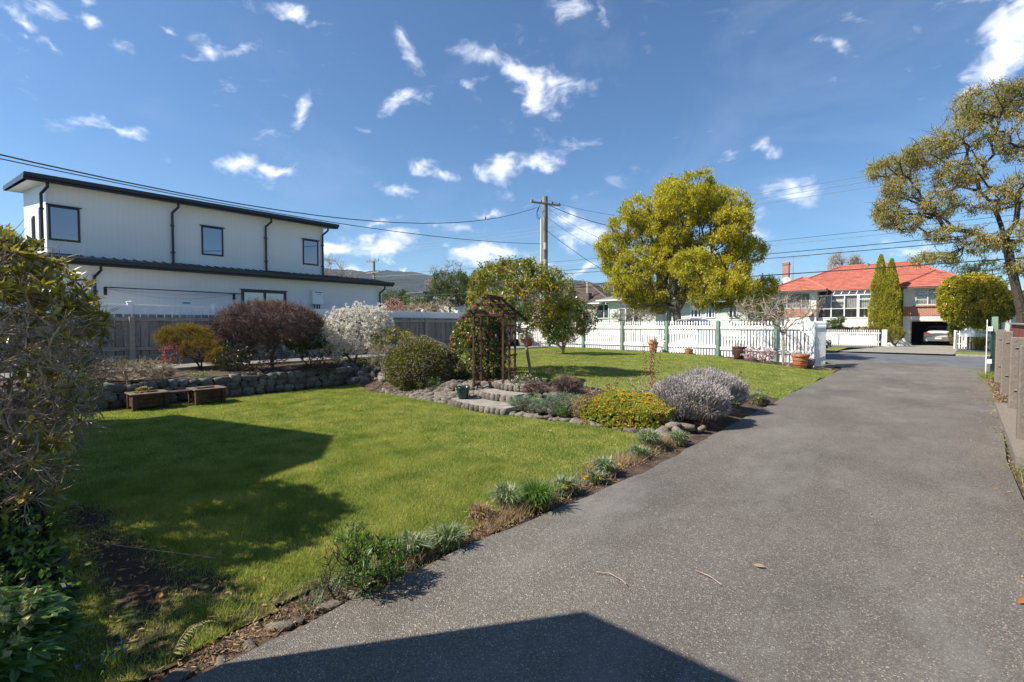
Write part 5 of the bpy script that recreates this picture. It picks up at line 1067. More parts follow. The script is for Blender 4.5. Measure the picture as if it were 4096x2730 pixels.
    t, A, dirs, ends = plant('star_magnolia', 'bare stemmed magnolia bush covered with white star flowers in front of the fence', 'shrub', (-12.25, 7.45, .47), T, [dict(mat=LM['dry'], k=2, L=.03, W=.014, off=.03, frac=.6, name='buds')], bark=M['bark'], r0=.055, tip=.004, alpha=.45, seed=17, twigs=1500, twl=.12)
    e = ends[r.choice(len(ends), int(len(ends) * .93), False)]; e = np.r_[e, e, e]; e = np.r_[e, e]; flowers(t, A[e] + rsph(r, len(e)) * .10, unit(rsph(r, len(e)) + [0, 0, .6]), LM['white'], r, 8, .060, .026, .7)
    # dome bush with tiny pink flowers
    c = np.array([-9.05, 7.2, .62]); n = 15000; D = rsph(r, n); D = D[D[:, 2] > -.72]; rr = np.array([.84, .80, .68])
    P = c + D * rr * (1 + .045 * np.sin(D[:, 0:1] * 9) * np.sin(D[:, 1:2] * 8 + 1) + r.normal(size=(len(D), 1)) * .018); P[:, 2] = np.maximum(P[:, 2], .12)
    t = thing('dome_bush', 'neatly rounded green bush dusted with tiny pink flowers beside the rock bank', 'shrub', (-9.05, 7.2, .1))
    T = ellp(420, c, rr * .9, r, .5, .14); A, par, order = skeleton(T, [(-9.05, 7.2, .08)], .4); rad, _ = radii(A, par, order, .03, .003); i = np.where(par >= 0)[0]; mb = MB(); edges_tubes(mb, A[par[i]], A[i], rad[par[i]], rad[i], 4); part('branches', mb, M['bark_dark'], t)
    mb = MB(); nr = unit(D); leaves(mb, P - nr * .07, unit(nr + rsph(r, len(P)) * .45 + [0, 0, .3]), .085, .012, r); k = r.choice(len(P), 320); leaves(mb, P[k], unit(nr[k] + rsph(r, 320) * .5 + [0, 0, .4]), r.uniform(.06, .16, 320), .010, r); k = r.choice(len(P), 9000); leaves(mb, P[k] * .93 + c * .07 - nr[k] * .05, unit(nr[k] + rsph(r, len(k)) * .6), .09, .016, r); k = r.choice(len(P), 5000); leaves(mb, P[k] * .8 + c * .2, unit(nr[k] + rsph(r, len(k)) * .8), .09, .03, r); part('foliage', mb, LM['dome'], t)
    k = np.where((P[:, 2] > .35) | (r.uniform(0, 1, len(P)) < .25))[0]; k = r.choice(k, 2300, False); flowers(t, P[k] + nr[k] * .018, nr[k], LM['palepink'], r, 3, .013, .011)
    # heath with orange top
    c = np.array([-14.1, 4.05, 1.12])
    def tuft(name, lab, loc, cs, mt, nl, L, W, bark, seed, cat='shrub', flow=None, tw=0, kk=14, off=.08, upd=.4, al=.8, rd=.6, tip=.003):
        rg = np.random.default_rng(seed); T = np.concatenate([ellp(n, c_, r_, rg, .5, loc[2] + .03) for (n, c_, r_) in cs])
        t, A, dirs, ends = plant(name, lab, cat, loc, T, [dict(mat=mt, k=kk, L=L, W=W, off=off, along=al, rand=rd, upd=upd)], bark=bark, r0=.03, tip=tip, alpha=.4, seed=seed, twigs=tw, twl=.15, only_thin=2.2)
        if flow:
            n, fm, fk, fl, fw = flow; e = ends[rg.choice(len(ends), min(n, len(ends)), False)]; cc = np.mean([c_ for _, c_, _ in cs], 0); flowers(t, A[e] + unit(A[e] - cc) * off * .8, unit(A[e] - cc), fm, rg, fk, fl, fw)
        return t
    tuft('heath_bush', 'orange tipped heath bush leaning in front of the grey fence', (-13.9, 4.15, .47), [(200, (-14.3, 3.95, 1.30), (.45, .65, .28)), (160, (-13.9, 4.2, 1.0), (.5, .55, .35)), (80, (-13.3, 4.35, .80), (.4, .3, .2))], LM['orange'], 0, .055, .010, M['bark_dark'], 21, kk=90, off=.12)
    tuft('nandina', 'small shrub of glossy dark red leaves at the left foot of the orange heath', (-14.0, 3.55, .47), [(110, (-14.0, 3.55, .86), (.3, .25, .3))], LM['redleaf'], 0, .045, .022, M['bark_grey'], 22, kk=7)
    tuft('daphne', 'dark green glossy leaved shrub below the left side of the barberry dome', (-13.2, 4.75, .47), [(170, (-13.2, 4.75, .92), (.45, .42, .34)), (60, (-12.7, 4.45, .75), (.35, .35, .25))], LM['cam_dark'], 0, .07, .024, M['bark_dark'], 23, kk=13)
    tuft('young_camellia', 'dark leaved young camellia bush between the barberry dome and the white magnolia', (-12.5, 6.3, .47), [(150, (-12.5, 6.2, 1.12), (.48, .6, .22)), (70, (-12.6, 6.4, .85), (.35, .5, .25))], LM['cam_dark'], 0, .075, .034, M['bark'], 24, kk=13)
    tuft('heather', 'straggly brown and green heather spilling over the stone wall at left', (-12.0, 2.3, .47), [(230, (-12.0, 2.3, .62), (.45, .75, .26)), (60, (-12.2, 1.5, .6), (.4, .5, .2))], LM['dry'], 0, .035, .007, M['bark_grey'], 25, tw=3600, kk=16)
    tuft('thyme_mat', 'bright green low mat at the lip of the stone wall behind the planter bench', (-11.9, 2.9, .47), [(80, (-11.95, 1.6, .5), (.25, .45, .1)), (60, (-11.85, 3.4, .46), (.25, .3, .08))], LM['fresh'], 0, .04, .012, M['bark_dark'], 26, kk=16)
    tuft('yellow_rhododendron', 'small rhododendron with yellow green leaves right of the white magnolia', (-11.3, 8.0, .47), [(170, (-11.3, 8.15, 1.12), (.55, .6, .36))], LM['cam_gold'], 0, .09, .03, M['bark_grey'], 27, kk=9, upd=-.1)
    tuft('grey_twig_bush', 'small bare grey twiggy bush between the magnolia and the round bush', (-11.0, 7.45, .47), [(90, (-11.0, 7.5, .75), (.3, .35, .3))], LM['dry'], 0, .03, .01, M['bark_grey'], 28, tw=1000, kk=3)
    tuft('trailing_bush', 'brown trailing bush hanging over the right end of the stone wall', (-11.75, 6.1, .45), [(160, (-11.7, 6.1, .48), (.3, .6, .14))], LM['dry'], 0, .035, .01, M['bark_dark'], 29, tw=1300, kk=5)
    tuft('ground_ivy', 'mat of small green leaves under the white magnolia beside the path', (-12.3, 7.9, .47), [(150, (-12.4, 7.9, .5), (1.3, .8, .09)), (60, (-11.2, 7.2, .4), (.4, .35, .12))], LM['fresh'], 0, .04, .026, M['bark_dark'], 30, kk=14, off=.12)
    tuft('azalea', 'small loose azalea with pale pink flowers between the round bush and the arch', (-8.55, 7.95, .33), [(60, (-8.55, 7.95, .55), (.26, .26, .18))], LM['fresh'], 0, .025, .01, M['bark_grey'], 31, tw=400, kk=2, flow=(24, LM['palepink'], 7, .04, .03))
    tuft('parsley_clump', 'bright green leafy clump at the foot of the round bush beside the rock bank', (-8.35, 6.85, .12), [(70, (-8.35, 6.9, .28), (.35, .25, .14))], LM['fresh'], 0, .03, .018, M['bark_dark'], 32, kk=12)
    tuft('azalea', 'rounded pink and white azalea blooming at the foot of the pollarded tree', (-4.65, 19.35, .25), [(210, (-4.65, 19.3, .52), (.52, .42, .24))], LM['dome'], 0, .03, .012, M['bark_dark'], 33, kk=5, flow=(150, LM['palepink'], 9, .05, .04))
    tuft('stick_shrub', 'upright bundle of bare brown stems beside the brown glazed pot', (-5.0, 19.4, .25), [(60, (-5.05, 19.45, .80), (.28, .2, .22))], LM['dry'], 0, .02, .006, M['bark_dark'], 34, kk=1, al=1.5, upd=1)
    tuft('daisy_bush', 'mound of small white daisies spilling over the top garden step', (-6.2, 7.45, .28), [(150, (-6.1, 7.5, .42), (.30, .25, .14))], LM['dome'], 0, .035, .008, M['bark_dark'], 35, kk=9, flow=(95, LM['white'], 7, .017, .010))
    tuft('dry_shrub', 'small dead brown twiggy mound in the bed right of the daisies', (-5.35, 7.9, .27), [(160, (-5.35, 7.9, .42), (.22, .2, .12))], LM['dry'], 0, .03, .006, M['twig_red'], 36, tw=1400, kk=3)
    tuft('spring_shrub', 'small reddish shrub with fresh green leaves at its base, right of the daisies', (-5.72, 7.35, .2), [(70, (-5.72, 7.35, .38), (.16, .14, .14))], LM['redleaf'], 0, .022, .010, M['twig_red'], 37, tw=350, kk=4)
    tuft('fresh_sprout', 'tuft of fresh green leaves below the reddish shrub', (-5.6, 7.15, .15), [(30, (-5.6, 7.15, .22), (.09, .08, .06))], LM['fresh'], 0, .03, .013, M['bark_dark'], 38, kk=9)
    tuft('santolina', 'grey green cushion of santolina, nearest the garden steps', (-5.45, 6.62, .05), [(170, (-5.45, 6.75, .15), (.38, .22, .13))], LM['sant'], 0, .035, .006, M['bark_dark'], 39, kk=34, off=.07)
    tuft('santolina', 'grey green cushion of santolina beside the yellow flowering succulents', (-4.75, 6.75, .08), [(230, (-4.75, 6.9, .22), (.42, .35, .17))], LM['sant'], 0, .035, .006, M['bark_dark'], 40, kk=34, off=.07)
    tuft('straw_tuft', 'tuft of straw coloured grass and orange daisies beside the succulent mound', (-4.25, 6.75, .05), [(100, (-4.22, 6.75, .24), (.2, .2, .18))], LM['dry'], 0, .06, .007, M['bark_dark'], 41, kk=14, flow=(9, LM['yellow'], 8, .02, .012))
    tuft('fern_sprout', 'pale green leafy sprout at the lawn edge in front of the santolina', (-4.55, 6.55, .05), [(40, (-4.55, 6.58, .18), (.12, .09, .11))], LM['fresh'], 0, .035, .016, M['bark_dark'], 42, kk=8)
    tuft('aster', 'wiry tuft of small mauve daisies between the succulents and the lavender', (-3.2, 7.5, .12), [(80, (-3.3, 7.6, .38), (.3, .25, .22))], LM['dome'], 0, .03, .006, M['bark_grey'], 43, tw=300, kk=4, flow=(28, LM['mauve'], 7, .015, .008))
    # succulent mound
    rg = np.random.default_rng(44); n = 1500; U = rg.uniform(-1, 1, (n * 3, 2)); U = U[(np.abs(U[:, 0]) ** 2.6 + np.abs(U[:, 1]) ** 2.6) < 1][:n]
    P = np.c_[-3.62 + U[:, 0] * .72 - U[:, 1] * .02, 7.05 + U[:, 1] * .52, np.zeros(len(U))]; rr = (np.abs(U[:, 0]) ** 2.6 + np.abs(U[:, 1]) ** 2.6)
    P[:, 2] = .06 + .42 * (1 - rr) ** .33 * (.75 + .25 * sstep(-1, .4, U[:, 1])) + .03 * np.sin(P[:, 0] * 9) * np.sin(P[:, 1] * 8); nr = unit(np.c_[U[:, 0] * .7, U[:, 1] * .9, np.full(len(U), .7)])
    side = rg.uniform(0, 1, 900); a = rg.uniform(0, 2 * np.pi, 900); ca, sa = np.cos(a), np.sin(a); s = (np.abs(ca) ** 2.6 + np.abs(sa) ** 2.6) ** (-1 / 2.6)
    P2 = np.c_[-3.62 + ca * s * .74, 7.05 + sa * s * .54, .03 + side * .30]; N2 = unit(np.c_[ca, sa, np.full(900, .3)]); P = np.r_[P, P2]; nr = np.r_[nr, N2]
    t = thing('succulent_mound', 'thick mound of yellow green succulents with bright yellow flowers above the lawn edge', 'succulents', (-3.6, 7.0, 0))
    mb = MB(); k = 10; D = unit(np.repeat(nr, k, 0) * .45 + rsph(rg, len(P) * k) * .75); leaves(mb, np.repeat(P, k, 0), D, .040, .026, rg, fold=.35, up=.3); part('rosettes', mb, LM['succ'], t)
    mb = MB(); edges_tubes(mb, P - nr * .12, P, np.full(len(P), .006), np.full(len(P), .005), 4); part('stems', mb, M['bark_dark'], t)
    k = np.concatenate([np.argsort(np.linalg.norm(P - P[j], axis=1))[:4] for j in rg.choice(1500, 17, False)]); flowers(t, P[k] + [0, 0, .045], nr[k] + [0, 0, .4], LM['yellow'], rg, 16, .024, .016, .7)
    # lavenders
    def lavender(lab, c, rad_, seed, n=5200):
        rg = np.random.default_rng(seed); c = np.array(c); D = rsph(rg, n * 2); D = D[D[:, 2] > -.45][:n]; P = c + D * np.array(rad_) * (1 + .13 * np.sin(D[:, 0:1] * 6 + seed) * np.sin(D[:, 1:2] * 5 + 1) + .07 * np.sin(D[:, 2:3] * 11 + D[:, 0:1] * 5) + rg.normal(size=(len(D), 1)) * .05)
        t = thing('lavender', lab, 'lavender', (c[0], c[1], c[2] - rad_[2] * .7), 'grey lavender bushes at the corner of the bed'); U_ = unit(D * .55 + rsph(rg, len(D)) * .3 + [0, 0, .75])
        mb = MB(); leaves(mb, P - U_ * .10, U_, .12, .012, rg); k = rg.choice(len(P), 420); leaves(mb, P[k], unit(U_[k] + rsph(rg, 420) * .35), rg.uniform(.08, .2, 420), .007, rg); k = rg.choice(len(P), n); leaves(mb, (P[k] - c) * .85 + c + rsph(rg, n) * .03, unit(U_[k] + rsph(rg, n) * .4), .09, .013, rg); part('foliage', mb, LM['lav'], t)
        mb = MB(); k = rg.choice(len(P), int(n * .8)); leaves(mb, P[k] + U_[k] * .0, unit(U_[k] + rsph(rg, len(k)) * .15), .045, .014, rg, fold=.5); leaves(mb, P[k] + U_[k] * .005, unit(U_[k] + rsph(rg, len(k)) * .15), .045, .014, rg, fold=-.5); part('flower_heads', mb, LM['lav2'], t)
        T = ellp(300, c, np.array(rad_) * .9, rg, .6, c[2] - rad_[2] * .5); A, par, order = skeleton(T, [c - [0, 0, rad_[2] * .9]], .4); ra, _ = radii(A, par, order, .025, .003); i = np.where(par >= 0)[0]; mb = MB(); edges_tubes(mb, A[par[i]], A[i], ra[par[i]], ra[i], 4); part('stems', mb, M['bark'], t)
    lavender('large silvery lavender bush overhanging the boulders at the bed corner', (-2.86, 7.70, .38), (.54, .54, .34), 51, 8500)
    lavender('smaller grey green lavender bush behind the large silvery one', (-2.98, 8.95, .42), (.56, .5, .33), 52, 4600)
    # conifer pair, round bush, hedges, flax across the street
    def conifer(lab, x, y, w, h, seed):
        rg = np.random.default_rng(seed); n = 17000; z = rg.uniform(0, 1, n) ** .85; a = rg.uniform(0, 2 * np.pi, n); prof = w * np.where(z < .3, .82 + .6 * z, 1.0 * (1 - ((z - .3) / .7) ** 1.55) ** .8); prof = prof * (1 + .13 * np.sin(z * 34 + 3 * np.sin(a * 2)) * np.sin(a * 5 + z * 9) + .08 * np.sin(z * 15 + seed)) + rg.normal(size=n) * .03
        P = np.c_[x + np.cos(a) * prof, y + np.sin(a) * prof, .75 + z * h]; D = unit(np.c_[np.cos(a) * .6, np.sin(a) * .6, np.full(n, .8)] + rsph(rg, n) * .35)
        t = thing('conifer', lab, 'tree', (x, y, 0), 'paired golden conifers'); mb = MB(); leaves(mb, P - D * .06, D, .13, .05, rg, fold=.3); part('crown', mb, LM['conifer'], t)
        mb = MB(); tube(mb, [(x, y, 0), (x, y, h * .85)], [.12, .03], 8); part('trunk', mb, M['bark_dark'], t)
    conifer('left and taller of the twin golden green conifers before the brick house', -2.78, 46.85, .66, 6.25, 61); conifer('right and shorter of the twin golden green conifers before the brick house', -2.12, 46.7, .64, 5.85, 62)
    def blob(name, lab, cs, mt, L, W, k, seed, cat='shrub', fl=None, z0=0):
        rg = np.random.default_rng(seed); T = np.concatenate([ellp(int(n * 1.8), c_, r_, rg, .7, z0 + .05) for n, c_, r_ in cs]); c0 = cs[0][1]
        t, A, dirs, ends = plant(name, lab, cat, (c0[0], c0[1], z0), T, [dict(mat=mt, k=k, L=L, W=W, off=max(L * 1.6, .12), along=.6, rand=.8, upd=.2)], bark=M['bark_dark'], r0=.08, tip=.008, alpha=.4, seed=seed, only_thin=2.5)
        if fl: e = ends[rg.choice(len(ends), fl[0], False)]; cc = np.array(c0); flowers(t, A[e] + unit(A[e] - cc) * .1, unit(A[e] - cc), fl[1], rg, 8, .07, .06)
        return t
    blob('round_camellia', 'broad round camellia bush with yellowing leaves at the right before the brick house', [(420, (2.25, 43.6, 3.1), (1.7, 1.4, 1.75)), (120, (1.4, 43.4, 3.6), (.9, .8, 1.1)), (120, (3.3, 43.8, 2.8), (1.0, .9, 1.1))], leafmat('round_leaf', [(.03, .06, .006), (.13, .15, .010), (.32, .27, .02), (.38, .18, .02)], .28, .3, .65, nsc=.9, mul=1.7), .13, .07, 60, 63, fl=(30, LM['pink']))
    blob('box_hedge', 'clipped green hedge on the bank right of the far picket fence', [(150, (-1.75, 44.7, .95), (.62, .6, .52))], LM['cam_gold'], .06, .03, 26, 64)
    blob('long_hedge', 'low orange green hedge running behind the far picket fence', [(140, (-5.2, 45.5, 1.15), (.8, .4, .32)), (160, (-3.9, 45.6, 1.1), (1.0, .4, .34)), (60, (-2.9, 45.5, 1.1), (.5, .4, .3))], LM['orange'], .07, .035, 24, 65)
    blob('garden_shrub', 'dark shrub with pointed heads rising behind the open left gate', [(90, (-5.6, 44.6, 1.5), (.7, .5, .45)), (20, (-5.0, 44.6, 1.95), (.25, .2, .25))], LM['fardark'], .12, .05, 14, 66)
    blob('garage_hedge', 'narrow green conifer hedge between the garage mouth and the letterbox', [(160, (1.55, 45.3, 1.05), (.42, .9, 1.0))], LM['dome'], .08, .04, 26, 67)
    rg = np.random.default_rng(68); t = thing('flax_bush', 'arching golden grass clump beside the white letterbox', 'plant', (2.5, 42.4, 0)); mb = MB()
    for i in range(420):
        a = rg.uniform(0, 6.28); l = rg.uniform(.6, 1.15); o = rg.uniform(.25, .8); p = np.array([2.55 + rg.normal() * .1, 42.4 + rg.normal() * .1, 0]); d = np.array([math.cos(a), math.sin(a), 0]); q = p + d * l * o * .5 + [0, 0, l * .75]; e = p + d * l * o * 1.25 + [0, 0, l * (.75 - o * .35)]
        s = np.array([-math.sin(a), math.cos(a), 0]) * .012; mb.add([p - s, p + s, q + s, q - s, e], [[0, 1, 2, 3]]); mb.F.append((np.array([[3, 2, 4]]) + mb.n - 5, 0)) if False else mb.add([q - s, q + s, e], [[0, 1, 2]])
    part('blades', mb, LM['flax'], t)
big_shrubs()
# ------------------------------------------------------------------ garden objects
def planter_bench():
    t = thing('planter_bench', 'dark stained timber bench joining two box planters on the lower lawn', 'planter bench', (-11.05, 2.9, 0))
    def planter(y0, y1, x0, x1):
        for (x, y) in ((x1, y0), (x1, y1), (x0, y0), (x0, y1)):
            mb = MB(); cbox(mb, x - .035, x + .035, y - .035, y + .035, 0, .31, b=.005); part('leg', mb, M['brown_wood'], t)
        for k in range(3):
            z = .075 + k * .078
            mb = MB(); cbox(mb, x1 - .012, x1 + .010, y0 + .03, y1 - .03, z, z + .073, b=.004); part('board', mb, M['brown_wood'], t)
            mb = MB(); cbox(mb, x0 + .03, x1 - .03, y0 - .010, y0 + .012, z, z + .073, b=.004); part('board', mb, M['brown_wood'], t)
            mb = MB(); cbox(mb, x0 + .03, x1 - .03, y1 - .012, y1 + .010, z, z + .073, b=.004); part('board', mb, M['brown_wood'], t)
            mb = MB(); cbox(mb, x0 - .010, x0 + .012, y0 + .03, y1 - .03, z, z + .073, b=.004); part('board', mb, M['brown_wood'], t)
        for (a, b_, c, d) in ((x1 - .07, x1 + .06, y0 - .06, y1 + .06), (x0 - .06, x0 + .07, y0 - .06, y1 + .06), (x0 + .07, x1 - .07, y0 - .06, y0 + .05), (x0 + .07, x1 - .07, y1 - .05, y1 + .06)):
            mb = MB(); cbox(mb, a, b_, c, d, .31, .335, b=.005); part('rim_board', mb, M['rail'] if False else mat('weathered_top', (.10, .07, .05), (.22, .17, .13), .9, sc=8, rnd=.1), t)
        mb = MB(); box(mb, x0 + .02, x1 - .02, y0 + .02, y1 - .02, .2, .27); part('soil', mb, M['soil'], t)
    planter(2.18, 2.66, -11.32, -10.93); planter(3.14, 3.60, -11.20, -10.80)
    for x in (-11.18, -11.05): 
        mb = MB(); cbox(mb, x - .055, x + .055, 2.66, 3.16, .275, .305, b=.005); part('seat_plank', mb, M['brown_wood'], t)
planter_bench()
def arch():
    t = thing('garden_arch', 'weathered brown timber garden arch with pitched slatted roof above the steps', 'arch', (-7.0, 7.6, .35))
    o = np.array([-7.08, 7.05]); a = np.array([-.42, .88]); a /= np.linalg.norm(a); w = np.array([.64, .36]); wl = .62; w = w / np.linalg.norm(w)
    z0 = .33
    def P(s, d, z): q = o + a * d + w * s; return np.array([q[0], q[1], z])
    rotz = math.atan2(a[1], a[0])
    def bar(p, q, sx, sy, name, up=(0, 0, 1)):
        p = Vector(p); q = Vector(q); d = q - p; L = d.length; d.normalize(); u = Vector(up); s = d.cross(u).normalized(); u = s.cross(d)
        Mx = Matrix((s, d, u)).transposed().to_4x4(); Mx.translation = p
        mb = MB(); cbox(mb, -sx / 2, sx / 2, 0, L, -sy / 2, sy / 2, M=Mx, b=.004); return part(name, mb, M['brown_wood'], t)
    up = (a[0], a[1], 0)
    for s in (0, wl):
        for d in (0, .47, .94): bar(P(s, d, z0 + (.04 if s else -.02)), P(s, d, 1.86), .045, .045, 'post', up)
        for z in (.62, .94, 1.26, 1.58): bar(P(s + .03, -.03, z), P(s + .03, .97, z), .02, .045, 'rung')
        bar(P(s, -.06, 1.84), P(s, 1.0, 1.84), .045, .05, 'top_plate')
        bar(P(s, -.04, z0 + .02), P(s, .98, z0 + .02), .05, .05, 'base_rail')
    m = wl / 2
    for d in (-.03, .95):
        bar(P(m, d, 2.17), P(-.28, d, 1.68), .03, .06, 'rafter'); bar(P(m, d, 2.17), P(wl + .28, d, 1.68), .03, .06, 'rafter')
        bar(P(m - .17, d, 2.01), P(m + .17, d, 2.01), .028, .05, 'collar_tie')
        bar(P(0, d, 1.80), P(wl, d, 1.80), .03, .045, 'tie_beam')
    for k in range(4):
        u = .12 + k * .27
        for sgn in (-1, 1):
            s = m + sgn * (m + .26) * u; z = 2.17 - .49 * u + .045
            bar(P(s, -.14, z), P(s, 1.06, z), .05, .02, 'roof_batten')
    bar(P(m, -.1, 2.20), P(m, 1.02, 2.20), .05, .03, 'ridge_batten')
    # old rose canes climbing the arch
    rg = np.random.default_rng(71)
    for lab, (s, d) in (('bare climbing rose cane on the left side of the arch', (.1, .5)), ('bare climbing rose with reddish leaves at the right foot of the arch', (wl + .12, .15))):
        b = P(s, d, z0 + .02); T = np.array([[b[0] + rg.normal() * .08, b[1] + rg.normal() * .08, z] for z in np.linspace(.4, 1.5 if s < .3 else .95, 46)])
        plant('climbing_rose', lab, 'rose', tuple(b), T, [dict(mat=LM['redleaf'], k=3, L=.035, W=.02, off=.04)], bark=M['bark_dark'], r0=.014, tip=.004, alpha=.15, seed=int(s * 100) + 3)
arch()
def pot(name, label, x, y, r, h, mt, style=0, z=None, cat='pot', fill=True, group=None, n=32):
    z = tz(x, y) + .01 if z is None else z
    t = thing(name, label, cat, (x, y, z), group); mb = MB()
    if style == 0: pr = [(.001, .0), (r * .62, 0), (r * .66, .01), (r * .88, h * .78), (r * .88, h * .79), (r * .97, h * .80), (r, h * .86), (r, h * .985), (r * .97, h), (r * .88, h), (r * .86, h * .93), (r * .8, h * .7)]
    elif style == 1: pr = [(.001, 0), (r * .6, 0), (r * .7, h * .12), (r * .93, h * .55), (r * .98, h * .82), (r * .95, h * .90), (r * 1.04, h * .94), (r * 1.04, h), (r * .93, h), (r * .9, h * .9)]
    elif style == 2: pr = [(.001, 0), (r * .62, 0), (r * .64, h * .06), (r * .82, h * .6), (r * .86, h * .66), (r * .93, h * .68), (r * .90, h * .75), (r * .98, h * .79), (r * .95, h * .87), (r, h * .93), (r, h), (r * .9, h), (r * .86, h * .8)]
    else: pr = [(.001, 0), (r * .93, 0), (r, h * .06), (r, h * .9), (r * 1.03, h * .92), (r * 1.03, h), (r * .9, h), (r * .88, h * .9)]
    lathe(mb, pr, (x, y, z), n); part('body', mb, mt, t, smooth=True)
    if fill:
        mb = MB(); lathe(mb, [(.001, h * .86), (r * .9, h * .86)], (x, y, z), n); part('soil', mb, M['soil'], t)
    return t, z + h * .86
def pot_plant(name, label, x, y, z, r, h, mt, n, L, W, k, seed, cat='plant', bark=None, flow=None, tw=0):
    rg = np.random.default_rng(seed); T = ellp(n, (x, y, z + h * .55), (r, r, h * .5), rg, .3, z + .01)
    t, A, dirs, ends = plant(name, label, cat, (x, y, z - .02), T, [dict(mat=mt, k=k, L=L, W=W, off=.03, upd=.4)], bark=bark or M['bark_dark'], r0=.012, tip=.003, seed=seed, twigs=tw)
    if flow: e = ends[rg.choice(len(ends), min(len(ends), flow[0]), False)]; flowers(t, A[e] + [0, 0, .03], unit(rsph(rg, len(e)) * .4 + [0, 0, 1]), flow[1], rg, 9, flow[2], flow[3])
def pots():
    pot('glazed_pot', 'dark green glazed ribbed pot standing on the lowest garden step', -6.93, 6.60, .145, .235, M['green_glaze'], 2, z=.14)
    t, z = pot('glazed_pot', 'wide red glazed ribbed pot by the picket fence with an orange leaved plant', -15.8, 19.62, .36, .43, M['red_glaze'], 0)
    pot_plant('heavenly_bamboo', 'orange and green leaved plant growing in the wide red pot', -15.8, 19.62, z, .34, .36, LM['orange'], 110, .05, .02, 8, 81)
    t, z = pot('plant_tub', 'pale green cylindrical tub behind the wide red pot', -16.22, 19.85, .27, .66, plain('tub_green', (.22, .36, .29), .5), 3)
    pot_plant('tub_plant', 'thin straggly green plant in the pale green tub', -16.2, 19.85, z, .25, .5, LM['fresh'], 50, .05, .015, 5, 82)
    pot('plant_tub', 'black plastic tub at the left end of the pots by the picket fence', -16.62, 19.55, .22, .34, M['black'], 3)
    pot_plant('wispy_shrub', 'wispy bare stemmed shrub between the wide red pot and the small camellia tree', -14.9, 19.5, tz(-14.9, 19.5), .45, 1.1, LM['dry'], 120, .03, .012, 2, 83, cat='shrub', bark=M['bark_grey'], tw=300)
    t, z = pot('terracotta_pot', 'tapering red pot of yellow flowers against the picket fence behind the tall rose', -8.9, 19.7, .22, .44, M['terracotta'], 0)
    pot_plant('marigolds', 'yellow flowers in the tapering red pot', -8.9, 19.7, z, .19, .16, LM['fresh'], 60, .035, .012, 6, 84, flow=(26, LM['yellow'], .03, .02))
    t, z = pot('terracotta_pot', 'smallest terracotta pot midway along the picket fence', -7.36, 19.7, .17, .23, M['terracotta'], 1)
    pot_plant('pot_seedlings', 'sparse green shoots in the smallest terracotta pot', -7.36, 19.7, z, .10, .10, LM['dome'], 26, .03, .012, 4, 85)
    t, z = pot('glazed_pot', 'dark brown glazed pot beside the bundle of bare stems', -5.42, 19.65, .26, .46, M['brown_glaze'], 1)
    pot_plant('pot_rose', 'pruned plant with a few green leaves in the dark brown pot', -5.42, 19.65, z, .13, .18, LM['fresh'], 30, .04, .02, 4, 86)
    t, z = pot('terracotta_pot', 'large orange terracotta pot with moulded bands beside the gate end of the picket fence', -3.22, 18.75, .28, .48, M['terracotta'], 0)
    mb = MB()
    for zz in (.13, .27):
        tube(mb, [(-3.22 + .215 * (1 + zz * .5) * math.cos(a), 18.75 + .215 * (1 + zz * .5) * math.sin(a), z - .41 + zz) for a in np.linspace(0, 2 * np.pi, 25)], .008, 5, cap=False)
    part('moulding', mb, M['terracotta'], t)
    pot_plant('pot_herbs', 'dry green shoots in the large terracotta pot', -3.22, 18.75, z, .18, .14, LM['sant'], 60, .04, .012, 5, 87)
    pot_plant('succulent_sprig', 'small yellow green succulent growing in the left box planter', -11.15, 2.35, .26, .12, .18, LM['succ'], 50, .025, .016, 7, 88)
pots()
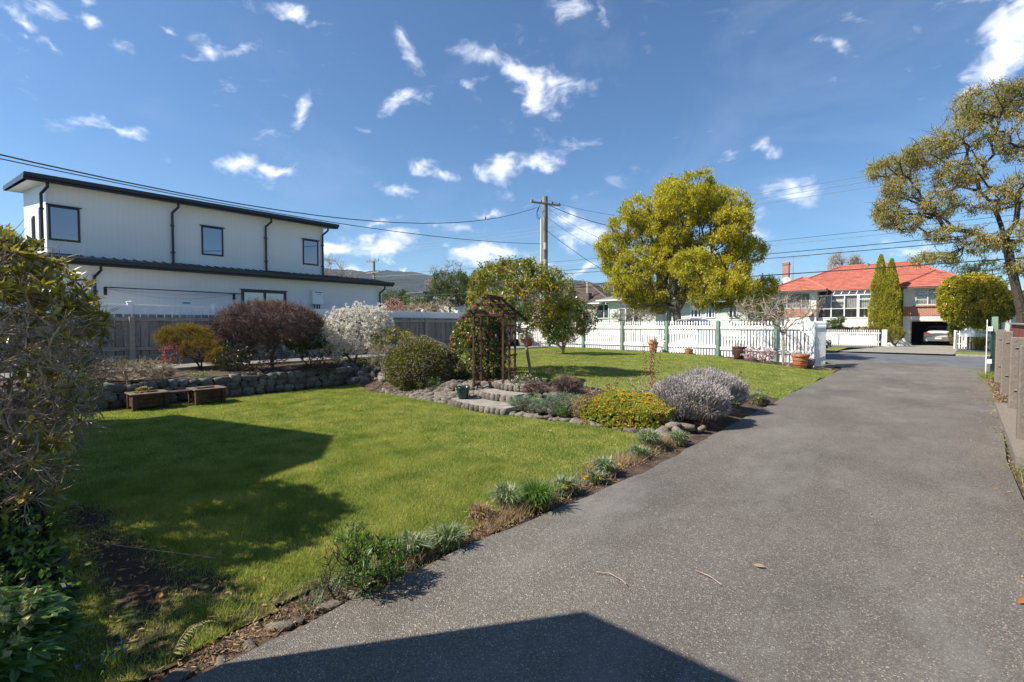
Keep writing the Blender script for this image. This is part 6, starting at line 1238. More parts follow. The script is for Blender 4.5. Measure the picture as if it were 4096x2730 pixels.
def roses():
    rg = np.random.default_rng(90)
    def canes(name, lab, x, y, h, w, n, leafm=None, k=3, seed=1, r0=.012, cat='rose bush', L=.045, W=.03, alpha=.2, tw=0, bark=None):
        z = tz(x, y); rg = np.random.default_rng(seed); T = np.concatenate([np.array([[x + math.cos(a) * w * u ** .7 * .5 + rg.normal() * .012, y + math.sin(a) * w * u ** .7 * .5 + rg.normal() * .012, z + h * u * l] for u in np.linspace(.08, 1, n)]) for a, l in [(rg.uniform(0, 6.28), rg.uniform(.6, 1)) for _ in range(6)]])
        plant(name, lab, cat, (x, y, z), T, ([dict(mat=leafm, k=k, L=L, W=W, off=.05, droop=.2)] if leafm else []), bark=bark or M['bark_grey'], r0=r0, tip=.004, alpha=alpha, seed=seed, twigs=tw, only_thin=2.5)
    canes('rose_bush', 'tall rose bush with reddish leaves standing at the back of the flower bed', -4.45, 9.75, 1.12, .75, 14, LM['redleaf'], 4, 91, .018)
    canes('rose_bush', 'hard pruned rose stump with pale canes left of the succulent mound', -4.95, 8.15, .30, .35, 5, None, 0, 92, .016)
    canes('rose_bush', 'hard pruned rose with a few fresh leaves behind the santolina', -4.75, 8.6, .30, .3, 5, LM['redleaf'], 2, 93, .012)
    canes('rose_bush', 'spiky pruned rose stump directly behind the succulent mound', -4.2, 8.75, .36, .5, 7, None, 0, 94, .018, tw=60)
    canes('rose_bush', 'small pruned rose behind the right end of the succulent mound', -3.75, 8.6, .32, .4, 6, LM['dry'], 1, 95, .014, tw=40)
    canes('rose_bush', 'low rose with dark purple leaves behind the lavender bushes', -3.35, 11.3, .42, .5, 6, LM['brownred'], 5, 96, .01, L=.06, W=.035)
    canes('rose_bush', 'leggy rose with red tinged leaves in front of the right half of the paling fence', -12.9, 9.9, .95, .8, 10, LM['redleaf'], 4, 97, .012)
    canes('bare_shrub', 'small bare branching shrub in front of the large terracotta pot', -3.55, 18.2, 1.15, .9, 9, None, 0, 98, .03, cat='shrub', tw=50)
    # pollarded tree
    r = np.random.default_rng(99); x, y = -3.86, 19.35; z = tz(x, y)
    ring = []
    for a, l, zz in ((3.3, 1.25, 1.95), (2.5, .9, 2.2), (.2, .65, 2.05), (-.6, .7, 1.85), (1.3, .6, 2.3), (4.2, .9, 2.0), (3.0, .6, 2.35), (5.2, .6, 2.1)):
        for u in np.linspace(.12, 1, 7): ring.append((x + math.cos(a) * l * u + r.normal() * .03, y + math.sin(a) * l * u * .7 + r.normal() * .03, z + 1.12 + (zz - 1.5) * (1 - (1 - u) ** 2) + r.normal() * .02))
    tips = ellp(190, (x - .25, y, z + 1.95), (1.4, .95, .45), r, .6)
    plant('pollarded_tree', 'leafless pollarded tree with a flat tangle of twigs in front of the picket fence', 'tree', (x, y, z), np.r_[np.array(ring), tips], [], bark=M['bark_grey'], r0=.085, tip=.006, alpha=.35, trunk=[(x + .01, y, z + .5), (x - .01, y, z + 1.05)], seed=100, pname='trunk', twigs=520, twl=.35)
roses()
def border():
    rg = np.random.default_rng(110)
    def strap(mb, x, y, z, n, l, spread, w=.009):
        V = []; a = rg.uniform(0, 6.28, n); L = l * rg.uniform(.6, 1.15, n); o = rg.uniform(.15, 1.0, n) * spread; c = np.c_[np.cos(a), np.sin(a), np.zeros(n)]; s = np.c_[-np.sin(a), np.cos(a), np.zeros(n)] * w * .5
        p = np.array([x, y, z]) + c * rg.uniform(0, .25, (n, 1)) * l * .8 + rg.normal(size=(n, 3)) * [.03, .03, 0]
        q = p + c * (L * o * .45)[:, None] + np.c_[np.zeros((n, 2)), L * .62]; e = p + c * (L * o * 1.1)[:, None] + np.c_[np.zeros((n, 2)), L * (1.0 - o * .62)]
        V = np.stack([p - s * .6, p + s * .6, q + s, q - s, e], 1).reshape(-1, 3); b = (np.arange(n) * 5)[:, None]
        k = mb.n; mb.add(V, b + np.array([[0, 1, 2, 3]])); mb.F.append((k + b + np.array([[3, 2, 4]]), 0))
    spec = [(-2.50, 10.35, .24, 900, 'grey green strap leaved clump spilling onto the drive in front of the broad boulder', 'strap', 3), (-2.47, 6.28, .17, 260, 'small dark strap leaved clump with a yellow bud right of the corner boulders', 'strap', 1), (-2.68, 5.85, .22, 420, 'large strap leaved clump at the end of the lower lawn below the boulders', 'strap', 0), (-2.58, 5.35, .14, 160, 'low strap leaved clump nearest the large clump below the boulders', 'strap', 0),
            (-2.56, 4.5, .17, 330, 'middle gazania clump of silvery straps along the driveway edge', 'strap', 2), (-2.50, 4.2, .12, 120, 'small gazania clump with yellow flowers beside the driveway edge', 'strap', 3), (-2.58, 3.75, .15, 200, 'dry tipped gazania clump between the silvery clump and the big green one', 'strap', 3), (-2.52, 3.28, .22, 420, 'big fresh green strap leaved clump leaning over the driveway', 'fresh', 1), (-2.72, 3.12, .19, 240, 'silver grey strap leaved clump behind the round stones', 'strap', 0),
            (-2.72, 2.78, .12, 150, 'dry brown clump at the lawn edge left of the round stones', 'dry', 0), (-2.56, 2.28, .15, 260, 'pale striped strap leaved clump with dead leaves at its base', 'strap', 0), (-2.62, 2.02, .15, 230, 'pale strap leaved clump nearest the fresh daisy bush', 'strap', 0)]
    for (x, y, l, n, lab, m, fl) in spec:
        t = thing('gazania', lab, 'plant', (x, y, .01), 'strap leaved clumps along the driveway edge'); l *= 1.22; n = int(n * 1.5); mb = MB(); strap(mb, x, y, .01, n, l, .75, .011); part('leaves', mb, LM[m], t)
        mb = MB(); strap(mb, x, y, .0, n // 2, l * .55, 1.0, .008); part('dead_leaves', mb, LM['dry'], t)
        if fl: P = np.c_[x + rg.normal(size=fl) * l * .4 + .05, y + rg.normal(size=fl) * l * .5, np.full(fl, l * .6)]; flowers(t, P, np.tile([0, 0, 1.], (fl, 1)), LM['yellow'], rg, 12, .024, .012, .6)
    T = np.concatenate([ellp(130, (-2.46, 1.62, .17), (.15, .2, .14), rg, .3, .02), ellp(40, (-2.58, 1.55, .28), (.1, .1, .12), rg, .3)])
    plant('leafy_bush', 'fresh green leafy bush at the driveway edge casting a feathery shadow', 'plant', (-2.5, 1.58, .01), T, [dict(mat=LM['fresh'], k=11, L=.042, W=.010, off=.04, upd=.5)], bark=M['bark_dark'], r0=.01, tip=.0025, seed=111, twigs=150, twl=.08)
    T = ellp(60, (-2.56, 1.42, .16), (.09, .09, .15), rg, .3, .02); plant('twig_sprig', 'thin bare brown sprig beside the fresh leafy bush', 'plant', (-2.56, 1.42, .01), T, [], bark=M['bark_dark'], r0=.006, tip=.002, seed=112, twigs=60, twl=.08)
    # mulch, dead leaves and weeds along the edge
    n = 5200; y = rg.uniform(.1, 6.6, n); x = -2.60 + rg.normal(size=n) * .085; mb = MB(); P = np.c_[x, y, np.full(n, .012)]; D = unit(rsph(rg, n) * [1, 1, .35] + [0, 0, .12]); leaves(mb, P, D, .035 * rg.uniform(.5, 1.4, n), .009, rg); tag(part('leaf_litter', mb, LM['dry'], None), 'brown leaf litter and dry stalks between lawn and driveway', 'leaf litter', kind='stuff')
    n = 5200; x = rg.uniform(-14.0, -2.6, n); y = np.where(x < -11.8, rg.uniform(1, 9.4, n), rg.uniform(6.7, 8.6, n)); k = (x < -11.8) | (x > -6.2) | (x < -7.3); P = np.c_[x, y, terr(x, y) + .012][k]; m_ = len(P); mb = MB(); leaves(mb, P, unit(rsph(rg, m_) * [1, 1, .3] + [0, 0, .1]), .05 * rg.uniform(.5, 1.3, m_), .018, rg); tag(part('bed_mulch', mb, LM['dry'], None), 'reddish brown mulch of fallen leaves over the raised beds', 'mulch', kind='stuff')
    n = 900; x = rg.uniform(-5.6, -2.8, n); y = rg.uniform(.15, 1.35, n); P = np.c_[x, y, np.full(n, .02)]; mb = MB(); leaves(mb, P, unit(rsph(rg, n) * [1, 1, .3]), .045 * rg.uniform(.4, 1.2, n), .014, rg); n = 160; P = np.c_[rg.uniform(-11, -2.8, n), rg.uniform(.4, 6.2, n), np.full(n, .04)]; leaves(mb, P, unit(rsph(rg, n) * [1, 1, .2]), .05 * rg.uniform(.5, 1.2, n), .018, rg); tag(part('fallen_leaves', mb, LM['dry'], None), 'scattered dead leaves lying on the lower lawn and bare soil', 'fallen leaves', kind='stuff')
    n = 420; x = rg.uniform(-.9, .8, n); y = rg.uniform(1.2, 19, n); k = (x > .35) | (rg.uniform(0, 1, n) < .12); x = np.where(x > .35, .3 + y * .028 + rg.uniform(-.1, .35, n), x * 2.2)[k]; y = y[k]; mb = MB(); leaves(mb, np.c_[x, y, np.full(len(x), .038)], unit(rsph(rg, len(x)) * [1, 1, .2]), .035 * rg.uniform(.3, 1.2, len(x)), .014, rg, m=0); tag(part('drive_litter', mb, LM['dry'], None), 'small leaves and crumbs scattered on the driveway', 'leaf litter', kind='stuff')
    n = 2600; y = rg.uniform(4.5, 18.8, n); x = .70 + np.interp(y, [5, 8, 20], [.0, .06, .66]) + rg.normal(size=n) * .05; mb = MB(); blades(mb, np.c_[x, y, np.full(n, .02)][:900], rg.uniform(.02, .05, n)[:900], .006, rg, .9); n = 900; y = rg.uniform(3.5, 7.6, n); x = rg.uniform(.75, 1.6, n); blades(mb, np.c_[x, y, np.full(n, .0)], rg.uniform(.05, .18, n), .008, rg, .8); n = 500; blades(mb, np.c_[rg.normal(1.42, .08, n), rg.normal(19.9, .25, n), np.full(n, .0)], rg.uniform(.08, .3, n), .012, rg, .9); tag(part('edge_weeds', mb, M['grass'], None), 'thin weeds and grass along the right edge of the driveway', 'weeds', kind='stuff')
    mb = MB(); n = 9000; y = rg.uniform(1.7, 6.5, n); x = -2.62 + .05 * np.sin(y * 5) + rg.normal(size=n) * .075; k = np.sin(y * 4.1 + 1) + rg.normal(size=n) * .6 > -.3; blades(mb, np.c_[x, y, np.full(n, .01)][k], rg.uniform(.03, .13, n)[k], .006, rg, .7); tag(part('dry_stalks', mb, LM['dry'], None), 'tangle of dry stalks and brown low growth along the driveway border', 'dry stalks', kind='stuff')
    mb = MB(); n = 5000; y = rg.uniform(1.2, 6.6, n); x = -2.66 + rg.normal(size=n) * .07; k = np.sin(y * 3.3 + 2) + rg.normal(size=n) * .6 > 0; blades(mb, np.c_[x, y, np.full(n, .01)][k], rg.uniform(.03, .11, n)[k], .006, rg, .6); tag(part('border_growth', mb, LM['sant'], None), 'low grey green growth between the clumps of the driveway border', 'ground cover', kind='stuff')
    n = 900; y = rg.uniform(12.5, 19.5, n); mb = MB(); leaves(mb, np.c_[1.12 + (y - 12.5) * .035 + rg.normal(size=n) * .1, y, np.full(n, .025)], unit(rsph(rg, n) * [1, 1, .2]), .05 * rg.uniform(.4, 1.2, n), .02, rg); n = 300; y = rg.uniform(4.5, 12.5, n); leaves(mb, np.c_[.78 + (y - 5) * .03 + rg.normal(size=n) * .06, y, np.full(n, .036)], unit(rsph(rg, n) * [1, 1, .2]), .045 * rg.uniform(.4, 1.2, n), .018, rg); tag(part('post_litter', mb, LM['dry'], None), 'orange brown leaf litter along the foot of the concrete posts', 'leaf litter', kind='stuff')
    mb = MB(); n = 70; x = np.r_[rg.normal(-8.3, 1.0, 40), rg.normal(-10.6, .9, 30)]; y = np.r_[rg.normal(10.6, .8, 40), rg.normal(15.9, .9, 30)]; flower_clump(mb, np.c_[x, y, terr(x, y) + .035], np.tile([0, 0, 1.], (70, 1)), rg, 6, .035, .03, .8); tag(part('fallen_petals', mb, LM['pink'], None), 'fallen pink camellia flowers scattered on the upper lawn', 'petals', kind='stuff')
    orange = leafmat('orange_leaf', [(.45, .13, .02), (.55, .22, .04)], .5, .2, mul=1)
    for lab, x, y, l, a in (('large orange fallen leaf near the right edge of the driveway', .42, 3.86, .11, .9), ('ochre fallen leaf in the middle of the driveway', -.82, 3.36, .07, .2), ('orange leaf lying on bare soil beside the hellebore', -3.25, .72, .10, 2.6), ('tan pointed leaf on the lawn near the bottom left', -2.88, .86, .09, .4), ('red brown curled leaf on the edging soil near the bottom', -2.62, .78, .06, 1.3), ('brown leaf beside the large orange leaf on the driveway', .52, 3.66, .07, .3)):
        t = tag(part('fallen_leaf', (lambda mb: (leaves(mb, np.array([[0, 0, 0.]]), np.array([[math.cos(a), math.sin(a), .08]]), l, l * .36, rg, detail=1, fold=.12), mb)[1])(MB()), orange if 'orange' in lab or 'red' in lab else LM['dry'], None), lab, 'leaf'); t.location = (x, y, .045)
    for lab, pts in (('pale curved twig lying on the driveway', [(-1.55, 2.62), (-1.47, 2.65), (-1.38, 2.64), (-1.33, 2.60)]), ('thin dark forked twig lying on the driveway', [(-1.08, 3.05), (-.98, 3.02), (-.90, 2.98)]), ('long brown stick lying on the soil and lawn near the ivy', [(-4.55, .62), (-4.2, .78), (-3.85, .98), (-3.55, 1.12)])):
        mb = MB(); tube(mb, [(x, y, .042 + .008 * (i % 2)) for i, (x, y) in enumerate(pts)], .0028, 5); tag(part('twig', mb, M['bark_grey'], None), lab, 'twig')
    # hellebores, ivy and edging board at the left
    t = thing('hellebore', 'hellebore with fresh green leaves and pale lime flowers in the bottom left corner', 'flowers', (-3.3, .12, 0)); mb = MB(); st = MB(); fl = MB(); n = 150
    for i in range(n):
        a = rg.uniform(0, 6.28); rr = rg.uniform(0, 1) ** .5 * .52; b = np.array([-3.22 + rr * .72 * math.cos(a), .04 + rr * .42 * math.sin(a), 0]); h = rg.uniform(.14, .30) * (1.12 - rr * .8); tp = b + [math.cos(a) * .07, math.sin(a) * .07, h]; tube(st, [b, tp], .003, 3, cap=False)
        k = 7; az = a + np.linspace(-1.7, 1.7, k) + rg.normal() * .2; D = np.c_[np.cos(az), np.sin(az), np.full(k, .12 + rg.normal() * .15)]; leaves(mb, np.tile(tp, (k, 1)), D, .115 * rg.uniform(.75, 1.1, k), .036, rg, up=2, fold=.12, detail=1, droop=.15)
    part('leaves', mb, LM['fresh'], t); part('stems', st, LM['fresh'], t)
    for i in range(95):
        a = rg.uniform(0, 6.28); rr = rg.uniform(0, 1) ** .5 * .5; p = np.array([[-3.10 + rr * .6 * math.cos(a), .02 + rr * .42 * math.sin(a), rg.uniform(.27, .42) - rr * .12]]); flower_clump(fl, p, unit(np.array([[.5, .3, .1]]) + rsph(rg, 1) * .5), rg, 6, .034, .032, .55)
    part('flowers', fl, LM['hell'], t, kind='stuff')
    n = 9000; x = rg.uniform(-7.6, -3.55, n); y = .38 - rg.uniform(0, 1, n) ** 1.5 * 1.5 + rg.normal(size=n) * .03; z = .03 + rg.uniform(0, 1, n) * (.10 + .22 * np.clip(.35 - y, 0, 1)) ; mb = MB(); leaves(mb, np.c_[x, y, z], unit(rsph(rg, n) + [.3, .4, .4]), .06 * rg.uniform(.6, 1.3, n), .05, rg, fold=.1, detail=1); tag(part('ivy', mb, LM['ivy'], None), 'dark ivy ground cover under the rhododendron at the left edge', 'ivy', kind='stuff')
    n = 500; x = rg.uniform(-5.2, -3.6, n); y = .26 + rg.normal(size=n) * .12; mb = MB(); leaves(mb, np.c_[x, y, rg.uniform(.08, .24, n)], unit(rsph(rg, n) + [.3, .4, .5]), .055 * rg.uniform(.6, 1.3, n), .024, rg, fold=.1, detail=1); tag(part('low_foliage', mb, LM['fresh'], None), 'brighter green seedlings growing over the timber edging at left', 'ground cover', kind='stuff')
    t = thing('edging_board', 'thin timber edging board between the ivy bed and the bare soil', 'edging', (-4.5, .42, 0)); P = [(-6.4, .50), (-5.66, .48), (-4.86, .44), (-4.18, .38), (-3.75, .36)]
    mb = MB()
    for p, q in zip(P[:-1], P[1:]): prism(mb, [(p[0], p[1]), (q[0] - .002, q[1]), (q[0] - .002, q[1] + .02), (p[0], p[1] + .02)], -.02, .075, 'z')
    part('board', mb, M['brown_wood'], t)
    t = thing('bluebells', 'few small blue flowers at the bottom edge beside the soil', 'flowers', (-2.85, .42, 0)); mb = MB(); strap(mb, -2.85, .45, 0, 40, .14, .8, .006); part('leaves', mb, LM['fresh'], t); P = np.c_[-2.85 + rg.normal(size=10) * .05, .45 + rg.normal(size=10) * .05, rg.uniform(.06, .1, 10)]; flowers(t, P, np.tile([0, 0, 1.], (10, 1)), leafmat('blue_petal', [(.16, .18, .5), (.25, .27, .62)], .6, .3, mul=1), rg, 6, .012, .008)
    t = thing('fern', 'yellowing fern frond leaning over the edging stones near the bottom', 'fern', (-2.62, .66, 0)); mb = MB()
    for a0 in (.3, .8): 
        for u in np.linspace(.1, 1, 16):
            p = np.array([-2.68 + .02 * u, .64 + .22 * u * math.cos(a0) * 1.0, .02 + .12 * math.sin(u * 2.4)]); 
            for s in (-1, 1): leaves(mb, p[None], np.array([[s, .5, -.1]]), .05 * (1.05 - u), .009, rg, up=2)
    part('frond', mb, leafmat('fern_leaf', [(.16, .18, .05), (.26, .22, .08)], .6, .3, mul=1), t)
border()
# ------------------------------------------------------------------ street objects
def loft_car(name, label, origin, heading, prof, glass_rng, paint, L=4.3, Wd=1.76):
    """prof: list of (x along car from rear 0..1, z_low, z_belt, z_top, half width low, half width top)"""
    t = thing(name, label, 'car', origin); c, s = math.cos(heading), math.sin(heading); Mx = Matrix.Translation(origin) @ Matrix.Rotation(heading, 4, 'Z')
    k = len(prof); ring = []
    for (u, zl, zb, zt, wl, wt) in prof:
        x = (u - .5) * L; wl *= Wd / 2; wt *= Wd / 2
        half = [(wl * .82, zl), (wl * .97, zl + .09), (wl, (zl + zb) * .5), (wl * .985, zb - .05), (wl * .93, zb + .01)]
        zt2 = max(zt, zb + .02); half += [(wt + (wl * .93 - wt) * .5, (zb + zt2) * .5), (wt, zt2 - .06 * min(1, (zt2 - zb) * 4)), (wt * .8, zt2), (wt * .35, zt2 + .02)]
        ring.append([(x, y, z) for y, z in half] + [(x, -y, z) for y, z in half[::-1]])
    V = xf(np.array(ring).reshape(-1, 3), Mx); n = 18; mb = MB(); F0, F1 = [], []
    for i in range(k - 1):
        for j in range(n - 1):
            f = [i * n + j, (i + 1) * n + j, (i + 1) * n + j + 1, i * n + j + 1]
            g = (j in (4, 5, 11, 12)) and prof[i][3] - prof[i][2] > .12 and prof[i + 1][3] - prof[i + 1][2] > .12 and glass_rng[0] <= i < glass_rng[1]
            g2 = (j in (6, 7, 8, 9, 10, 5, 11)) and (i in glass_rng[2])
            (F1 if (g or g2) else F0).append(f)
    mb.add(V, F0 + [[0, *range(1, n)]] if False else F0, 0); q = mb.n - len(V)
    mb.F.append((np.array([list(range(n))[::-1]]) + q, 0)); mb.F.append((np.array([list(range((k - 1) * n, k * n))]) + q, 0)); body = part('body', mb, [paint], t, smooth=True)
    m2 = MB(); m2.add(V, F1, 0); part('windows', m2, [M['glass']], t, smooth=True)
    for u in (.18, .80):
        for sd in (-1, 1):
            x = (u - .5) * L; y = sd * (Wd / 2 - .11); p = xf(np.array([[x, y - .1, .31], [x, y + .1, .31]]), Mx); mb = MB(); tube(mb, p, .31, 20); w = part('wheel', mb, M['black'], t)
            p = xf(np.array([[x, y + sd * .09, .31], [x, y + sd * .112, .31]]), Mx); mb = MB(); tube(mb, p, .19, 12); part('rim', mb, M['metal'], w)
    return t, Mx
def cars():
    silver = plain('silver_paint', (.62, .63, .64), .3, metal=.1); hp = [(0, .30, .86, .88, .88, .5), (.02, .26, .93, .97, .95, .62), (.06, .24, .95, 1.12, .98, .66), (.13, .2, .95, 1.34, 1, .66), (.22, .2, .94, 1.42, 1, .68), (.40, .2, .93, 1.45, 1, .70), (.56, .2, .92, 1.40, 1, .68), (.68, .2, .91, 1.12, 1, .66), (.74, .2, .90, .95, 1, .7), (.86, .2, .82, .84, .98, .7), (.95, .22, .68, .70, .92, .65), (1, .28, .5, .52, .82, .6)]
    t, Mx = loft_car('parked_car', 'silver hatchback parked nose first inside the open garage', (.68, 50.5, .05), R(90), hp, (2, 8, (2, 7)), silver)
    def add(name, pts, d, mt):
        mb = MB(); Q = np.array([(-2.15 - d, y, z) for y, z in pts]); Q2 = np.array([(-2.15 + .12, y, z) for y, z in pts]); n = len(pts); V = xf(np.r_[Q, Q2], Mx); mb.add(V, [[i, (i + 1) % n, n + (i + 1) % n, n + i] for i in range(n)]); mb.F.append((np.array([list(range(n))]), 0)); part(name, mb, mt, t)
    red = plain('tail_red', (.5, .02, .015), .2)
    for s in (-1, 1): add('taillight', [(s * .46, .90), (s * .80, .84), (s * .83, .94), (s * .52, .96)], .015, red)
    add('bumper_panel', [(-.62, .34), (.62, .34), (.70, .56), (.55, .62), (-.55, .62), (-.70, .56)], .04, plain('bumper_grey', (.12, .13, .14), .5)); add('number_plate', [(-.19, .46), (.19, .46), (.19, .58), (-.19, .58)], .06, plain('plate', (.7, .7, .7), .5))
    mb = MB(); V = xf(np.array([(-1.93, -.52, .99), (-1.93, .52, .99), (-1.62, .44, 1.33), (-1.62, -.44, 1.33)]) + np.array([-.05, 0, .01]), Mx); mb.add(V, [[0, 1, 2, 3]]); part('rear_window', mb, M['dark'], t)
    for nm, y0, y1 in (('storage_shelf', -.85, -.55), ('storage_shelf', -.45, -.25)):
        pass
    navy = plain('navy_paint', (.016, .02, .032), .18)
    t, Mx = loft_car('parked_car', 'dark navy car whose nose shows past the open left gate', (-6.45, 33.7, -.03), 0, hp, (2, 8, (2, 7)), navy)
    mb = MB(); V = xf(np.array([(2.12, -.5, .42), (2.12, .5, .42), (2.16, .45, .62), (2.16, -.45, .62)]) + [.03, 0, 0], Mx); mb.add(V, [[0, 1, 2, 3]]); part('grille', mb, M['black'], t)
    for z in (.38, .47, .56): mb = MB(); V = xf(np.array([(2.19, -.55, z), (2.19, .55, z), (2.19, .55, z + .02), (2.19, -.55, z + .02)]), Mx); mb.add(V, [[0, 1, 2, 3]]); part('grille_bar', mb, M['metal'], t)
    for s in (-1, 1): mb = MB(); V = xf(np.array([(1.98, s * .80, .62), (2.12, s * .52, .60), (2.05, s * .52, .72), (1.86, s * .80, .76)]) + [.06, 0, .0], Mx); mb.add(V, [[0, 1, 2, 3]]); part('headlight', mb, M['metal'], t)
    blue = plain('white_paint_car', (.75, .77, .80), .25); sp = [(u, a, b + .25, c_ + .44 if c_ > 1 else c_ + .25, d, e) for (u, a, b, c_, d, e) in hp]
    loft_car('parked_car', 'white vehicle with blue windows whose roof shows above the picket fence', (-8.95, 24.9, .0), R(90), sp, (2, 8, (2, 7)), blue)
cars()
def far_fences():
    pk = MB(); prism(pk, picket_prof(1.22, .034), 0, .02, 'y'); pk = mesh_of('picket', pk, [M['picket']])
    t = thing('far_picket_fence', 'low white picket fence in front of the brick house left of its driveway', 'fence', (-5, 43.6, 0))
    for i in range(70): inst('picket', pk, t, (-2.62 - i * .128, 43.6, .03))
    mb = MB(); cbox(mb, -11.5, -2.5, 43.63, 43.68, .3, .38); cbox(mb, -11.5, -2.5, 43.63, 43.68, .95, 1.03); part('rail', mb, M['picket'], t)
    mb = MB(); cbox(mb, -2.42, -2.12, 43.5, 43.58, .06, 1.24, b=.01); part('end_panel', mb, M['picket'], t)
    t = thing('far_picket_fence', 'low white picket fence behind the white letterbox', 'fence', (3, 43.3, 0))
    for i in range(26): inst('picket', pk, t, (1.52 + i * .13, 43.3, .02))
    mb = MB(); cbox(mb, 1.42, 4.9, 43.33, 43.37, .3, .38); cbox(mb, 1.42, 4.9, 43.33, 43.37, .95, 1.03); part('rail', mb, M['picket'], t); mb = MB(); cbox(mb, 1.38, 1.47, 43.2, 43.3, 0, 1.22, b=.01); part('post', mb, M['picket'], t)
    t = thing('letterbox', 'white house shaped letterbox with green roof edges and number 12', 'letterbox', (2.0, 42.3, 0)); x0, x1, y0, y1 = 1.66, 2.32, 42.1, 42.6
    mb = MB(); prism(mb, [(x0, .84), (x1, .84), (x1, 1.22), (2.08, 1.46), (1.9, 1.22), (x0, 1.2)], y0, y1, 'y'); part('box', mb, M['white'], t)
    mb = MB(); tube(mb, [(x1 + .05, y0 - .03, 1.2), (2.06, y0 - .03, 1.48), (x0 + .0, y0 - .03, 1.22)], .02, 5); prism(mb, [(x1 + .06, 1.20), (2.07, 1.50), (x0 - .04, 1.24), (x0 - .04, 1.21), (2.07, 1.46), (x1 + .06, 1.17)], y0 - .02, y1 + .05, 'y'); part('roof', mb, M['green_post'], t)
    mb = MB(); cbox(mb, 1.98, 2.06, 42.3, 42.38, 0, .84); part('post', mb, M['brown_wood'], t)
    fc = bpy.data.curves.new('number', 'FONT'); fc.body = '12'; fc.size = .16; tmp = bpy.data.objects.new('n', fc); me = bpy.data.meshes.new_from_object(tmp); bpy.data.objects.remove(tmp); me.materials.append(M['dark']); inst('number', me, t, (2.0, y0 - .004, 1.16), (R(90), 0, 0))
far_fences()
def poles():
    wood = mat('pole_wood', (.17, .16, .12), (.33, .31, .24), .85, sc=3, det=8, bump=.4, bsc=20, stretch=(6, 6, .6))
    t = thing('power_pole', 'tall round grey green timber power pole with a short crossarm at the street corner', 'power pole', (-17.9, 24, 0))
    mb = MB(); tube(mb, [(-17.9, 24, -.1), (-17.9, 24, 9.42)], [.20, .165], 16); part('shaft', mb, wood, t)
    mb = MB(); cbox(mb, -.06, .06, -1.05, 1.05, -.05, .05, M=Matrix.Translation((-17.75, 23.85, 8.95)) @ Matrix.Rotation(R(-22), 4, 'Z')); part('crossarm', mb, M['rail'], t)
    mb = MB(); tube(mb, [(-18.06, 23.82, 0), (-18.06, 23.82, 8.1)], .055, 10); part('conduit', mb, M['white'], t)
    for z, h in ((6.15, .42), (5.25, .3)): mb = MB(); cbox(mb, -17.78, -17.62, 23.66, 23.84, z, z + h, b=.01); part('junction_box', mb, mat('box_grey', (.4, .4, .33)), t)
    for s in (-.9, -.3, .5, 1.0):
        p = Matrix.Translation((-17.75, 23.85, 8.95)) @ Matrix.Rotation(R(-22), 4, 'Z') @ Vector((0, s, .05)); mb = MB(); lathe(mb, [(.001, 0), (.03, 0), (.045, .04), (.03, .08), (.04, .1), (.001, .13)], tuple(p), 10); part('insulator', mb, M['dark'], t)
    mb = MB()
    for k in range(3): tube(mb, [(-18.05, 23.8, 8.0), (-18.35 + .1 * k, 23.75, 8.15), (-18.3, 23.7, 8.6 - .1 * k), (-18.0, 23.6, 8.85)], .012, 5)
    tube(mb, [(-17.7, 23.8, 8.9), (-17.55, 23.75, 8.3), (-17.75, 23.8, 7.9), (-17.78, 23.8, 5.3)], .015, 5); part('cable_loop', mb, M['black'], t)
    def xpole(lab, x, y, h, arms, s=1, name='power_pole', yaw=0):
        t = thing(name, lab, 'power pole', (x, y, 0)); mb = MB(); tube(mb, [(x, y, 0), (x, y, h)], [.19 * s, .14 * s], 10); part('shaft', mb, wood, t)
        for z, l in arms:
            Mx = Matrix.Translation((x, y - .2, z)) @ Matrix.Rotation(yaw, 4, 'Z'); mb = MB(); cbox(mb, -l / 2, l / 2, -.06, .06, -.07, .07, M=Mx); part('crossarm', mb, wood, t)
            for u in (-.48, -.25, .25, .48):
                p = Mx @ Vector((u * l, 0, .07)); mb = MB(); lathe(mb, [(.001, 0), (.04, 0), (.06, .07), (.04, .13), (.001, .18)], tuple(p), 8); part('insulator', mb, M['dark'], t)
        mb = MB()
        z, l = arms[0]
        for sd in (-1, 1): tube(mb, [(x + sd * l * .25, y - .2, z - .05), (x, y - .15, z - .7)], .025, 4)
        part('brace', mb, M['metal'], t)
    xpole('distant power pole with two crossarms rising behind the white house', -54.3, 36, 9.9, [(9.75, 2.7), (8.3, 2.9), (7.1, 1.2)])
    t = thing('power_pole', 'square concrete power pole with white painted base behind the street tree', 'power pole', (-11.3, 26, 0)); mb = MB(); cbox(mb, -11.53, -11.08, 25.8, 26.2, 2.19, 8.2, b=.03); part('shaft', mb, M['concrete_post'], t); mb = MB(); cbox(mb, -11.54, -11.07, 25.79, 26.21, 0, 2.19, b=.03); part('painted_base', mb, M['white'], t)
    t = thing('street_post', 'slim pale green post right of the concrete pole', 'post', (-10.77, 26, 0)); mb = MB(); tube(mb, [(-10.77, 26, 0), (-10.77, 26, 5.5)], .065, 10); part('shaft', mb, M['green_post'], t)
    # wires
    def wire(lab, p, q, sag, r, mt=None, n=28, grp=None):
        p, q = np.array(p, float), np.array(q, float); u = np.linspace(0, 1, n)[:, None]; P = p + (q - p) * u; P[:, 2] -= sag * 4 * (u[:, 0] * (1 - u[:, 0])); mb = MB(); tube(mb, P, r, 5); o = part('wire', mb, mt or M['black'], None); tag(o, lab, 'wire', grp); return P
    W1 = wire('upper black service cable from the power pole over the white house, carrying the bird', (-18.2, 23.6, 8.75), W1E, W1S, .014)
    wire('lower black service cable running from the power pole over the white house', (-18.05, 23.8, 6.55), W2E, W2S, .014)
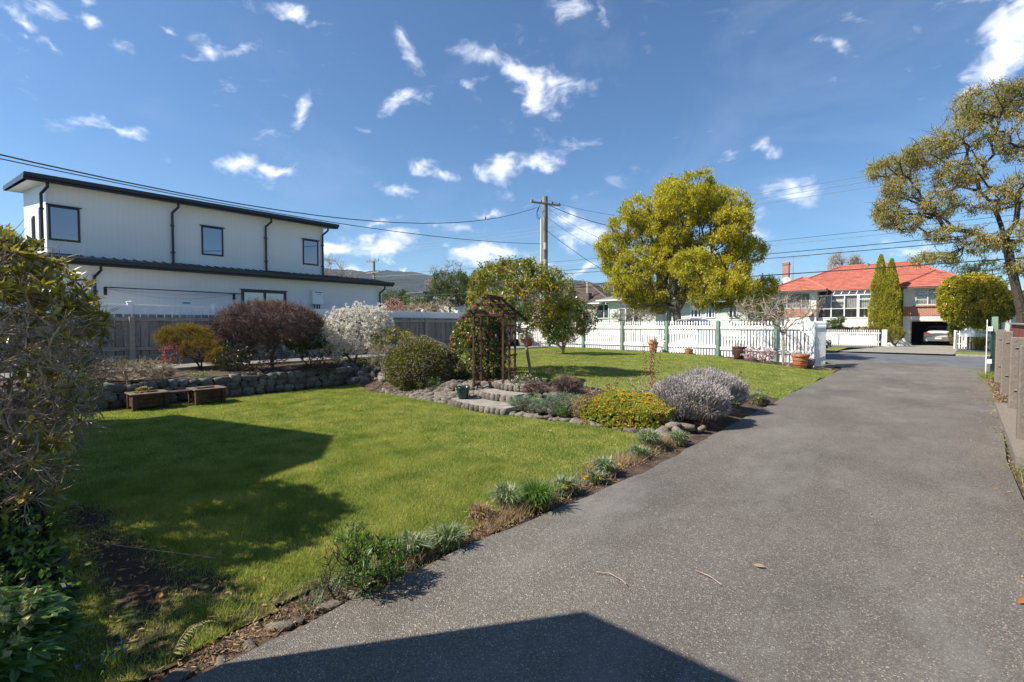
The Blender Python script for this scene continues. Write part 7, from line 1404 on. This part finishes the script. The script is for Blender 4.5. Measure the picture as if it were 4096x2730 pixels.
    wire('thick black cable drooping from the power pole crossarm into the street tree', (-17.5, 23.6, 8.85), (-11.0, 26.5, 6.8), .45, .018)
    wire('uppermost thin wire from the power pole crossarm into the street tree', (-17.3, 23.3, 9.0), (-11.0, 25, 7.3), .25, .009)
    wire('thin loose wire curving from the power pole to the left side of the street tree', (-17.6, 23.7, 8.7), (-12.2, 25, 5.7), .35, .008)
    wire('thin grey wire below the thick cable from power pole to tree', (-17.7, 23.8, 8.2), (-12.6, 25, 5.3), .4, .008)
    wire('black stay wire dropping from the middle of the power pole to the tree', (-17.75, 23.8, 7.4), (-13.6, 25, 4.3), .12, .014)
    for lab, y, z0, z1, mt, r in (('topmost of the three thin pale high wires over the street', 35.5, 11.3, 11.2, 'metal', .012), ('middle of the three thin pale high wires over the street', 35.5, 10.95, 10.85, 'metal', .012), ('lowest of the three thin pale high wires over the street', 35.5, 10.6, 10.5, 'metal', .012), ('thin black wire above the paired street cables', 35.5, 8.0, 8.0, 'black', .012), ('pale grey wire just above the paired street cables', 35.5, 7.75, 7.7, 'metal', .014), ('upper of the paired thick black cables along the street', 35.5, 7.2, 7.15, 'black', .022), ('lower of the paired thick black cables along the street', 35.5, 6.9, 6.85, 'black', .022)):
        wire(lab, (-54.3, y, z0), (34, y, z1), .9, r, M[mt], 60)
    wire('lowest twisted black cable crossing in front of the red roof', (-40, 26.0, 4.1), (30, 26.0, 4.6), .35, .022, None, 60)
    wire('thin wire just under the twisted cable in front of the red roof', (-40, 36, 4.6), (30, 36, 4.9), .3, .008, None, 60)
    # bird
    x, y, z = W1[BIRD_I] ; z += .015
    b = thing('bird', 'small bird perched on the upper cable left of the power pole', 'bird', (x, y, z)); mb = MB(); lathe(mb, [(.001, 0), (.022, .02), (.034, .06), (.032, .09), (.02, .115), (.024, .135), (.018, .155), (.001, .165)], (x, y, z), 10); part('body', mb, plain('bird_grey', (.12, .11, .10)), b, smooth=True); mb = MB(); mb.add([[x - .01, y, z + .03], [x + .01, y, z + .03], [x + .012, y - .05, z - .06], [x - .012, y - .05, z - .06]], [[0, 1, 2, 3]]); part('tail', mb, M['dark'], b); mb = MB(); tube(mb, [(x, y + .015, z + .14), (x + .01, y + .04, z + .135)], [.006, .001], 5); part('beak', mb, M['dark'], b)
W1E, W1S, W2E, W2S, BIRD_I = (-9.53, -10.13, 5.55), 2.32, (-17.3, -4.35, 6.02), .70, 5
poles()
# ------------------------------------------------------------------ distance
def distance():
    rg = np.random.default_rng(130)
    def tree(name, lab, x, y, z, lobes, mt, k, L, W, seed, r0=.15, grp=None, tw=0, bark=None, n=60, tip=.015, twl=.6, cat='tree'):
        rg = np.random.default_rng(seed); T = np.concatenate([ellp(n, c, r_, rg, .55) for c, r_ in lobes]); plant(name, lab, cat, (x, y, z), T, ([dict(mat=mt, k=k, L=L, W=W, off=L * 1.8, upd=.3, name='crown')] if mt else []), bark=bark or M['bark_dark'], r0=r0, tip=tip, alpha=.3, seed=seed, pname='trunk', twigs=tw, twl=twl, only_thin=2.5, group=grp)
    tree('evergreen_tree', 'dense grey green evergreen tree beyond the white fence left of the camellia', -33.0, 30, 0, [((-33.2, 30, 5.4), (2.0, 1.8, 1.1)), ((-31.6, 30, 5.0), (1.4, 1.5, 1.2)), ((-34.6, 30.3, 4.9), (1.2, 1, .7)), ((-32.5, 30, 3.9), (1.6, 1.4, .7))], LM['fardark'], 26, .20, .08, 131, n=90)
    tree('bare_tree', 'tall bare tree rising above the dense evergreen beyond the white fence', -36.5, 32, 0, [((-37.0, 32, 6.0), (1.5, 1, 1.6)), ((-35.0, 32, 6.6), (1.0, 1, 1.2)), ((-38.5, 32, 5.0), (1.2, 1, 1.0))], None, 0, 0, 0, 132, tw=900, bark=M['bark_grey'], tip=.012, n=60)
    tree('bare_tree', 'bare weeping tree showing behind the upper storey of the white house', -38, 20.5, 0, [((-38.2, 20.5, 5.6), (2.4, 2, 1.6)), ((-36.4, 21, 4.6), (1.4, 1, 1.0))], None, 0, 0, 0, 133, tw=1500, bark=M['bark_grey'], tip=.012, n=110, twl=.9)
    tree('magnolia_tree', 'pink flowering tree beyond the white fence', -36.3, 26.5, 0, [((-37.0, 26.5, 3.0), (1.15, 1, .95)), ((-36.6, 26.5, 2.6), (1.9, 1, .6))], leafmat('far_pink', [(.36, .17, .20), (.50, .28, .32), (.62, .42, .45)], .7, .3, mul=1), 14, .12, .09, 134, n=110, bark=M['bark'])
    tree('palm_like_tree', 'shaggy palm like tree left of the pink tree', -41.5, 29.5, 0, [((-41.5, 29.5, 4.0), (1.3, 1.2, .9)), ((-42.6, 30, 3.0), (1.6, 1.2, 1.0)), ((-40.4, 29.5, 3.0), (1.0, 1, .9))], LM['fardark'], 22, .34, .05, 135, n=70)
    tree('palm_like_tree', 'shaggy palm like tree right of the pink tree', -38.0, 30.5, 0, [((-38.3, 30.5, 3.7), (1.2, 1, .7)), ((-37.5, 30.5, 3.0), (1.2, 1, .9))], LM['orange'] if False else LM['fardark'], 22, .34, .05, 136, n=60)
    tree('brown_shrubbery', 'tangle of brown shrubs and climbers along the back of the white fence', -30, 25, 0, [((-31.5, 26, 2.3), (2.2, 1, 1.0)), ((-28.5, 25, 2.2), (1.6, 1, 1.1)), ((-33.5, 26, 2.6), (1.2, 1, .8))], LM['dry'], 6, .12, .05, 137, tw=1800, n=120, bark=M['bark_grey'], cat='shrub', twl=.5)
    tree('autumn_tree', 'rust coloured small tree behind the white cottage', -35, 34, 0, [((-35.5, 34, 5.0), (.9, .8, 1.0))], LM['orange'], 14, .14, .06, 138, n=80)
    tree('poplar', 'pair of bare poplar tips above the ridge of the red roof', -8.0, 74, 0, [((-8.9, 74, 9.0), (.7, .6, 1.6)), ((-7.0, 74, 8.7), (.7, .6, 1.4))], None, 0, 0, 0, 139, tw=1200, bark=M['bark_grey'], tip=.02, n=80, twl=.9)
    tree('street_shrub', 'leggy green shrub against the pale green house', -20.2, 39.5, 0, [((-20.4, 39.5, 2.3), (1.2, .8, .8)), ((-18.6, 39.5, 2.6), (1.0, .8, .8))], LM['fardark'], 8, .10, .05, 140, n=90, tw=500, r0=.05, cat='shrub', bark=M['bark_grey'])
    tree('yard_tree', 'bushy tree between the pale green house and the brick house', -11.0, 43, 0, [((-11.3, 43, 2.4), (1.5, 1, 1.3)), ((-9.6, 43.5, 2.9), (1.0, 1, 1.1))], LM['fardark'], 18, .14, .06, 141, n=110, cat='tree')
    tree('yard_tree', 'dark tree tip rising left of the red roof behind the street tree', -12.5, 46, 0, [((-11.4, 46, 4.5), (1.2, 1, .8))], LM['fardark'], 16, .2, .06, 142, n=90)
    tree('yard_tree', 'green tree behind the round camellia at the right edge', 2.0, 50.5, 0, [((1.7, 50.5, 5.3), (1.7, 1.3, .9)), ((3.6, 50.5, 5.4), (1.4, 1.3, 1.1))], LM['fardark'], 18, .16, .07, 143, n=110)
    # shelter belt of far trees and houses reads as one mass
    n = 420; mb = MB(); az = rg.uniform(R(-35), R(80), n); d = rg.uniform(95, 420, n)
    for a, dd in zip(az, d):
        x, y = -math.sin(a) * dd, math.cos(a) * dd
        h = rg.uniform(3.5, 7.5) * (1 + dd / 500); w = rg.uniform(2.5, 6); m_ = 90; P = ellp(m_, (x, y, h * .55), (w * .6, w * .6, h * .5), rg, .75); leaves(mb, P, rsph(rg, m_), h * .22, h * .13, rg, fold=.2)
    tag(part('far_trees', mb, LM['fardark'], None), 'far belt of suburban trees below the hills', 'trees', kind='stuff')
    # hills
    def hill(name, lab, azs, els, r0, r1, mt, amp, seed, na=420, nr=46, f=1.0):
        rg = np.random.default_rng(seed); A = np.linspace(R(azs[0]), R(azs[-1]), na); E = np.interp(np.degrees(A), azs, els); ph = rg.uniform(0, 6.28, 40)
        def nz(a, r, o=7):
            v = 0
            for i in range(o): fr = 2 ** i * 6 * f; v = v + np.sin(a * fr * 3 + ph[i] + 2.1 * np.sin(r * fr * .9 + ph[i + 8])) * np.cos(r * fr * 1.7 + ph[i + 16] + a * fr) / 1.75 ** i
            return v
        u = np.linspace(0, 1, nr); AA, U = np.meshgrid(A, u); rr = r0 + (r1 - r0) * U * 1.15; Z = np.tan(R(1) * np.broadcast_to(E, AA.shape)) * r1 * np.sin(np.clip(U * 1.0, 0, 1) * np.pi / 2) ** 1.15 * np.where(U > .87, 1 - (U - .87) * 1.5, 1.0)
        Z = Z * (1 + amp * nz(AA, U)) + amp * 7 * rg.normal(size=Z.shape) * U
        V = np.stack([-np.sin(AA) * rr, np.cos(AA) * rr, Z - 2], -1).reshape(-1, 3); i, j = np.meshgrid(np.arange(na - 1), np.arange(nr - 1)); a = (j * na + i).ravel(); mb = MB(); mb.add(V, np.stack([a, a + 1, a + na + 1, a + na], 1)); struct(name, mb, mt, lab)
    hill('hills', 'long forested mountain ridge on the horizon', [-30, -15, -6, 10, 20, 28.8, 31, 34.3, 36.2, 40, 45, 50.3, 53, 56.4, 62, 70, 85], [1.4, 1.7, 2.0, 3.2, 4.4, 5.15, 5.0, 5.55, 5.1, 5.3, 5.6, 6.0, 6.35, 6.35, 6.3, 6.1, 5.0], 900, 1400, mat('forest_hill', (.012, .020, .014), (.035, .045, .028), .95, sc=.04, det=12, bump=.0), .045, 5, 700, 70)
    hill('wooded_hill', 'nearer low hill of brown green bush behind the brown roofed house', [-30, -10, 5, 20, 28.8, 33, 36.5, 40, 46, 52, 60, 85], [.8, .9, 1.5, 2.6, 3.5, 4.2, 4.4, 3.0, 1.7, 2.2, 2.0, 1.2], 260, 480, mat('bush_hill', (.025, .030, .015), (.085, .075, .042), .95, sc=.16, det=12), .05, 9, 900, 60, 2.0)
    mb = MB(); s = 1900; box(mb, -s, s, -500, s, -1.5, 172); hz, nt, N, L, b = _nt('haze'); N.remove(b); v = N.new('ShaderNodeVolumePrincipled'); v.inputs['Color'].default_value = (.68, .80, 1.0, 1); v.inputs['Density'].default_value = .00017; v.inputs['Anisotropy'].default_value = .3; L.new(v.outputs[0], N['Material Output'].inputs['Volume'])
    o = part('haze', mb, hz, None); tag(o, 'thin blue haze lying over the valley', 'haze', kind='stuff')
distance()
